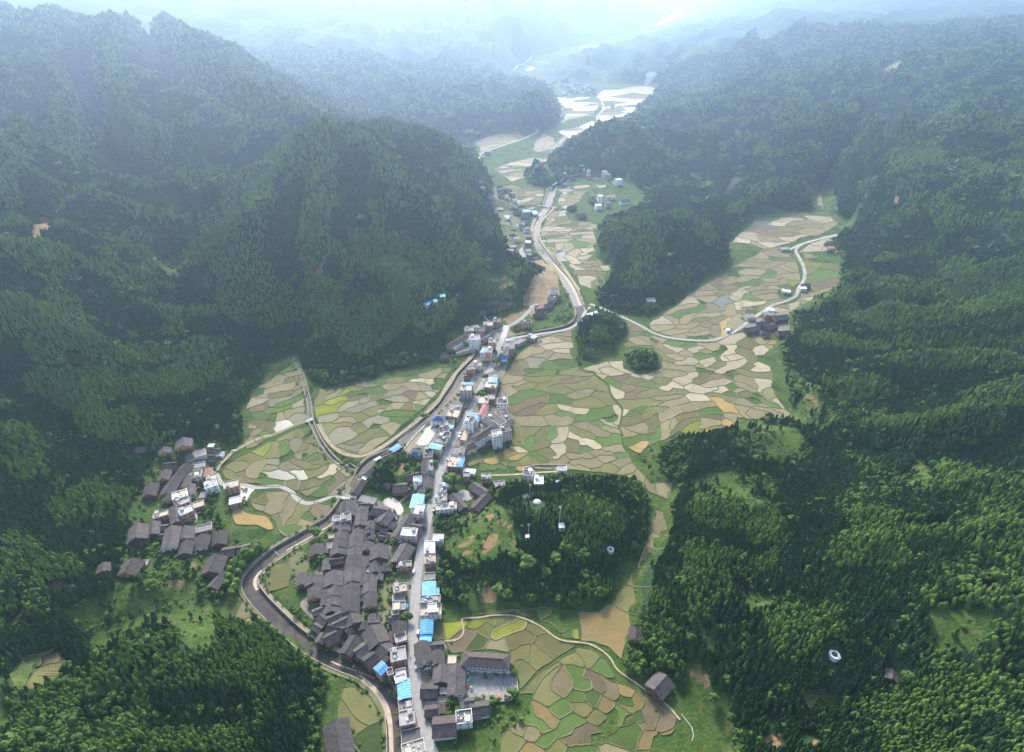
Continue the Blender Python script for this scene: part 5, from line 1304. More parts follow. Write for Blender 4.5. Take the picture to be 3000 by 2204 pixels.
d B 1370,1215 1390,1215 10 5 white
f B 945,1000 985,1000 10 9 brick ^grey
f B 922,1035 942,1035 9 8 brick ^grey
@in the hamlet by the right valley road
d F 422,510 500,495 10 6 wood
d F 505,470 565,460 10 6 wood
d F 545,495 618,482 10 5.5 wood
d F 602,430 690,420 12 6 wood gable
d F 628,530 705,525 11 6 wood gable
f F 552,388 600,388 9 8 white ^white
f F 535,420 595,415 10 7 brick ^debris
f F 415,430 470,428 12 5 cream ^debris
d F 525,540 570,538 7 4.5 brick
f F 655,258 710,268 8 4.5 white ^white
f F 770,245 812,245 8 5 white ^white
d F 792,218 838,216 9 5 wood
f F 288,518 312,518 5 4 white ^white
@at the head of the right valley
m C 945,1628 1000,1625 9 5 white ^rust
d C 952,1600 1010,1590 12 5 wood
d C 1090,1600 1145,1590 11 5 wood
f C 645,1640 700,1635 9 4 grey ^debris
@in the left hamlet under the wooded slope
d T8 880,175 868,300 14 6 wood gable
d T8 562,335 560,410 10 5.5 wood gable
d T8 105,350 265,335 8 5 wood
d T8 900,480 1022,435 8 4.5 grey
f T8 1142,385 1150,490 11 4 grey ^debris
f T8 1295,310 1388,310 5 3.5 grey ^white
d T8 1300,360 1460,370 6 3.5 grey
d T8 1295,480 1385,480 7 4 grey
f T8 1442,450 1542,448 6 3.5 white ^grey
d T8 542,615 735,600 9 5.5 wood
d T8 950,592 785,780 10 5.5 wood gable
d T8 590,702 532,850 9 5.5 wood gable
d T8 755,795 580,1080 11 6 wood gable
d T8 352,915 292,1110 11 5.5 wood
d T8 640,1092 602,1190 10 5.5 wood gable
d T8 955,795 855,985 8 5 wood
d T8 980,935 978,1100 8 5.5 grey
f T8 1150,592 1140,680 10 5 grey ^debris
f T8 1098,722 1062,845 11 6 cream ^debris
m T8 1300,680 1272,790 6 7 white ^rust
f T8 1342,800 1348,885 8.5 8 grey ^tan
f T8 1232,992 1438,925 8 9 white ^white
f T8 1160,1130 1255,1120 7 3.5 grey ^debris
f T8 1670,895 1670,1010 12.5 8.5 brick ^tan
f T8 1740,1165 1740,1270 10 5.5 brick ^white
f T8 820,1065 828,1180 12 9 white ^tan
f T8 850,1185 868,1285 12 8 brick ^grey
f T8 902,1345 940,1430 10 11 brick ^white
f T8 1055,1305 1218,1255 8 5 brick ^tan
d T8 742,1285 758,1550 9 5.5 wood
f T8 510,1405 510,1490 11.5 7.5 brick ^tan
f T8 930,1110 1020,1120 5 4.5 white ^white
@in the lower part of the left hamlet
d T9 685,410 660,640 14 6 wood
d T9 540,660 820,665 7 4 wood
d T9 950,372 932,570 8.5 5 wood
d T9 1045,460 1165,450 6 4.5 wood
d T9 1255,450 1190,785 11.5 6 wood wgable
d T9 1040,610 1180,595 5 4.5 wood
d T9 1470,452 1450,640 12 6 brick
d T9 1500,685 1442,890 10 5 wood
d T9 1755,585 1702,790 11 5.5 wood wgable
f T9 1780,435 1770,550 13 5 brick ^debris
d T9 2045,525 2010,730 11 5.5 wood
d T9 2070,860 2280,830 10 5 wood
d T9 1985,915 1872,1190 15 6 wood
d T9 2095,1195 1905,1440 9 5.5 wood gable
d T9 615,985 482,1210 14 6 wood gable
d T9 130,1055 100,1190 9 5 wood
f T9 700,1075 855,1070 6 3 grey ^debris
d G 1560,305 1640,290 9 4.5 wood
@at the bottom edge of the photo
d O 735,1580 748,1660 15 6 white !large_dark-tiled_barn_cut_by_the_bottom_edge_left_of_the_river
d H 1940,825 1935,900 8 5 wood gable !small_dark-tiled_house_with_orange_gable_among_trees_right_of_the_fields
d H 2145,1145 2062,1235 13 6 wood !dark-tiled_barn_standing_alone_at_the_edge_of_the_lower_right_paddies
d I 1385,1105 1382,1160 6 4 wood !small_dark_hut_deep_in_the_lower_right_conifer_wood
f E 2015,325 2065,325 9 5 white ^debris !low_white_house_half_hidden_in_trees_on_the_central_wooded_hill
f E 1620,425 1690,405 7 4 white ^white !low_white_sheds_at_the_river_fork_beside_the_round_wooded_mound
f F 1010,5 1020,5 5 4 brick ^rust !tiny_brick_hut_beyond_the_right_valley_terraces
'''
FARVILLE = [(1450 + 225 * rng.random(), 548 + 66 * rng.random()) for _ in range(74)] + [(2055, 832), (1982, 838), (1945, 803), (1925, 790), (2160, 523), (2010, 650), (2060, 615), (1785, 692), (1180, 628), (1270, 500), (1240, 485), (1290, 583), (1310, 600), (1345, 610), (2185, 830), (1890, 745)]
zone_now = ''
for ln in VILLAGE.strip().split('\n'):
    if ln[0] == '@': zone_now = ln[1:]
    elif ln.strip():
        house(zone_now, ln, far=('T10' in ln or ' B ' in ln or ' C ' in ln))
for i, (px_, py_) in enumerate(FARVILLE):
    q = rng.random(); wd_ = 9 + 5 * rng.random(); dx_ = 5 + 3 * rng.random()
    k_ = 'd' if q < .5 and i < 74 else 'f'
    house('in the far hazy village' if i < 74 else 'in the far bright fields', f"{k_} B {px_ - dx_},{py_ + 2 * q} {px_ + dx_},{py_} {wd_:.1f} {(6 + 5 * rng.random()) if k_ == 'f' else 5:.1f} {['brick', 'white', 'cream', 'grey'][int(rng.integers(0, 4))]}", far=True)
VR = [np.array(q[1]) for q in ROADS if q[0] in ('village_road', 'hamlet_road')]
for P_, n_, z_ in ((VR[0], 46, 'packed along the upper village road'), (VR[1], 14, 'along the hamlet road across the upper valley')):
    for _ in range(n_ * 14):
        if n_ <= 0: break
        i = int(rng.integers(1, len(P_) - 1)); tx_, ty_ = P_[i + 1] - P_[i - 1]; q = math.hypot(tx_, ty_) + 1e-6; sg = rng.choice([-1, 1]); o_ = sg * (10 + 26 * rng.random() ** 1.5)
        X_, Y_ = P_[i][0] - ty_ / q * o_, P_[i][1] + tx_ / q * o_
        if any((X_ - c[0]) ** 2 + (Y_ - c[1]) ** 2 < (c[2] + 3.6) ** 2 for c in KEEP_OUT) or float(np.min(seg_dist(np.array([X_]), np.array([Y_]), RIVER_N))) < 16: continue
        d3 = Vector((X_, Y_, H1(X_, Y_) + 6 - CAM_Z)); dp = d3.y * CP - d3.z * SP; px = 1500 + FPX * d3.x / dp; py = 1102 - FPX * (d3.y * SP + d3.z * CP) / dp
        w_ = 4.2 * FPX / dp; tl_ = (rng.random() - .5) * 6; k_ = 'd' if rng.random() < .6 else 'f'
        bx_, by_ = (px - 1000) * 2.2485, py * 2.2485; w_ *= 2.2485
        house(z_, f"{k_} B {bx_ - w_:.1f},{by_ + tl_:.1f} {bx_ + w_:.1f},{by_ - tl_:.1f} {7 + 3 * rng.random():.1f} {5 if k_ == 'd' else 5 + 5 * rng.random():.1f} {['brick', 'wood', 'grey', 'white'][int(rng.integers(0, 4))]} ^{'debris' if rng.random() < .5 else 'grey'}", far=True); n_ -= 1
from collections import defaultdict
SPECIAL = {q.split('!')[1].strip().replace('_', ' ') for q in VILLAGE.split('\n') if '!' in q}
byd = defaultdict(list)
for h_ in HOUSES: byd[(h_[1], h_[2])].append(h_)
for (z_, d_), L_ in byd.items():
    L_.sort(key=lambda h: h[3]); n_ = len(L_)
    for i, h_ in enumerate(L_):
        d_ = d_.strip(); spec = d_ in SPECIAL
        if n_ == 1: lab = d_ if spec else f'{d_} {z_}'
        else:
            pos = f'{ORD[i + 1]} down' if i < n_ - 1 else 'lowest'
            if i == 0: pos = 'topmost'
            lab = f'{pos} {d_} {z_}' if i in (0, n_ - 1) else f'{d_} {z_}, {ORD[i + 1]} from the top'
        w_ = lab.split()
        if len(w_) > 16: lab = lab.replace(' building with flat ', ' block, flat ').replace(' building under a ', ' block under ').replace(' metal roof', ' roof'); w_ = lab.split()
        if len(w_) > 16: lab = lab.replace('the lower part of ', 'lower ').replace(' along the village road', '').replace(' under the wooded slope', '').replace(' by the upper street', '').replace(', upper right', ''); w_ = lab.split()
        tag(h_[0], ' '.join(w_[:16]), 'shed' if 'shed' in h_[0].name else 'house' if 'house' in h_[2] else 'building', 'buildings ' + z_)
print('HOUSES', len(HOUSES))
# ------------------------------------------------------------------ trees
def leafmat(name, dark, light, rnd=.3):
    m = bpy.data.materials.new(name); m.use_nodes = True; n = m.node_tree.nodes; l = m.node_tree.links; b = n['Principled BSDF']
    oi = n.new('ShaderNodeObjectInfo'); g = n.new('ShaderNodeNewGeometry')
    t = n.new('ShaderNodeTexNoise'); t.inputs['Scale'].default_value = .9; t.inputs['Detail'].default_value = 2; l.new(g.outputs['Position'], t.inputs['Vector'])
    t2 = n.new('ShaderNodeTexNoise'); t2.inputs['Scale'].default_value = .012; t2.inputs['Detail'].default_value = 3; l.new(oi.outputs['Location'], t2.inputs['Vector'])
    ad = n.new('ShaderNodeMath'); ad.operation = 'ADD'; l.new(oi.outputs['Random'], ad.inputs[0]); l.new(t.outputs['Fac'], ad.inputs[1])
    a2 = n.new('ShaderNodeMath'); a2.operation = 'ADD'; l.new(ad.outputs[0], a2.inputs[0]); l.new(t2.outputs['Fac'], a2.inputs[1])
    mr = n.new('ShaderNodeMapRange'); mr.inputs['From Min'].default_value = .7; mr.inputs['From Max'].default_value = 2.25; l.new(a2.outputs[0], mr.inputs['Value'])
    mx = n.new('ShaderNodeMix'); mx.data_type = 'RGBA'; mx.inputs['A'].default_value = (*dark, 1); mx.inputs['B'].default_value = (*light, 1)
    l.new(mr.outputs[0], mx.inputs['Factor']); l.new(mx.outputs['Result'], b.inputs['Base Color'])
    b.inputs['Roughness'].default_value = .75; b.inputs['Specular IOR Level'].default_value = .12
    tl = n.new('ShaderNodeBsdfTranslucent'); hs = n.new('ShaderNodeHueSaturation'); hs.inputs['Hue'].default_value = .485; hs.inputs['Value'].default_value = 1.5; l.new(mx.outputs['Result'], hs.inputs['Color']); l.new(hs.outputs[0], tl.inputs['Color'])
    ms = n.new('ShaderNodeMixShader'); ms.inputs[0].default_value = .10; l.new(b.outputs[0], ms.inputs[1]); l.new(tl.outputs[0], ms.inputs[2]); l.new(ms.outputs[0], n['Material Output'].inputs['Surface'])
    return m
M_CON = leafmat('conifer_needles', (.022, .068, .024), (.060, .140, .040))
M_BAM = leafmat('bamboo_leaves', (.080, .155, .028), (.170, .270, .050))
M_BRO = leafmat('broad_leaves', (.034, .078, .014), (.085, .150, .026))
M_BUSH = leafmat('bush_leaves', (.040, .090, .016), (.10, .17, .03))
M_BARK = mat('bark', (.10, .075, .05))
def crown_conifer(rs, tiers=6, n=10):
    r = np.random.default_rng(rs); V = []; F = []
    for k in range(tiers):
        z0 = .16 + .80 * k / tiers; rad = .25 * (1 - (k / tiers) ** 1.5) + .035; zt = z0 + .34 * (1 - .3 * k / tiers)
        c = len(V); V.append((r.normal(0, .01), r.normal(0, .01), min(zt, 1.0)))
        ph = r.random() * 6.3
        for i in range(n * 2):
            a = ph + math.pi * i / n; q = rad * (1.12 if i % 2 == 0 else .62) * (1 + .22 * r.normal())
            V.append((math.cos(a) * q, math.sin(a) * q, z0 + (.0 if i % 2 == 0 else .05) + r.normal(0, .012)))
        for i in range(n * 2): F.append((c, c + 1 + i, c + 1 + (i + 1) % (n * 2)))
    return V, F
def leafcloud(r, cen, rad, num, sz, V, F, droop=.3):
    for _ in range(num):
        d = r.normal(0, 1, 3); d /= np.linalg.norm(d) + 1e-9; d[2] = abs(d[2]) * 1.1 - .35
        p = np.array(cen) + d * np.array(rad) * (.72 + .36 * r.random())
        t = np.cross(d, r.normal(0, 1, 3)); t /= np.linalg.norm(t) + 1e-9; u = np.cross(d, t) + np.array([0, 0, -droop]); s = sz * (.6 + .8 * r.random())
        c = len(V); V += [p + t * s, p + u * s * .8, p - t * s, p - u * s * .8]; F += [(c, c + 1, c + 2, c + 3)]
def blob(r, cen, rad, V, F):
    bm = bmesh.new(); bmesh.ops.create_icosphere(bm, subdivisions=2, radius=1)
    c = len(V)
    for v in bm.verts:
        k = 1 + .16 * r.normal(); V.append(np.array(cen) + np.array(v.co) * np.array(rad) * k)
    F += [tuple(c + v.index for v in f.verts) for f in bm.faces]; bm.free()
def crown_bamboo(rs):
    r = np.random.default_rng(rs); V = []; F = []
    blob(r, (0, 0, .60), (.15, .15, .34), V, F)
    leafcloud(r, (0, 0, .58), (.22, .22, .40), 70, .075, V, F, .7)
    lean = r.normal(0, .06, 2)
    return [(v[0] + lean[0] * v[2] ** 2, v[1] + lean[1] * v[2] ** 2, v[2]) for v in V], F
def crown_broad(rs, lobes=6):
    r = np.random.default_rng(rs); V = []; F = []
    for k in range(lobes):
        a = 6.28 * k / lobes + r.normal(0, .4); q = .26 * r.random() ** .5 if k else 0
        c = (math.cos(a) * q * 1.2, math.sin(a) * q * 1.2, .58 + .2 * r.random() - q * .4); s = .19 + .08 * r.random()
        blob(r, c, (s * .85, s * .85, s * .75), V, F); leafcloud(r, c, (s, s, s * .9), 34, .06, V, F)
    return V, F
def trunk(h, r0, r1, n=6):
    V = [(math.cos(6.2832 * i / n) * q, math.sin(6.2832 * i / n) * q, z) for q, z in ((r0, -.08), (r0 * .8, h * .3), (r1, h)) for i in range(n)]
    F = [(k * n + i, k * n + (i + 1) % n, (k + 1) * n + (i + 1) % n, (k + 1) * n + i) for k in range(2) for i in range(n)]
    if r0 > .03:
        for b in range(3):
            a = 2.1 * b + .4; c = len(V)
            p, q = np.array([0, 0, h * .5]), np.array([math.cos(a) * .22, math.sin(a) * .22, h * .95])
            for z in (p, q):
                for i in range(3): V.append((z[0] + .012 * math.cos(2.1 * i), z[1] + .012 * math.sin(2.1 * i), z[2]))
            F += [(c + i, c + (i + 1) % 3, c + 3 + (i + 1) % 3, c + 3 + i) for i in range(3)]
    return V, F
def mk(name, VF, m, smooth=False):
    me = bpy.data.meshes.new(name); me.from_pydata([tuple(map(float, v)) for v in VF[0]], [], [tuple(f) for f in VF[1]]); me.materials.append(m)
    return me
CROWNS = {'conifer': [mk('conifer_crown', crown_conifer(i), M_CON) for i in (1, 2, 3)],
          'bamboo': [mk('bamboo_crown', crown_bamboo(i), M_BAM) for i in (4, 5, 6)],
          'broad': [mk('broadleaf_crown', crown_broad(i), M_BRO) for i in (7, 8, 9)],
          'bush': [mk('bush_crown', crown_broad(i, 4), M_BUSH) for i in (10, 11)]}
TRUNKS = {'conifer': mk('conifer_trunk', trunk(.85, .022, .006), M_BARK), 'bamboo': mk('bamboo_culms', trunk(.7, .016, .01), mat('bamboo_culm', (.16, .2, .06))),
          'broad': mk('broadleaf_trunk', trunk(.6, .045, .02), M_BARK), 'bush': mk('bush_stem', trunk(.4, .032, .02), M_BARK)}
def blocked(x, y, extra=0.0):
    b = np.zeros(len(x), bool)
    for cx, cy, r in KEEP_OUT: b |= (x - cx) ** 2 + (y - cy) ** 2 < (r + extra) ** 2
    return b
def plant(name, label, cat, group, kind, x, y, h, wdt, var=0, rot=None):
    z = H1(x, y) - .1
    t = empty(name, (x, y, z), rng.random() * 6.28 if rot is None else rot); t.scale = (h * wdt, h * wdt, h)
    tag(t, label, cat, group)
    link('trunk', TRUNKS[kind], None, t); t_crown = link('crown', CROWNS[kind][var % len(CROWNS[kind])], None, t)
    return t, t_crown
GARDENS = [zone(*q) for q in (('H', '255,440 330,425 462,470 452,520 345,545 332,690 245,770 222,640'), ('G', '1905,330 2020,330 2040,440 1930,560 1900,470'), ('T3', '1340,740 1580,720 1600,830 1420,800'), ('T9', '880,1000 1700,950 1900,850 1750,1300 1100,1350 900,1200'),
 ('H', '600,1480 740,1540 900,1440 1100,1350 1200,1290 1250,1400 1050,1560 700,1640 620,1600'), ('E', '150,1560 230,1480 330,1500 480,1440 520,1400 420,1560 300,1620'), ('E', '1340,430 1500,350 1520,450 1400,490'), ('T10', '560,520 800,520 760,680 640,690'), ('T10', '800,960 900,1000 1000,1150 880,1130'), ('E', '730,700 800,690 860,640 820,730'))]
for q in (('I', 997, 1015, 6.5), ('I', 990, 1050, 6), ('H', 1772, 322, 5.5), ('H', 1772, 345, 5.5), ('H', 1449, 178, 4.5), ('H', 1452, 200, 4), ('H', 1225, 243, 4), ('H', 1225, 262, 3.5), ('H', 1290, 12, 6.5), ('H', 1292, 40, 6), ('E', 1215, 1640, 4), ('I', 1383, 1130, 6), ('I', 1380, 1165, 5), ('I', 830, 1570, 5)):
    KEEP_OUT.append((*hit(*q[:3]), q[3]))
def forest_points():
    P = []
    for y0, y1, s in ((120, 430, 1.95), (430, 560, 2.25), (560, 800, 2.75), (800, 1200, 3.9), (1200, 1800, 6.2), (1800, 2900, 10.0)):
        W = (y1 * CP + 400 * SP) * 1.0 + 30
        X, Y = np.meshgrid(np.arange(-W, W, s), np.arange(y0, y1, s)); X = X.ravel(); Y = Y.ravel()
        X = X + rng.uniform(-.42, .42, len(X)) * s; Y = Y + rng.uniform(-.42, .42, len(X)) * s
        k = np.abs(X) < (Y * CP + 400 * SP) * .98 + 20; X, Y = X[k], Y[k]
        P.append(np.stack([X, Y, np.full(len(X), s)], -1))
    P = np.concatenate(P); x, y, s = P.T
    wvx, wvy = wob(x, y, 9.0, 24); v = inpoly(x + (wvx - x) * .5, y + (wvy - y) * .5, VALLEY)
    for I in ISLES: v &= ~inpoly(wvx, wvy, I)
    wx, wy = wob(x, y); h0 = height0(x, y)
    g = inany(wx, wy, GRASS); e = inany(wx, wy, EARTH); b = inany(wx, wy, BAMBOO)
    n = vnoise(x / 18, y / 18, 44); n2 = fbm(x / 70, y / 70, 50, 3); r = rng.random(len(x))
    ok = ~v & ~e & ~blocked(x, y, 1.6) & ~inany(x, y, FIELDP)
    g |= h0 < .9
    dens = np.where(g, np.where(n + .6 * n2 > .12, .55, .10) * np.clip(7 / s ** 2 * 1.0, .2, 1), 1.0); dens = np.where(n2 < -.42, dens * .35, dens)
    ok &= r < dens
    for L, wd in WATER: ok &= seg_dist(x, y, L) > wd / 2 + 3
    x, y, s, b, g, n2, h0 = x[ok], y[ok], s[ok], b[ok], g[ok], n2[ok], h0[ok]
    r = rng.random(len(x)); r2 = rng.random(len(x))
    kind = np.zeros(len(x), int)                                     # 0 conifer 1 bamboo 2 broadleaf 3 bush
    kind[r < np.clip((fbm(x / 60, y / 60, 60, 4) - .18) * 1.8, 0, .7)] = 2
    kind[r < .045] = 2
    kind[b & (r2 < .9)] = 1
    cv = height(x, y) - .25 * (height(x - 34, y) + height(x + 34, y) + height(x, y - 34) + height(x, y + 34))
    kind[(cv > 2.6 + 1.5 * n2) & (h0 > 12) & (r2 < .75)] = 1
    kind[~b & (fbm(x / 90, y / 90, 66, 3) > .36) & (r2 < .8)] = 1
    kind[g & (r2 < .86)] = 3
    kind[(h0 < 4) & (r < .6)] = np.where(r2[(h0 < 4) & (r < .6)] < .5, 2, 3)
    qx, qy = [], []
    for cx, cy, rr in KEEP_OUT:
        if cy > 1000: continue
        m_ = int(rng.integers(2, 6)); a_ = rng.random(m_) * 6.28; d_ = rr + .6 + 3.5 * rng.random(m_); qx += list(cx + np.cos(a_) * d_); qy += list(cy + np.sin(a_) * d_)
    for L, wd in WATER:
        A = np.array(L); d_ = np.hypot(*(A[1:] - A[:-1]).T)
        for (ax, ay), (bx, by) in zip(L[:-1], L[1:]):
            for _ in range(2):
                f = rng.random(); sg = rng.choice([-1, 1]); nn = math.hypot(bx - ax, by - ay) + 1e-6; o_ = sg * (wd / 2 + 1.6 + 5 * rng.random() ** 2); qx.append(ax + (bx - ax) * f - (by - ay) / nn * o_); qy.append(ay + (by - ay) * f + (bx - ax) / nn * o_)
    for gz in GARDENS:
        A = np.array(gz); lo, hi = A.min(0), A.max(0); m_ = int((hi - lo).prod() / 16); gx_ = rng.uniform(lo[0], hi[0], m_); gy_ = rng.uniform(lo[1], hi[1], m_); ok_ = inpoly(gx_, gy_, gz); qx += list(gx_[ok_]); qy += list(gy_[ok_])
    qx, qy = np.array(qx), np.array(qy); k_ = ~blocked(qx, qy, -.6) & (rng.random(len(qx)) < .62)
    for nm_, P_, w_, *_ in ROADS: k_ &= seg_dist(qx, qy, P_) > w_ / 2 + .8
    qx, qy = qx[k_], qy[k_]; m_ = len(qx)
    return np.append(x, qx), np.append(y, qy), np.append(s, np.full(m_, 2.5)), np.append(kind, np.full(m_, 3)), np.append(g, np.ones(m_, bool))
def instancer(name, pts, kind, m_scale, m_wide):
    x, y, s, h = pts
    me = bpy.data.meshes.new(name); z = height(x, y)
    me.vertices.add(len(x)); me.vertices.foreach_set('co', np.stack([x, y, z - .15], -1).astype(np.float32).ravel())
    for an, val in (('tall', h), ('wide', s)):
        a = me.attributes.new(an, 'FLOAT', 'POINT'); a.data.foreach_set('value', val.astype(np.float32))
    a = me.attributes.new('turn', 'FLOAT', 'POINT'); a.data.foreach_set('value', (rng.random(len(x)) * 6.28).astype(np.float32))
    a = me.attributes.new('pick', 'INT', 'POINT'); a.data.foreach_set('value', rng.integers(0, len(CROWNS[kind]), len(x)).astype(np.int32))
    o = link(name, me, None, kind='stuff')
    ng = bpy.data.node_groups.new(name, 'GeometryNodeTree')
    ng.interface.new_socket('Geometry', in_out='INPUT', socket_type='NodeSocketGeometry'); ng.interface.new_socket('Geometry', in_out='OUTPUT', socket_type='NodeSocketGeometry')
    N = ng.nodes; L = ng.links; gi = N.new('NodeGroupInput'); go = N.new('NodeGroupOutput')
    ip = N.new('GeometryNodeInstanceOnPoints'); L.new(gi.outputs[0], ip.inputs['Points'])
    jn = N.new('GeometryNodeJoinGeometry')
    for pr in reversed(PROTO[kind]):
        oi = N.new('GeometryNodeObjectInfo'); oi.inputs['Object'].default_value = pr; oi.inputs['As Instance'].default_value = True; oi.transform_space = 'ORIGINAL'
        L.new(oi.outputs['Geometry'], jn.inputs[0])
    L.new(jn.outputs[0], ip.inputs['Instance']); ip.inputs['Pick Instance'].default_value = True
    def attr(nm, ty):
        q = N.new('GeometryNodeInputNamedAttribute'); q.data_type = ty; q.inputs['Name'].default_value = nm; return q.outputs['Attribute']
    L.new(attr('pick', 'INT'), ip.inputs['Instance Index'])
    cx = N.new('ShaderNodeCombineXYZ'); L.new(attr('wide', 'FLOAT'), cx.inputs[0]); L.new(attr('wide', 'FLOAT'), cx.inputs[1]); L.new(attr('tall', 'FLOAT'), cx.inputs[2])
    L.new(cx.outputs[0], ip.inputs['Scale'])
    cr = N.new('ShaderNodeCombineXYZ'); L.new(attr('turn', 'FLOAT'), cr.inputs[2]); L.new(cr.outputs[0], ip.inputs['Rotation'])
    L.new(ip.outputs[0], go.inputs[0])
    md = o.modifiers.new('scatter', 'NODES'); md.node_group = ng
    return o
tx, ty, ts, tk, tg = forest_points()
KN = ['conifer', 'bamboo', 'broad', 'bush']
tr = rng.random(len(tx)); grow = np.maximum(ts / 3.0, 1.0)
TH = np.select([tk == 0, tk == 1, tk == 2], [7.6 + 3.4 * tr, 7.6 + 2.6 * tr, 6.0 + 3.6 * tr], 1.3 + 2.2 * tr ** 2) * grow ** .45
TW = np.select([tk == 0, tk == 1, tk == 2], [4.6 + 2.0 * tr, 4.7 + 1.8 * tr, 4.3 + 3.8 * tr ** 1.6], 2.2 + 2.8 * tr ** 2) * np.maximum(ts / 2.5, .95)
big_ = np.where(rng.random(len(tx)) < .06, 1.4, 1.0) * (1 + .16 * fbm(tx / 35, ty / 35, 88, 2)); TH *= big_; TW *= big_ ** 1.2
# the trees that show largest stand as single objects
u_ = tx / (ty * CP + (CAM_Z - 5) * SP) * FPX + 1500; dz_ = -(CAM_Z - height(tx, ty) - 5)
dep = ty * CP - dz_ * SP; v_ = (-(ty * SP + dz_ * CP) / dep) * FPX + 1102
inv = (u_ > 15) & (u_ < 2985) & (v_ > 0) & (v_ < 2190)
size = np.where(inv & (tk != 3), TW * .5 / dep * np.where(tk == 2, 1.12, 1.0), 0)
size = size * np.where(tk == 2, .62, 1.0)
order = np.concatenate([[i for i in np.argsort(-np.where(tk == k, size, 0))[:n]] for k, n in ((0, 120), (1, 70), (2, 60))]).astype(int)
single = np.zeros(len(tx), bool); single[order] = True
PROTO = {k: [] for k in KN}
LAND = [(hit(*q[:3]), q[3]) for q in (('I', 997, 1015, 'near the white ring tomb in the lower right wood'), ('I', 1385, 1130, 'round the dark hut in the lower right wood'), ('H', 2105, 1190, 'behind the dark barn at the lower right paddies'),
 ('I', 150, 700, 'at the edge of the right-hand paddies below the tan strip'), ('I', 400, 1450, 'in the dark wood by the bottom right paddy terraces'), ('I', 830, 1480, 'round the pale rock scar at the bottom right'), ('I', 1500, 1550, 'along the bottom edge, right of the pale scar'),
 ('I', 2100, 1500, 'in the bottom right corner'), ('I', 1800, 850, 'round the grassy clearing at the right'), ('I', 2150, 1000, 'against the right edge below the clearing'), ('I', 1250, 600, 'on the slope above the white ring tomb'), ('I', 500, 350, 'above the small clearing in the right wood'),
 ('G', 1700, 1000, 'above the river bank at the lower left'), ('G', 1950, 1350, 'left of the big bottom-edge barn'), ('G', 1300, 1000, 'on the middle of the lower left slope'), ('G', 1500, 1500, 'at the bottom edge, left of centre'), ('G', 1000, 1500, 'at the bottom edge of the lower left slope'),
 ('G', 500, 1450, 'in the lower left wood below the small terraces'), ('G', 60, 1580, 'in the bottom left corner'), ('G', 700, 1100, 'beside the small green terraces at lower left'), ('G', 300, 700, 'above the small green terraces at lower left'), ('H', 1400, 450, 'on the front of the wooded knoll'), ('H', 1100, 450, 'on the left part of the wooded knoll'), ('H', 1750, 300, 'on the right shoulder of the wooded knoll'))]
def side(x, y): return min(LAND, key=lambda q: (q[0][0] - x) ** 2 + (q[0][1] - y) ** 2)[1]
NM = {'conifer': ('conifer_tree', 'dark green conifer', 'conifers'), 'bamboo': ('bamboo_clump', 'yellow-green bamboo clump', 'bamboo clumps'), 'broad': ('broadleaf_tree', 'round-headed broadleaf tree', 'broadleaf trees')}
for i in order:
    k = KN[tk[i]]; nm, lb, gp = NM[k]; s_ = side(tx[i], ty[i])
    wh = s_
    t, c = plant(nm, lb + ' ' + wh, 'tree', gp + ' ' + wh, k, tx[i], ty[i], TH[i], TW[i] / TH[i], int(rng.integers(0, 3)))
    if len(PROTO[k]) < 3 and all(p.data != c.data for p in PROTO[k]): PROTO[k].append(c)
q_ = np.where(inv & (tk == 3), TW / dep, 0)
for n_, i in enumerate(np.argsort(-q_)[:24]):
    if q_[i] <= 0: break
    single[i] = True
    t, c = plant('bush', 'bright green bush on the grassy bank at the lower ' + ('left' if tx[i] < 0 else 'right'), 'bush', 'bushes on the grassy banks', 'bush', tx[i], ty[i], TH[i], TW[i] / TH[i], n_)
    if n_ < 2: PROTO['bush'].append(c)
for k in KN:
    for me_ in CROWNS[k]:
        if k == 'bush' or all(p.data != me_ for p in PROTO[k]):
            pass
for i, nm in enumerate(('conifer_forest', 'bamboo_grove', 'broadleaf_wood', 'undergrowth')):
    k_ = (tk == i) & ~single
    if PROTO[KN[i]]: instancer(nm, (tx[k_], ty[k_], TW[k_], TH[k_]), KN[i], 1, 1)
print('TREES', [(KN[i], int((tk == i).sum())) for i in range(4)])
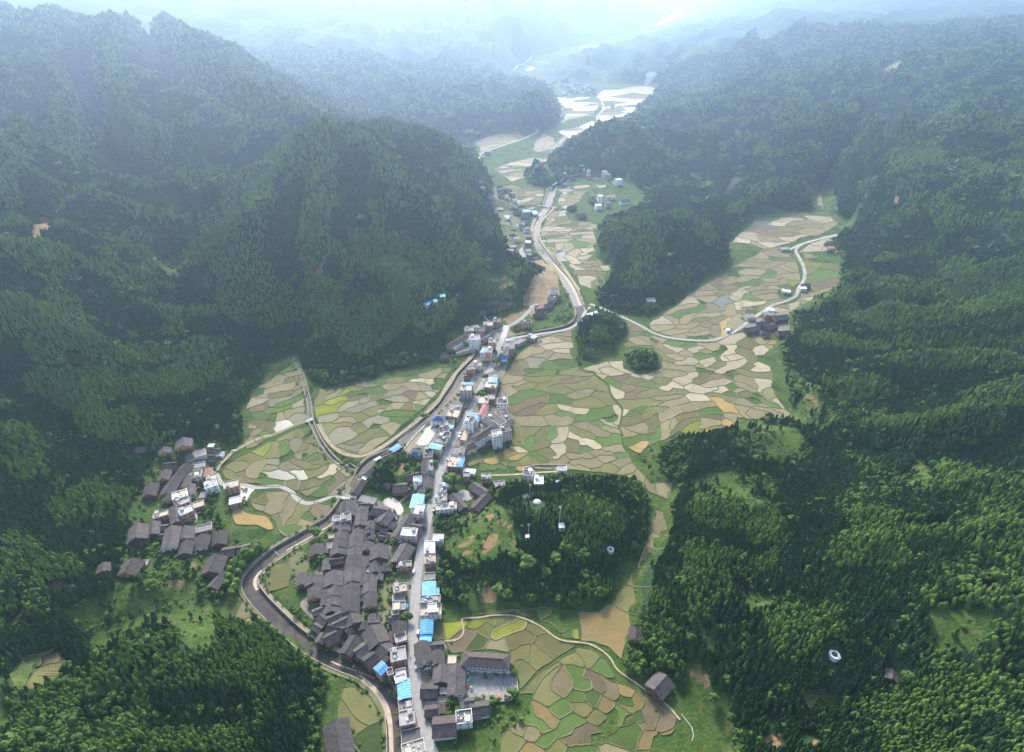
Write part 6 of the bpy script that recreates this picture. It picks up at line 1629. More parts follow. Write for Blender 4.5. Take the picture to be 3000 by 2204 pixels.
# ------------------------------------------------------------------ trees standing among the houses
def gp(tile, x, y):
    X, Y = hit(tile, x, y); return X, Y, H1(X, Y)
def town_tree(tile, x, y, d, where, kind='broad', h=None):
    X, Y = hit(tile, x, y, d * .5)
    nm = {'broad': 'broadleaf_tree', 'bamboo': 'bamboo_clump', 'bush': 'bush', 'conifer': 'conifer_tree'}[kind]
    return plant(nm, where, 'bush' if kind == 'bush' else 'tree', 'trees among the houses', kind, X, Y, h or d * 1.05, d * 2.05 / (h or d * 1.05) * (.62 if kind == 'broad' else 1.3), int(rng.integers(0, 3)))[0]
for a in (('T1', 1930, 320, 4.6, 'round dark tree before the right end of the school block'), ('T1', 1345, 265, 4, 'olive tree at the left end of the school front'), ('T1', 1500, 280, 4, 'dark tree before the left half of the school front'),
          ('T1', 1755, 310, 3.4, 'low dark shrub-tree before the middle of the school front'), ('T1', 2110, 350, 5, 'dark tree at the school yard corner beside the hoop'), ('T1', 2050, 240, 4.6, 'dark tree just right of the long school block'),
          ('T1', 2090, 680, 6.6, 'biggest round tree in the lower right corner of the school yard'), ('T1', 2010, 770, 4.2, 'smaller round tree left of the biggest school yard tree'), ('T1', 1800, 815, 6.4, 'round dark tree next to the orange play dome'),
          ('T1', 1520, 800, 4.6, 'green shrub-tree in the planted bed below the school yard'), ('T1', 1050, 830, 5.2, 'dark tree by the school drive'), ('T1', 1145, 830, 4.2, 'smaller tree right of the school drive tree'), ('T1', 1180, 945, 4, 'dark round tree by the white house with the dark flat roof'),
          ('T1', 925, 1080, 4.8, 'round tree at the back of the white-walled brown barn'), ('T1', 1040, 1030, 4.0, 'low green tree in the garden left of the flat-roofed white house'), ('T1', 680, 1080, 4, 'green tree on the verge of the lower street'),
          ('T2', 1640, 600, 7.8, 'large round tree on the kerb of the lower main street'), ('T2', 1345, 700, 4.6, 'dark tree behind the brick street houses'), ('T2', 985, 590, 4.6, 'dark tree below the orange gable in the old quarter'), ('T2', 1060, 490, 4.2, 'dark bushy tree right under the orange gable'),
          ('T5', 1790, 540, 14, 'biggest spreading tree right of the middle street'), ('T5', 1640, 500, 5, 'small dark tree beside the biggest spreading tree'), ('T5', 1500, 262, 5.2, 'round dark tree at the left kerb by the brown-roofed house'), ('T5', 1400, 745, 4.6, 'upper dark tree in the left roadside row'), ('T5', 1385, 815, 5.4, 'lower dark tree in the left roadside row'),
          ('T5', 1095, 650, 5.4, 'round tree beside the blue-topped white tower house'), ('T5', 1490, 1180, 4.6, 'dark tree below the tan flat-roofed block'), ('T7', 1100, 890, 10, 'large tree before the blue billboard'), ('T7', 825, 1430, 11, 'large tree at the middle street junction'), ('T7', 925, 1150, 8, 'round tree beside the light-blue-roofed street block'),
          ('T7', 1070, 740, 5.5, 'dark tree behind the cream corner building'), ('T7', 580, 605, 6.5, 'round tree on the white school terrace'), ('T7', 340, 725, 6.5, 'tree at the left end of the school terrace'), ('T7', 375, 835, 7, 'tree below the dark huts by the terrace wall'), ('T6', 360, 570, 8.5, 'tree on the river bank by the navy-roofed house'),
          ('T3', 350, 615, 9.5, 'dark tree leaning over the river bend'), ('T3', 1645, 780, 7, 'dark tree above the slanting old house'), ('T3', 440, 1055, 7.5, 'dark tree in the left rows of the old quarter'), ('T3', 1590, 1180, 6, 'green tree beside the brick flat-roofed house'), ('T3', 1690, 600, 4.5, 'dark tree along the long slanting roof'), ('T3', 1680, 430, 4, 'dark tree by the threshing yard'),
          ('H', 1230, 400, 13, 'largest dark tree on the wooded knoll front'), ('H', 1150, 350, 11, 'second big tree on the knoll front'), ('H', 1465, 300, 10, 'rounded olive tree high on the knoll'), ('H', 1420, 375, 10, 'broad tree in the middle of the knoll'), ('H', 1585, 350, 10, 'broad olive tree left of the round tomb'),
          ('H', 1090, 610, 10, 'dense dark tree at the foot of the knoll'), ('H', 1040, 570, 9, 'dense dark tree left of the foot tree'), ('H', 800, 420, 9, 'dark tree on the left flank of the knoll'), ('H', 870, 410, 9, 'dark tree beside the left flank tree'), ('H', 700, 600, 8, 'dark tree behind the large light-blue roof'), ('H', 720, 480, 7, 'green tree at the street edge of the knoll'), ('H', 1330, 560, 9, 'olive tree above the striped vegetable beds'), ('H', 1590, 480, 9, 'tree on the right flank of the knoll'),
          ('I', 730, 125, 10, 'lone bright green round tree in the right clearing'), ('H', 880, 100, 5, 'small dark tree by the courtyard barns'), ('H', 1560, 650, 6, 'dark tree left of the tan field'), ('G', 1960, 720, 6, 'round tree by the small lane below the old quarter'), ('E', 1490, 290, 5, 'lone round tree by the river fork road')):
    town_tree(*a)
for i, (x, y) in enumerate(((1495, 545), (1510, 500), (1520, 455), (1540, 420), (1570, 400), (1600, 385), (1630, 360), (1660, 345), (1545, 580), (1560, 540), (1575, 470), (1600, 430), (1530, 610), (1700, 320))):
    t = town_tree('G', x, y, 5.5, 'bright green bamboo in the row along the river bend', 'bamboo', 10); t['group'] = 'bamboo along the river bend'
# ------------------------------------------------------------------ bridges
M_BR = mat('bridge_concrete', (.48, .46, .42), .9, .15, .4)
def bridge(tile, a, b, w, label, z=.34):
    p, q = at(tile, *a), at(tile, *b); L = math.hypot(q[0] - p[0], q[1] - p[1]); t = empty('bridge', ((p[0] + q[0]) / 2, (p[1] + q[1]) / 2, 0), math.atan2(q[1] - p[1], q[0] - p[0])); tag(t, label, 'bridge')
    V, F = [], []; bxm(V, F, (-L / 2, -w / 2 - .3, z - .75), (L / 2, w / 2 + .3, z)); part('deck', V, F, M_BR, t)
    for s in (-1, 1):
        V, F = [], []; y = s * (w / 2 + .15); bxm(V, F, (-L / 2, y - .12, z + .75), (L / 2, y + .12, z + .95))
        for i in range(max(2, int(L / 2.2)) + 1):
            x = -L / 2 + .12 + (L - .24) * i / max(2, int(L / 2.2)); bxm(V, F, (x - .1, y - .1, z), (x + .1, y + .1, z + .75))
        part('railing', V, F, M_BR, t)
    for s in (-.22, .22):
        V, F = [], []; bxm(V, F, (s * L - .5, -w / 2, -3.3), (s * L + .5, w / 2, z - .75)); part('pier', V, F, M_RWALL, t)
bridge('E', (1089, 492), (1060, 592), 7.6, 'concrete road bridge carrying the main street over the dark river'); bridge('T3', (960, 66), (800, 38), 4.2, 'pale concrete bridge carrying the left hamlet lane over the river')
bridge('T10', (880, 350), (1180, 388), 4.5, 'narrow concrete bridge over the grey upper river by the blue roofs'); bridge('D', (2018, 1124), (2062, 1107), 3.8, 'small bridge carrying the dirt road over the stream')
for tile, a, b, lb in (('G', (1795, 305), (1835, 345), 'low stone weir across the river above the bamboo bend'), ('T2', (830, 1480), (1100, 1590), 'low weir across the dark river by the lower houses'), ('T10', (865, 520), (1000, 520), 'concrete weir line across the grey upper river')):
    p, q = at(tile, *a), at(tile, *b); L = math.hypot(q[0] - p[0], q[1] - p[1]); V, F = [], []; bxm(V, F, (-L / 2, -.4, -1.2), (L / 2, .4, .5)); o = newmesh('weir', V, F, M_RWALL); o.location = ((p[0] + q[0]) / 2, (p[1] + q[1]) / 2, -2.3); o.rotation_euler = (0, 0, math.atan2(q[1] - p[1], q[0] - p[0])); tag(o, lb, 'weir')
def wall(tile, s, h, label, th=.4, m=None, name='garden_wall'):
    P = path(tile, s); V, F = [], []
    for (x1, y1), (x2, y2) in zip(P[:-1], P[1:]):
        L = math.hypot(x2 - x1, y2 - y1); nx, ny = -(y2 - y1) / L * th / 2, (x2 - x1) / L * th / 2; c = len(V); z1, z2 = H1(x1, y1), H1(x2, y2)
        for z, zz_ in ((-.5, 0), (h, 1)): V += [(x1 + nx, y1 + ny, z1 + z), (x2 + nx, y2 + ny, z2 + z), (x2 - nx, y2 - ny, z2 + z), (x1 - nx, y1 - ny, z1 + z)]
        F += [tuple(c + i for i in f) for f in ((4, 5, 6, 7), (0, 1, 5, 4), (1, 2, 6, 5), (2, 3, 7, 6), (3, 0, 4, 7))]
    return tag(newmesh(name, V, F, m or M_PARA), label, 'wall')
wall('T7', '430,815 640,755 740,745', 5.5, 'tall cement retaining wall under the white school terrace', .8, name='retaining_wall'); wall('T1', '870,690 1290,690', 1.6, 'low wall along the front of the long school hall'); wall('T1', '2150,400 2180,660 2060,800 1720,850 1690,880', 1.2, 'low curved boundary wall round the school yard')
wall('T5', '800,1020 850,1080 880,1150', 2.0, 'curved wall by the threshing yard'); wall('T6', '1990,1440 1985,1530', 2, 'wall beside the dark-roofed white villa'); wall('E', '1200,1440 1280,1415 1480,1415', 1.6, 'long low wall behind the walled garden by the knoll'); wall('E', '1480,1415 1488,1520', 1.6, 'right side wall of the walled garden by the knoll')
wall('I', '-10,1400 60,1490 70,1540 60,1580', .6, 'pale low wall around the round field at the bottom right', .4); wall('E', '210,1350 320,1300', 1, 'low river parapet beside the first blue roof'); wall('T6', '20,1110 150,950 400,680', 1.2, 'white parapet between the river and the court', .5, WALLM['white'])
# ------------------------------------------------------------------ signs
def glyph(V, F, x, z, s, seed, y=-.09):
    r = np.random.default_rng(seed)
    for k in range(3): q = z + s * (k - 1) * .32; l_ = s * (.3 + .15 * r.random()); bxm(V, F, (x - l_, y, q - s * .06), (x + l_, y + .04, q + s * .06))
    for k in (-1, 1): q = x + s * k * (.1 + .22 * r.random()); bxm(V, F, (q - s * .055, y - .01, z - s * .42), (q + s * .055, y + .03, z + s * .42))
def sign(near, dx, z, w_, h_, col, marks, label, dirx='y', glyphcol=(.95, .7, .1)):
    """a board fixed to the front of a building"""
    b = near; W_ = max(abs(v.co.y) for c in b.children if c.name.startswith('wall') for v in c.data.vertices); L_ = max(abs(v.co.x) for c in b.children if c.name.startswith('wall') for v in c.data.vertices)
    t = empty('wall_sign', (0, 0, 0)); t.rotation_euler = (0, 0, b.rotation_euler[2] + (0 if dirx == 'y' else R(-90) if dirx == 'x' else R(90)))
    off = Vector((dx, -W_ - .45, z)) if dirx == 'y' else Vector((-L_ - .45, -dx, z)) if dirx == 'x' else Vector((L_ + .45, dx, z))
    t.location = b.location + Matrix.Rotation(b.rotation_euler[2], 3, 'Z') @ off; tag(t, label, 'sign')
    V, F = [], []; bxm(V, F, (-w_ / 2, -.08, -h_ / 2), (w_ / 2, .3, h_ / 2)); part('board', V, F, mat('sign_' + label.split()[1], col, .5, .05), t)
    V, F = [], []
    for i, (x, q, s) in enumerate(marks): glyph(V, F, x, q, s, i + 5)
    part('lettering', V, F, mat('lettering_' + label.split()[1], glyphcol, .5, .03), t)
    return t
def near_house(tile, x, y): 
    nx, ny = nat(tile, x, y); return min(HOUSES, key=lambda h: (h[4] - nx) ** 2 + (h[3] - ny) ** 2)[0]
s_ = near_house('T7', 935, 706); e_ = 'x' if math.sin(s_.rotation_euler[2]) > 0 else 'X'
sign(s_, 3.2, 7.8, 3.6, 6.6, (.72, .05, .05), [(0, 1.7, 2.0), (0, -1.3, 2.6)], 'tall red banner sign with yellow characters on the cream corner building', e_)
s_ = near_house('T7', 1215, 746); e_ = 'x' if math.sin(s_.rotation_euler[2]) > 0 else 'X'
t_ = sign(s_, 0, 7.6, 8.6, 8.6, (.03, .17, .50), [(-2.2 + 1.1 * i, 1.6, 1.0) for i in range(5)] + [(-2.4 + 1.0 * i, -.7, .9) for i in range(4)], 'large blue billboard with white characters facing down the main street', e_, (.62, .75, .88))
V, F = [], []; bxm(V, F, (-2.2, -.11, -4.0), (4.1, -.085, -2.3)); bxm(V, F, (2.6, -.115, -2.3), (4.1, -.09, -.8)); part('white_panel', V, F, WALLM['white'], t_)
def box_thing(name, tile, x, y, size, m, label, cat, z=0.0, rz=0.0):
    X, Y, Z = gp(tile, x, y); V, F = [], []; bxm(V, F, (-size[0] / 2, -size[1] / 2, 0), (size[0] / 2, size[1] / 2, size[2])); o = newmesh(name, V, F, m); o.location = (X, Y, Z + z); o.rotation_euler = (0, 0, rz); return tag(o, label, cat)
# orange kerbside advertising column
t = empty('advert_column', (*gp('T6', 950, 1000)[:2], 0)); tag(t, 'tall orange sign pillar on the kerb by the long gate building', 'sign pillar')
V, F = [], []; bxm(V, F, (-.9, -.35, .5), (.9, .35, 5.6)); part('board', V, F, mat('orange_sign', (.72, .22, .09), .6, .05), t); V, F = [], []; bxm(V, F, (-1.1, -.5, 0), (1.1, .5, .5)); part('plinth', V, F, M_PARA, t)
# ------------------------------------------------------------------ masts, huts and tombs on the hills
def cyl(r0, r1, h, n=8, z=0.0, x=0.0, y=0.0):
    V = [(x + math.cos(6.2832 * i / n) * q, y + math.sin(6.2832 * i / n) * q, z + k * h) for k, q in ((0, r0), (1, r1)) for i in range(n)]
    return V, [(i, (i + 1) % n, n + (i + 1) % n, n + i) for i in range(n)] + [tuple(range(n))[::-1], tuple(range(n, 2 * n))]
M_STEEL = mat('galvanised_steel', (.55, .58, .57), .5, .1)
def mast(tile, x, y, h, label, red=False):
    X, Y, Z = gp(tile, x, y); t = empty('radio_mast', (X, Y, Z)); tag(t, label, 'mast'); part('pole', *cyl(.28, .14, h), M_STEEL, t)
    for i in range(3):
        a = 2.1 * i + .5; V, F = cyl(.17, .17, 2.2, 6, h - 2.4, math.cos(a) * .8, math.sin(a) * .8); part('antenna', V, F, WALLM['white'], t); V, F = [], []; c_, s_ = math.cos(a), math.sin(a)
        V = [(c_ * q, s_ * q, h - 1.3 + dz) for q in (.1, .8) for dz in (-.06, .06)]; part('bracket', [v for v in V] + [(v[0] + .08 * s_, v[1] - .08 * c_, v[2]) for v in V], [(0, 2, 3, 1), (4, 5, 7, 6), (1, 3, 7, 5), (0, 4, 6, 2)], M_STEEL, t)
    if red: part('top_lamp_box', *cyl(.5, .5, .9, 8, h), mat('red_paint', (.55, .08, .06), .6, .1), t)
mast('H', 1437, 140, 19, 'tallest grey radio mast standing on the wooded knoll'); mast('H', 1233, 212, 12, 'shorter radio mast beside the small white hut on the knoll'); mast('H', 1190, 205, 9, 'lowest thin pole left of the shorter knoll mast'); mast('E', 1241, 1632, 17, 'red-topped mast beside the grey dome on the knoll', True)
def hut(tile, x, y, w, d, h, rz, label, roofm):
    X, Y, Z = gp(tile, x, y); t = empty('equipment_hut', (X, Y, Z), rz); tag(t, label, 'hut'); V, F = [], []; bxm(V, F, (-w / 2, -d / 2, -1.5), (w / 2, d / 2, h)); part('wall', V, F, WALLM['white'], t)
    V, F = [], []; bxm(V, F, (-w / 2 - .2, -d / 2 - .2, h), (w / 2 + .2, d / 2 + .2, h + .25)); part('roof', V, F, roofm, t); inst('door', DOOR, t, (0, -d / 2 - .02, 0)); inst('window', WINO, t, (-w / 2 - .01, 0, h * .6), R(-90)); KEEP_OUT.append((X, Y, max(w, d) * .6))
hut('H', 1449, 175, 4.4, 4.8, 3.4, .08, 'white square equipment hut at the foot of the tallest mast', ROOFM['white']); hut('H', 1225, 243, 3, 3, 3, .1, 'smaller white hut beside the shorter knoll mast', ROOFM['white']); hut('E', 1215, 1632, 5, 4, 3, .5, 'dark-roofed hut left of the red-topped mast', ROOFM['dark'])
X, Y, Z = gp('H', 1290, 12); t = empty('water_dome', (X, Y, Z)); tag(t, 'pale round domed water tank on top of the knoll', 'water tank'); part('tank_wall', *cyl(3.7, 3.7, 2.4, 24, -.8), M_PARA, t)
bm = bmesh.new(); bmesh.ops.create_uvsphere(bm, u_segments=24, v_segments=10, radius=3.6, matrix=Matrix.Diagonal((1, 1, .42, 1))); me = bpy.data.meshes.new('dome'); bm.to_mesh(me); bm.free(); o = link('dome', me, M_PARA, t, (0, 0, 1.6))
def tomb(tile, x, y, r, label):
    X, Y, Z = gp(tile, x, y); t = empty('round_tomb', (X, Y, Z + .9), .6); tag(t, label, 'tomb'); KEEP_OUT.append((X, Y, r + 2.2))
    n = 22; V, F = [], []
    for i in range(n):
        a = .12 + (6.283 - .24) * i / (n - 1)
        for q, z in ((r * .58, -3), (r, -3), (r, .9), (r * .58, .9)): V.append((math.sin(a) * q, -math.cos(a) * q, z))
    for i in range(n - 1):
        for k in range(4): F.append((i * 4 + k, i * 4 + (k + 1) % 4, i * 4 + 4 + (k + 1) % 4, i * 4 + 4 + k))
    part('ring_wall', V, F, WALLM['white'], t); bm = bmesh.new(); bmesh.ops.create_uvsphere(bm, u_segments=12, v_segments=7, radius=r * .42); me = bpy.data.meshes.new('mound'); bm.to_mesh(me); bm.free(); link('mound', me, mat('tomb_mound', (.12, .12, .08), .9), t)
    V, F = [], []; bxm(V, F, (-r * .35, -r * 1.15, -.6), (r * .35, -r * .95, 1.2)); part('headstone', V, F, M_PARA, t)
tomb('H', 1772, 322, 2.7, 'white ring-shaped tomb on the right shoulder of the wooded knoll'); tomb('I', 997, 1015, 3.3, 'white ring-shaped tomb alone in the lower right conifer wood')
# ------------------------------------------------------------------ vehicles
M_TYRE = mat('tyre', (.02, .02, .02), .9); M_GLASS = mat('car_glass', (.03, .035, .04), .15, .1, spec=.5); M_LAMP = mat('car_lamp', (.75, .72, .65), .3)
PAINT = {'white': mat('white_paint', (.78, .78, .77), .35, .02, spec=.5, rnd=.03), 'black': mat('black_paint', (.02, .022, .025), .3, .02, spec=.5), 'silver': mat('silver_paint', (.48, .49, .50), .35, .02, spec=.5), 'red': mat('red_car_paint', (.45, .03, .03), .35, .02, spec=.5), 'blue': mat('blue_car_paint', (.05, .15, .42), .35, .02, spec=.5)}
def loft(secs, m=None):
    V = []; F = []; n = len(secs[0])
    for s in secs: V += s
    for k in range(len(secs) - 1):
        for i in range(n): F.append((k * n + i, k * n + (i + 1) % n, (k + 1) * n + (i + 1) % n, (k + 1) * n + i))
    F += [tuple(range(n))[::-1], tuple(range((len(secs) - 1) * n, len(secs) * n))]; return V, F
def carmesh(van):
    w_ = .88; hh = 1.0 if not van else 1.15
    ring = lambda x, a, z0, z1: [(x, -a, z0), (x, a, z0), (x, a, z1), (x, -a, z1)]
    body = loft([ring(-2.2, w_ * .85, .35, .75), ring(-2.05, w_, .28, hh * .92), ring(-1.0, w_, .28, hh), ring(1.0, w_, .28, hh * .98), ring(2.05, w_, .28, hh * (.82 if not van else .95)), ring(2.25, w_ * .85, .38, .68)])
    c0, c1 = ((-1.6, 1.1) if not van else (-2.0, 1.65)); tz = 1.5 if not van else 1.95
    cab = loft([ring(c0 - .15, w_ * .93, hh * .9, hh), ring(c0 + .35, w_ * .78, hh, tz - .03), ring(c1 - .75, w_ * .78, hh, tz), ring(c1 + .1, w_ * .93, hh * .88, hh * .98)])
    roof = loft([ring(c0 + .3, w_ * .8, tz - .05, tz + .02), ring(c1 - .7, w_ * .8, tz - .03, tz + .04)])
    return body, cab, roof, cyl(.32, .32, .2, 12)
CARM = {}
for vn in (False, True):
    b_, c_, r_, wh = carmesh(vn); L_ = []
    for nm, VF in (('body', b_), ('windows', c_), ('roof_panel', r_)):
        me = bpy.data.meshes.new('car_' + nm); me.from_pydata(VF[0], [], VF[1]); me.materials.append(M_GLASS if nm == 'windows' else PAINT['white']); L_.append((nm, me))
    CARM[vn] = L_
WHM = bpy.data.meshes.new('wheel'); WHM.from_pydata([(x, z, y) for x, y, z in wh[0]], [], wh[1]); WHM.materials.append(M_TYRE)
LPM = bpy.data.meshes.new('headlight'); V, F = [], []; bxm(V, F, (-.05, -.18, -.09), (.05, .18, .09)); LPM.from_pydata(V, [], F); LPM.materials.append(M_LAMP)
def car(tile, x, y, rz, color, van, label):
    X, Y, Z = gp(tile, x, y); t = empty('parked_van' if van else 'parked_car', (X, Y, Z + .32), R(rz)); tag(t, label, 'van' if van else 'car', 'vehicles parked in the village')
    for nm, me in CARM[van]:
        o = inst(nm, me, t, (0, 0, 0))
        if nm != 'windows': o.material_slots[0].link = 'OBJECT'; o.material_slots[0].material = PAINT[color]
    for sx in (-1.35, 1.4):
        for sy in (-.92, .72): inst('wheel', WHM, t, (sx, sy, .32))
    for sy in (-.6, .6): inst('headlight', LPM, t, (2.22, sy, .62))
for a in (('T2', 1828, 875, 88, 'white', True, 'white van parked on the right kerb below the bright blue gabled roof'), ('T3', 1980, 1280, 85, 'white', True, 'white van on the left roadside beside the brick flat-roofed house'), ('T2', 1786, 1120, 88, 'white', False, 'white car against the cream-fronted tiled house'), ('T2', 1793, 1320, 88, 'white', False, 'white car below the cream-fronted tiled house'),
          ('T1', 692, 295, 5, 'white', False, 'left white car in the small yard below the cream-fronted house'), ('T1', 738, 288, 5, 'white', False, 'right white car in the small yard below the cream-fronted house'), ('T1', 510, 268, 85, 'silver', False, 'silver car on the kerb opposite the brick corner house'), ('T6', 1345, 672, -20, 'white', False, 'white car at the back of the walled car park'), ('T6', 1385, 700, -15, 'red', False, 'dark red car at the back of the walled car park'),
          ('T6', 1248, 728, -20, 'black', False, 'black car in the middle of the walled car park'), ('T6', 1295, 728, -60, 'white', False, 'white car in the middle of the walled car park'), ('T6', 1095, 880, 70, 'silver', False, 'grey car by the long gate building'), ('T6', 935, 910, 72, 'white', True, 'white van at the kerb before the gate building'), ('T6', 950, 855, 72, 'black', False, 'black car at the kerb before the gate building'),
          ('T5', 1737, 170, 68, 'black', False, 'upper black car at the kerb by the tan flat roofs'), ('T5', 1707, 212, 68, 'black', False, 'lower black car at the kerb by the tan flat roofs'), ('T5', 1512, 835, 80, 'blue', True, 'light van beside the cluttered grey street block'), ('T5', 1472, 1060, 78, 'black', True, 'dark van beside the tan-roofed white block'), ('T7', 848, 1045, 20, 'black', False, 'black car in the lane below the cream river house'),
          ('E', 1250, 378, 40, 'white', False, 'white car climbing the upper road beside the earth bank'), ('T7', 1235, 535, 75, 'blue', False, 'blue car at the end of the river bridge'), ('T8', 1120, 1035, 60, 'red', False, 'red car in the left hamlet lane'), ('T8', 1700, 415, 40, 'silver', False, 'grey car on the dirt road above the left hamlet'), ('T10', 622, 945, 75, 'white', False, 'white car on the upper hamlet road')): car(*a)
# ------------------------------------------------------------------ school yard and courts
PLC = {'blue': (.03, .16, .60), 'yellow': (.75, .60, .22), 'green': (.05, .48, .25), 'teal': (.15, .50, .36), 'red': (.70, .04, .13)}
for c_, x, y, lb in (('blue', 1368, 342, 'blue play tunnel mouth beside the school hall'), ('yellow', 1350, 368, 'yellow play block beside the blue tunnel'), ('green', 1386, 452, 'green play roof near the school hall'), ('teal', 1350, 495, 'teal play roof close to the school hall wall'), ('green', 1410, 612, 'round green play table right of the red slide')):
    X, Y, Z = gp('T1', x, y); t = empty('play_hut', (X, Y, Z + .16), .2); tag(t, lb, 'play equipment'); pm = mat('play_' + c_, PLC[c_], .5, .04)
    for sx in (-.7, .7):
        for sy in (-.7, .7): part('post', *cyl(.07, .07, 1.4, 6, 0, sx, sy), M_STEEL, t)
    part('roof', *cyl(1.15, .35, .7, 8, 1.4), pm, t)
X, Y, Z = gp('T1', 1362, 585); t = empty('play_slide', (X, Y, Z + .16), R(-65)); tag(t, 'red slide standing beside the long school hall', 'slide'); V, F = [], []
V = [(-1.9, -.5, 2.0), (-1.9, .5, 2.0), (-.9, -.5, 1.9), (-.9, .5, 1.9), (1.9, -.5, .25), (1.9, .5, .25)]; part('chute', V + [(x, y, z - .12) for x, y, z in V], [(0, 2, 3, 1), (2, 4, 5, 3), (6, 7, 9, 8), (8, 9, 11, 10), (0, 6, 8, 2), (2, 8, 10, 4), (1, 3, 9, 7), (3, 5, 11, 9)], mat('play_red', PLC['red'], .5, .04), t)
for s in (-.5, .5): V, F = [], []; bxm(V, F, (-1.9, s - .05, 1.9), (-.9, s + .05, 2.5)); part('side_rail', V, F, mat('play_red', PLC['red'], .5), t)
for x_ in (-1.8, -1.0): part('post', *cyl(.07, .07, 1.9, 6, 0, x_, 0), M_STEEL, t)
X, Y, Z = gp('T1', 1870, 765); t = empty('play_dome', (X, Y, Z + .16), .3); tag(t, 'orange striped play dome by the lower edge of the school yard', 'play equipment')
for i in range(6):
    a0, a1 = i * 1.0472, (i + 1) * 1.0472; part('canopy_panel', [(0, 0, 2.4), (math.cos(a0) * 1.3, math.sin(a0) * 1.3, 1.9), (math.cos(a1) * 1.3, math.sin(a1) * 1.3, 1.9), (math.cos(a0) * 1.6, math.sin(a0) * 1.6, 1.0), (math.cos(a1) * 1.6, math.sin(a1) * 1.6, 1.0)], [(0, 1, 2), (1, 3, 4, 2)], mat('play_orange' if i % 2 else 'play_orange_dark', (.80, .22, .06) if i % 2 else (.60, .08, .03), .5, .04), t)
part('centre_pole', *cyl(.08, .08, 2.4, 6), M_STEEL, t)
def hoop(tile, x, y, rz, lb):
    X, Y, Z = gp(tile, x, y); t = empty('basketball_hoop', (X, Y, Z + .16), R(rz)); tag(t, lb, 'basketball hoop'); V, F = [], []; bxm(V, F, (-.9, -.05, 2.9), (.9, .05, 4.0)); part('backboard', V, F, WALLM['white'], t)
    V, F = [], []; bxm(V, F, (-.1, .05, 0), (.1, 1.2, .2)); bxm(V, F, (-.1, 1.0, .2), (.1, 1.2, 3.3)); bxm(V, F, (-.08, .05, 3.3), (.08, 1.2, 3.45)); part('stand', V, F, M_STEEL, t)
    n = 10; V = [(math.cos(6.283 * i / n) * q, -.3 + math.sin(6.283 * i / n) * q, 3.05) for q in (.19, .25) for i in range(n)]; part('rim', V, [(i, (i + 1) % n, n + (i + 1) % n, n + i) for i in range(n)], mat('red_paint', (.55, .08, .06), .6), t)
hoop('T1', 2045, 385, 0, 'white basketball hoop at the right side of the school yard'); hoop('T6', 490, 760, 0, 'basketball hoop at the upper end of the pale court'); hoop('T6', 312, 1015, 180, 'basketball hoop at the lower end of the pale court')
# people in the school yard: one mesh each
def person_mesh():
    bm = bmesh.new(); pts = [(0, 0, .95), (0, 0, 1.2), (0, 0, 1.42), (0, 0, 1.52), (0, -.02, 1.66), (.1, 0, .9), (.12, -.03, .5), (.12, 0, .06), (.13, -.14, .03), (-.1, 0, .9), (-.12, .05, .5), (-.12, .1, .06), (-.13, -.03, .03), (.2, 0, 1.4), (.27, .02, 1.12), (.28, -.08, .86), (-.2, 0, 1.4), (-.27, .02, 1.12), (-.28, -.06, .86)]
    ed = [(0, 1), (1, 2), (2, 3), (3, 4), (0, 5), (5, 6), (6, 7), (7, 8), (0, 9), (9, 10), (10, 11), (11, 12), (2, 13), (13, 14), (14, 15), (2, 16), (16, 17), (17, 18)]
    rad = [.15, .14, .16, .06, .11, .1, .07, .05, .04, .1, .07, .05, .04, .06, .05, .035, .06, .05, .035]
    me = bpy.data.meshes.new('person'); me.from_pydata(pts, ed, []); o = bpy.data.objects.new('person', me); COL.objects.link(o); o.modifiers.new('s', 'SKIN'); 
    for v, q in zip(me.skin_vertices[0].data, rad): v.radius = (q, q * .8)
    o.modifiers.new('d', 'SUBSURF').levels = 1; dg = bpy.context.evaluated_depsgraph_get(); m2 = bpy.data.meshes.new_from_object(o.evaluated_get(dg)); bpy.data.objects.remove(o); m2.name = 'person'
    for c in ((.02, .022, .03), (.10, .09, .10), (.42, .27, .19)): m2.materials.append(mat(f'clothes_{c[0]}', c, .9))
    for p in m2.polygons: p.material_index = 2 if p.center.z > 1.55 or (abs(p.center.x) > .24 and p.center.z < .95) else 1 if p.center.z > .95 else 0
    return m2
PM = person_mesh()
for x, y, rz, lb in ((1545, 342, 20, 'person in dark clothes walking near the school front'), (1755, 515, 100, 'person in dark clothes in the middle of the school yard'), (1907, 498, 200, 'person in dark clothes in the right half of the yard'), (1890, 600, 40, 'left of two people standing together in the yard'), (1902, 596, 220, 'right of two people standing together in the yard'), (1765, 352, 0, 'person in dark clothes near the pale yard strip'), (705, 640, 80, 'person walking along the left side of the lower street')):
    X, Y, Z = gp('T1', x, y); o = bpy.data.objects.new('person', PM); COL.objects.link(o); o.location = (X, Y, Z + .19); o.rotation_euler = (0, 0, R(rz)); tag(o, lb, 'person')
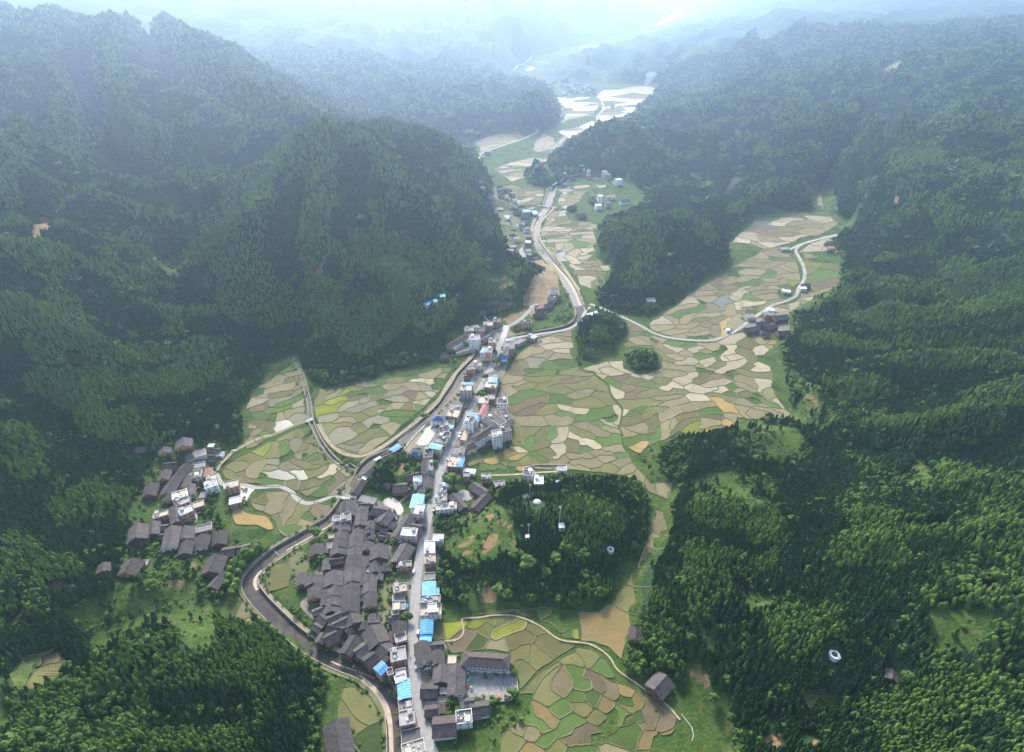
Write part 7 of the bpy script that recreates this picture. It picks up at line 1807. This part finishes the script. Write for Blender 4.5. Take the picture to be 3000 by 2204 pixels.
# motorcycles
def moto(tile, x, y, rz, lb):
    X, Y, Z = gp(tile, x, y); t = empty('motorcycle', (X, Y, Z + .32), R(rz)); tag(t, lb, 'motorcycle')
    for sx in (-.65, .65): o = part('wheel', *cyl(.3, .3, .1, 12), M_TYRE, t); o.rotation_euler = (R(90), 0, 0); o.location = (sx, .05, .3)
    V, F = [], []; bxm(V, F, (-.5, -.12, .35), (.45, .12, .7)); part('body', V, F, PAINT['red'], t); V, F = [], []; bxm(V, F, (-.7, -.14, .7), (.05, .14, .82)); part('seat', V, F, M_TYRE, t); V, F = [], []; bxm(V, F, (.45, -.35, .98), (.52, .35, 1.04)); bxm(V, F, (.46, -.03, .5), (.52, .03, .98)); part('handlebar', V, F, M_STEEL, t)
for a in (('T2', 1768, 1228, 100, 'motorcycle riding up the lower main street'), ('T2', 1702, 1290, 80, 'motorcycle near the left kerb of the lower street'), ('T1', 470, 48, 95, 'motorcycle on the lower street opposite the school'), ('T5', 1620, 380, 70, 'motorcycle on the middle main street'), ('T4', 462, 330, 85, 'motorcycle parked left of the large light blue roof')): moto(*a)
# awnings and tarpaulins on the street
for tile, x, y, sx, sy, c_, lb in (('T2', 1643, 460, 2.3, 4.2, 'blue', 'small bright blue awning on the left kerb of the lower street'), ('T5', 1425, 585, 1.6, 4.0, 'blue', 'blue awning on the front of the grey roofed shop row'), ('T5', 1528, 860, 1.2, 6, 'light', 'narrow blue awning along the cluttered grey block'), ('T6', 925, 590, 2.5, 8, 'teal', 'teal awning along the left kerb of the middle street')):
    X, Y, Z = gp(tile, x, y); t = empty('awning', (X, Y, Z + .3), R(-8)); tag(t, lb, 'awning'); part('canopy', [(-sx / 2, -sy / 2, 2.9), (sx / 2, -sy / 2, 2.5), (sx / 2, sy / 2, 2.5), (-sx / 2, sy / 2, 2.9), (-sx / 2, -sy / 2, 2.82), (sx / 2, -sy / 2, 2.42), (sx / 2, sy / 2, 2.42), (-sx / 2, sy / 2, 2.82)], [(0, 1, 2, 3), (7, 6, 5, 4), (0, 4, 5, 1), (1, 5, 6, 2), (2, 6, 7, 3), (3, 7, 4, 0)], ROOFM[c_], t)
    for a_ in (-sy / 2 + .2, sy / 2 - .2): part('post', *cyl(.05, .05, 2.5, 6, 0, sx / 2 - .15, a_), M_STEEL, t)
# thin smoke rising over the far fields
def smoke(tile, x, y, r, h, dens):
    X, Y, Z = gp(tile, x, y); V = []; n = 10; K = 8
    for k in range(K + 1):
        f = k / K; q = r * (.25 + .9 * f) * (1 + .15 * math.sin(k * 2.1)) * (1 if k < K else .3)
        for i in range(n): V.append((math.cos(6.283 * i / n) * q + h * .35 * f ** 1.5, math.sin(6.283 * i / n) * q * .8, 1 + h * f))
    F = [(k * n + i, k * n + (i + 1) % n, (k + 1) * n + (i + 1) % n, (k + 1) * n + i) for k in range(K) for i in range(n)] + [tuple(range(n))[::-1], tuple(range(K * n, K * n + n))]
    m = bpy.data.materials.new('smoke'); m.use_nodes = True; m.node_tree.nodes.clear(); v = m.node_tree.nodes.new('ShaderNodeVolumePrincipled'); u = m.node_tree.nodes.new('ShaderNodeOutputMaterial'); v.inputs['Color'].default_value = (.9, .93, .97, 1); v.inputs['Density'].default_value = dens; m.node_tree.links.new(v.outputs[0], u.inputs['Volume'])
    o = newmesh('smoke', V, F, m, smooth=True, kind='stuff'); o.location = (X, Y, Z)
smoke('B', 2000, 600, 22, 70, .012); smoke('C', 285, 1310, 10, 45, .010)
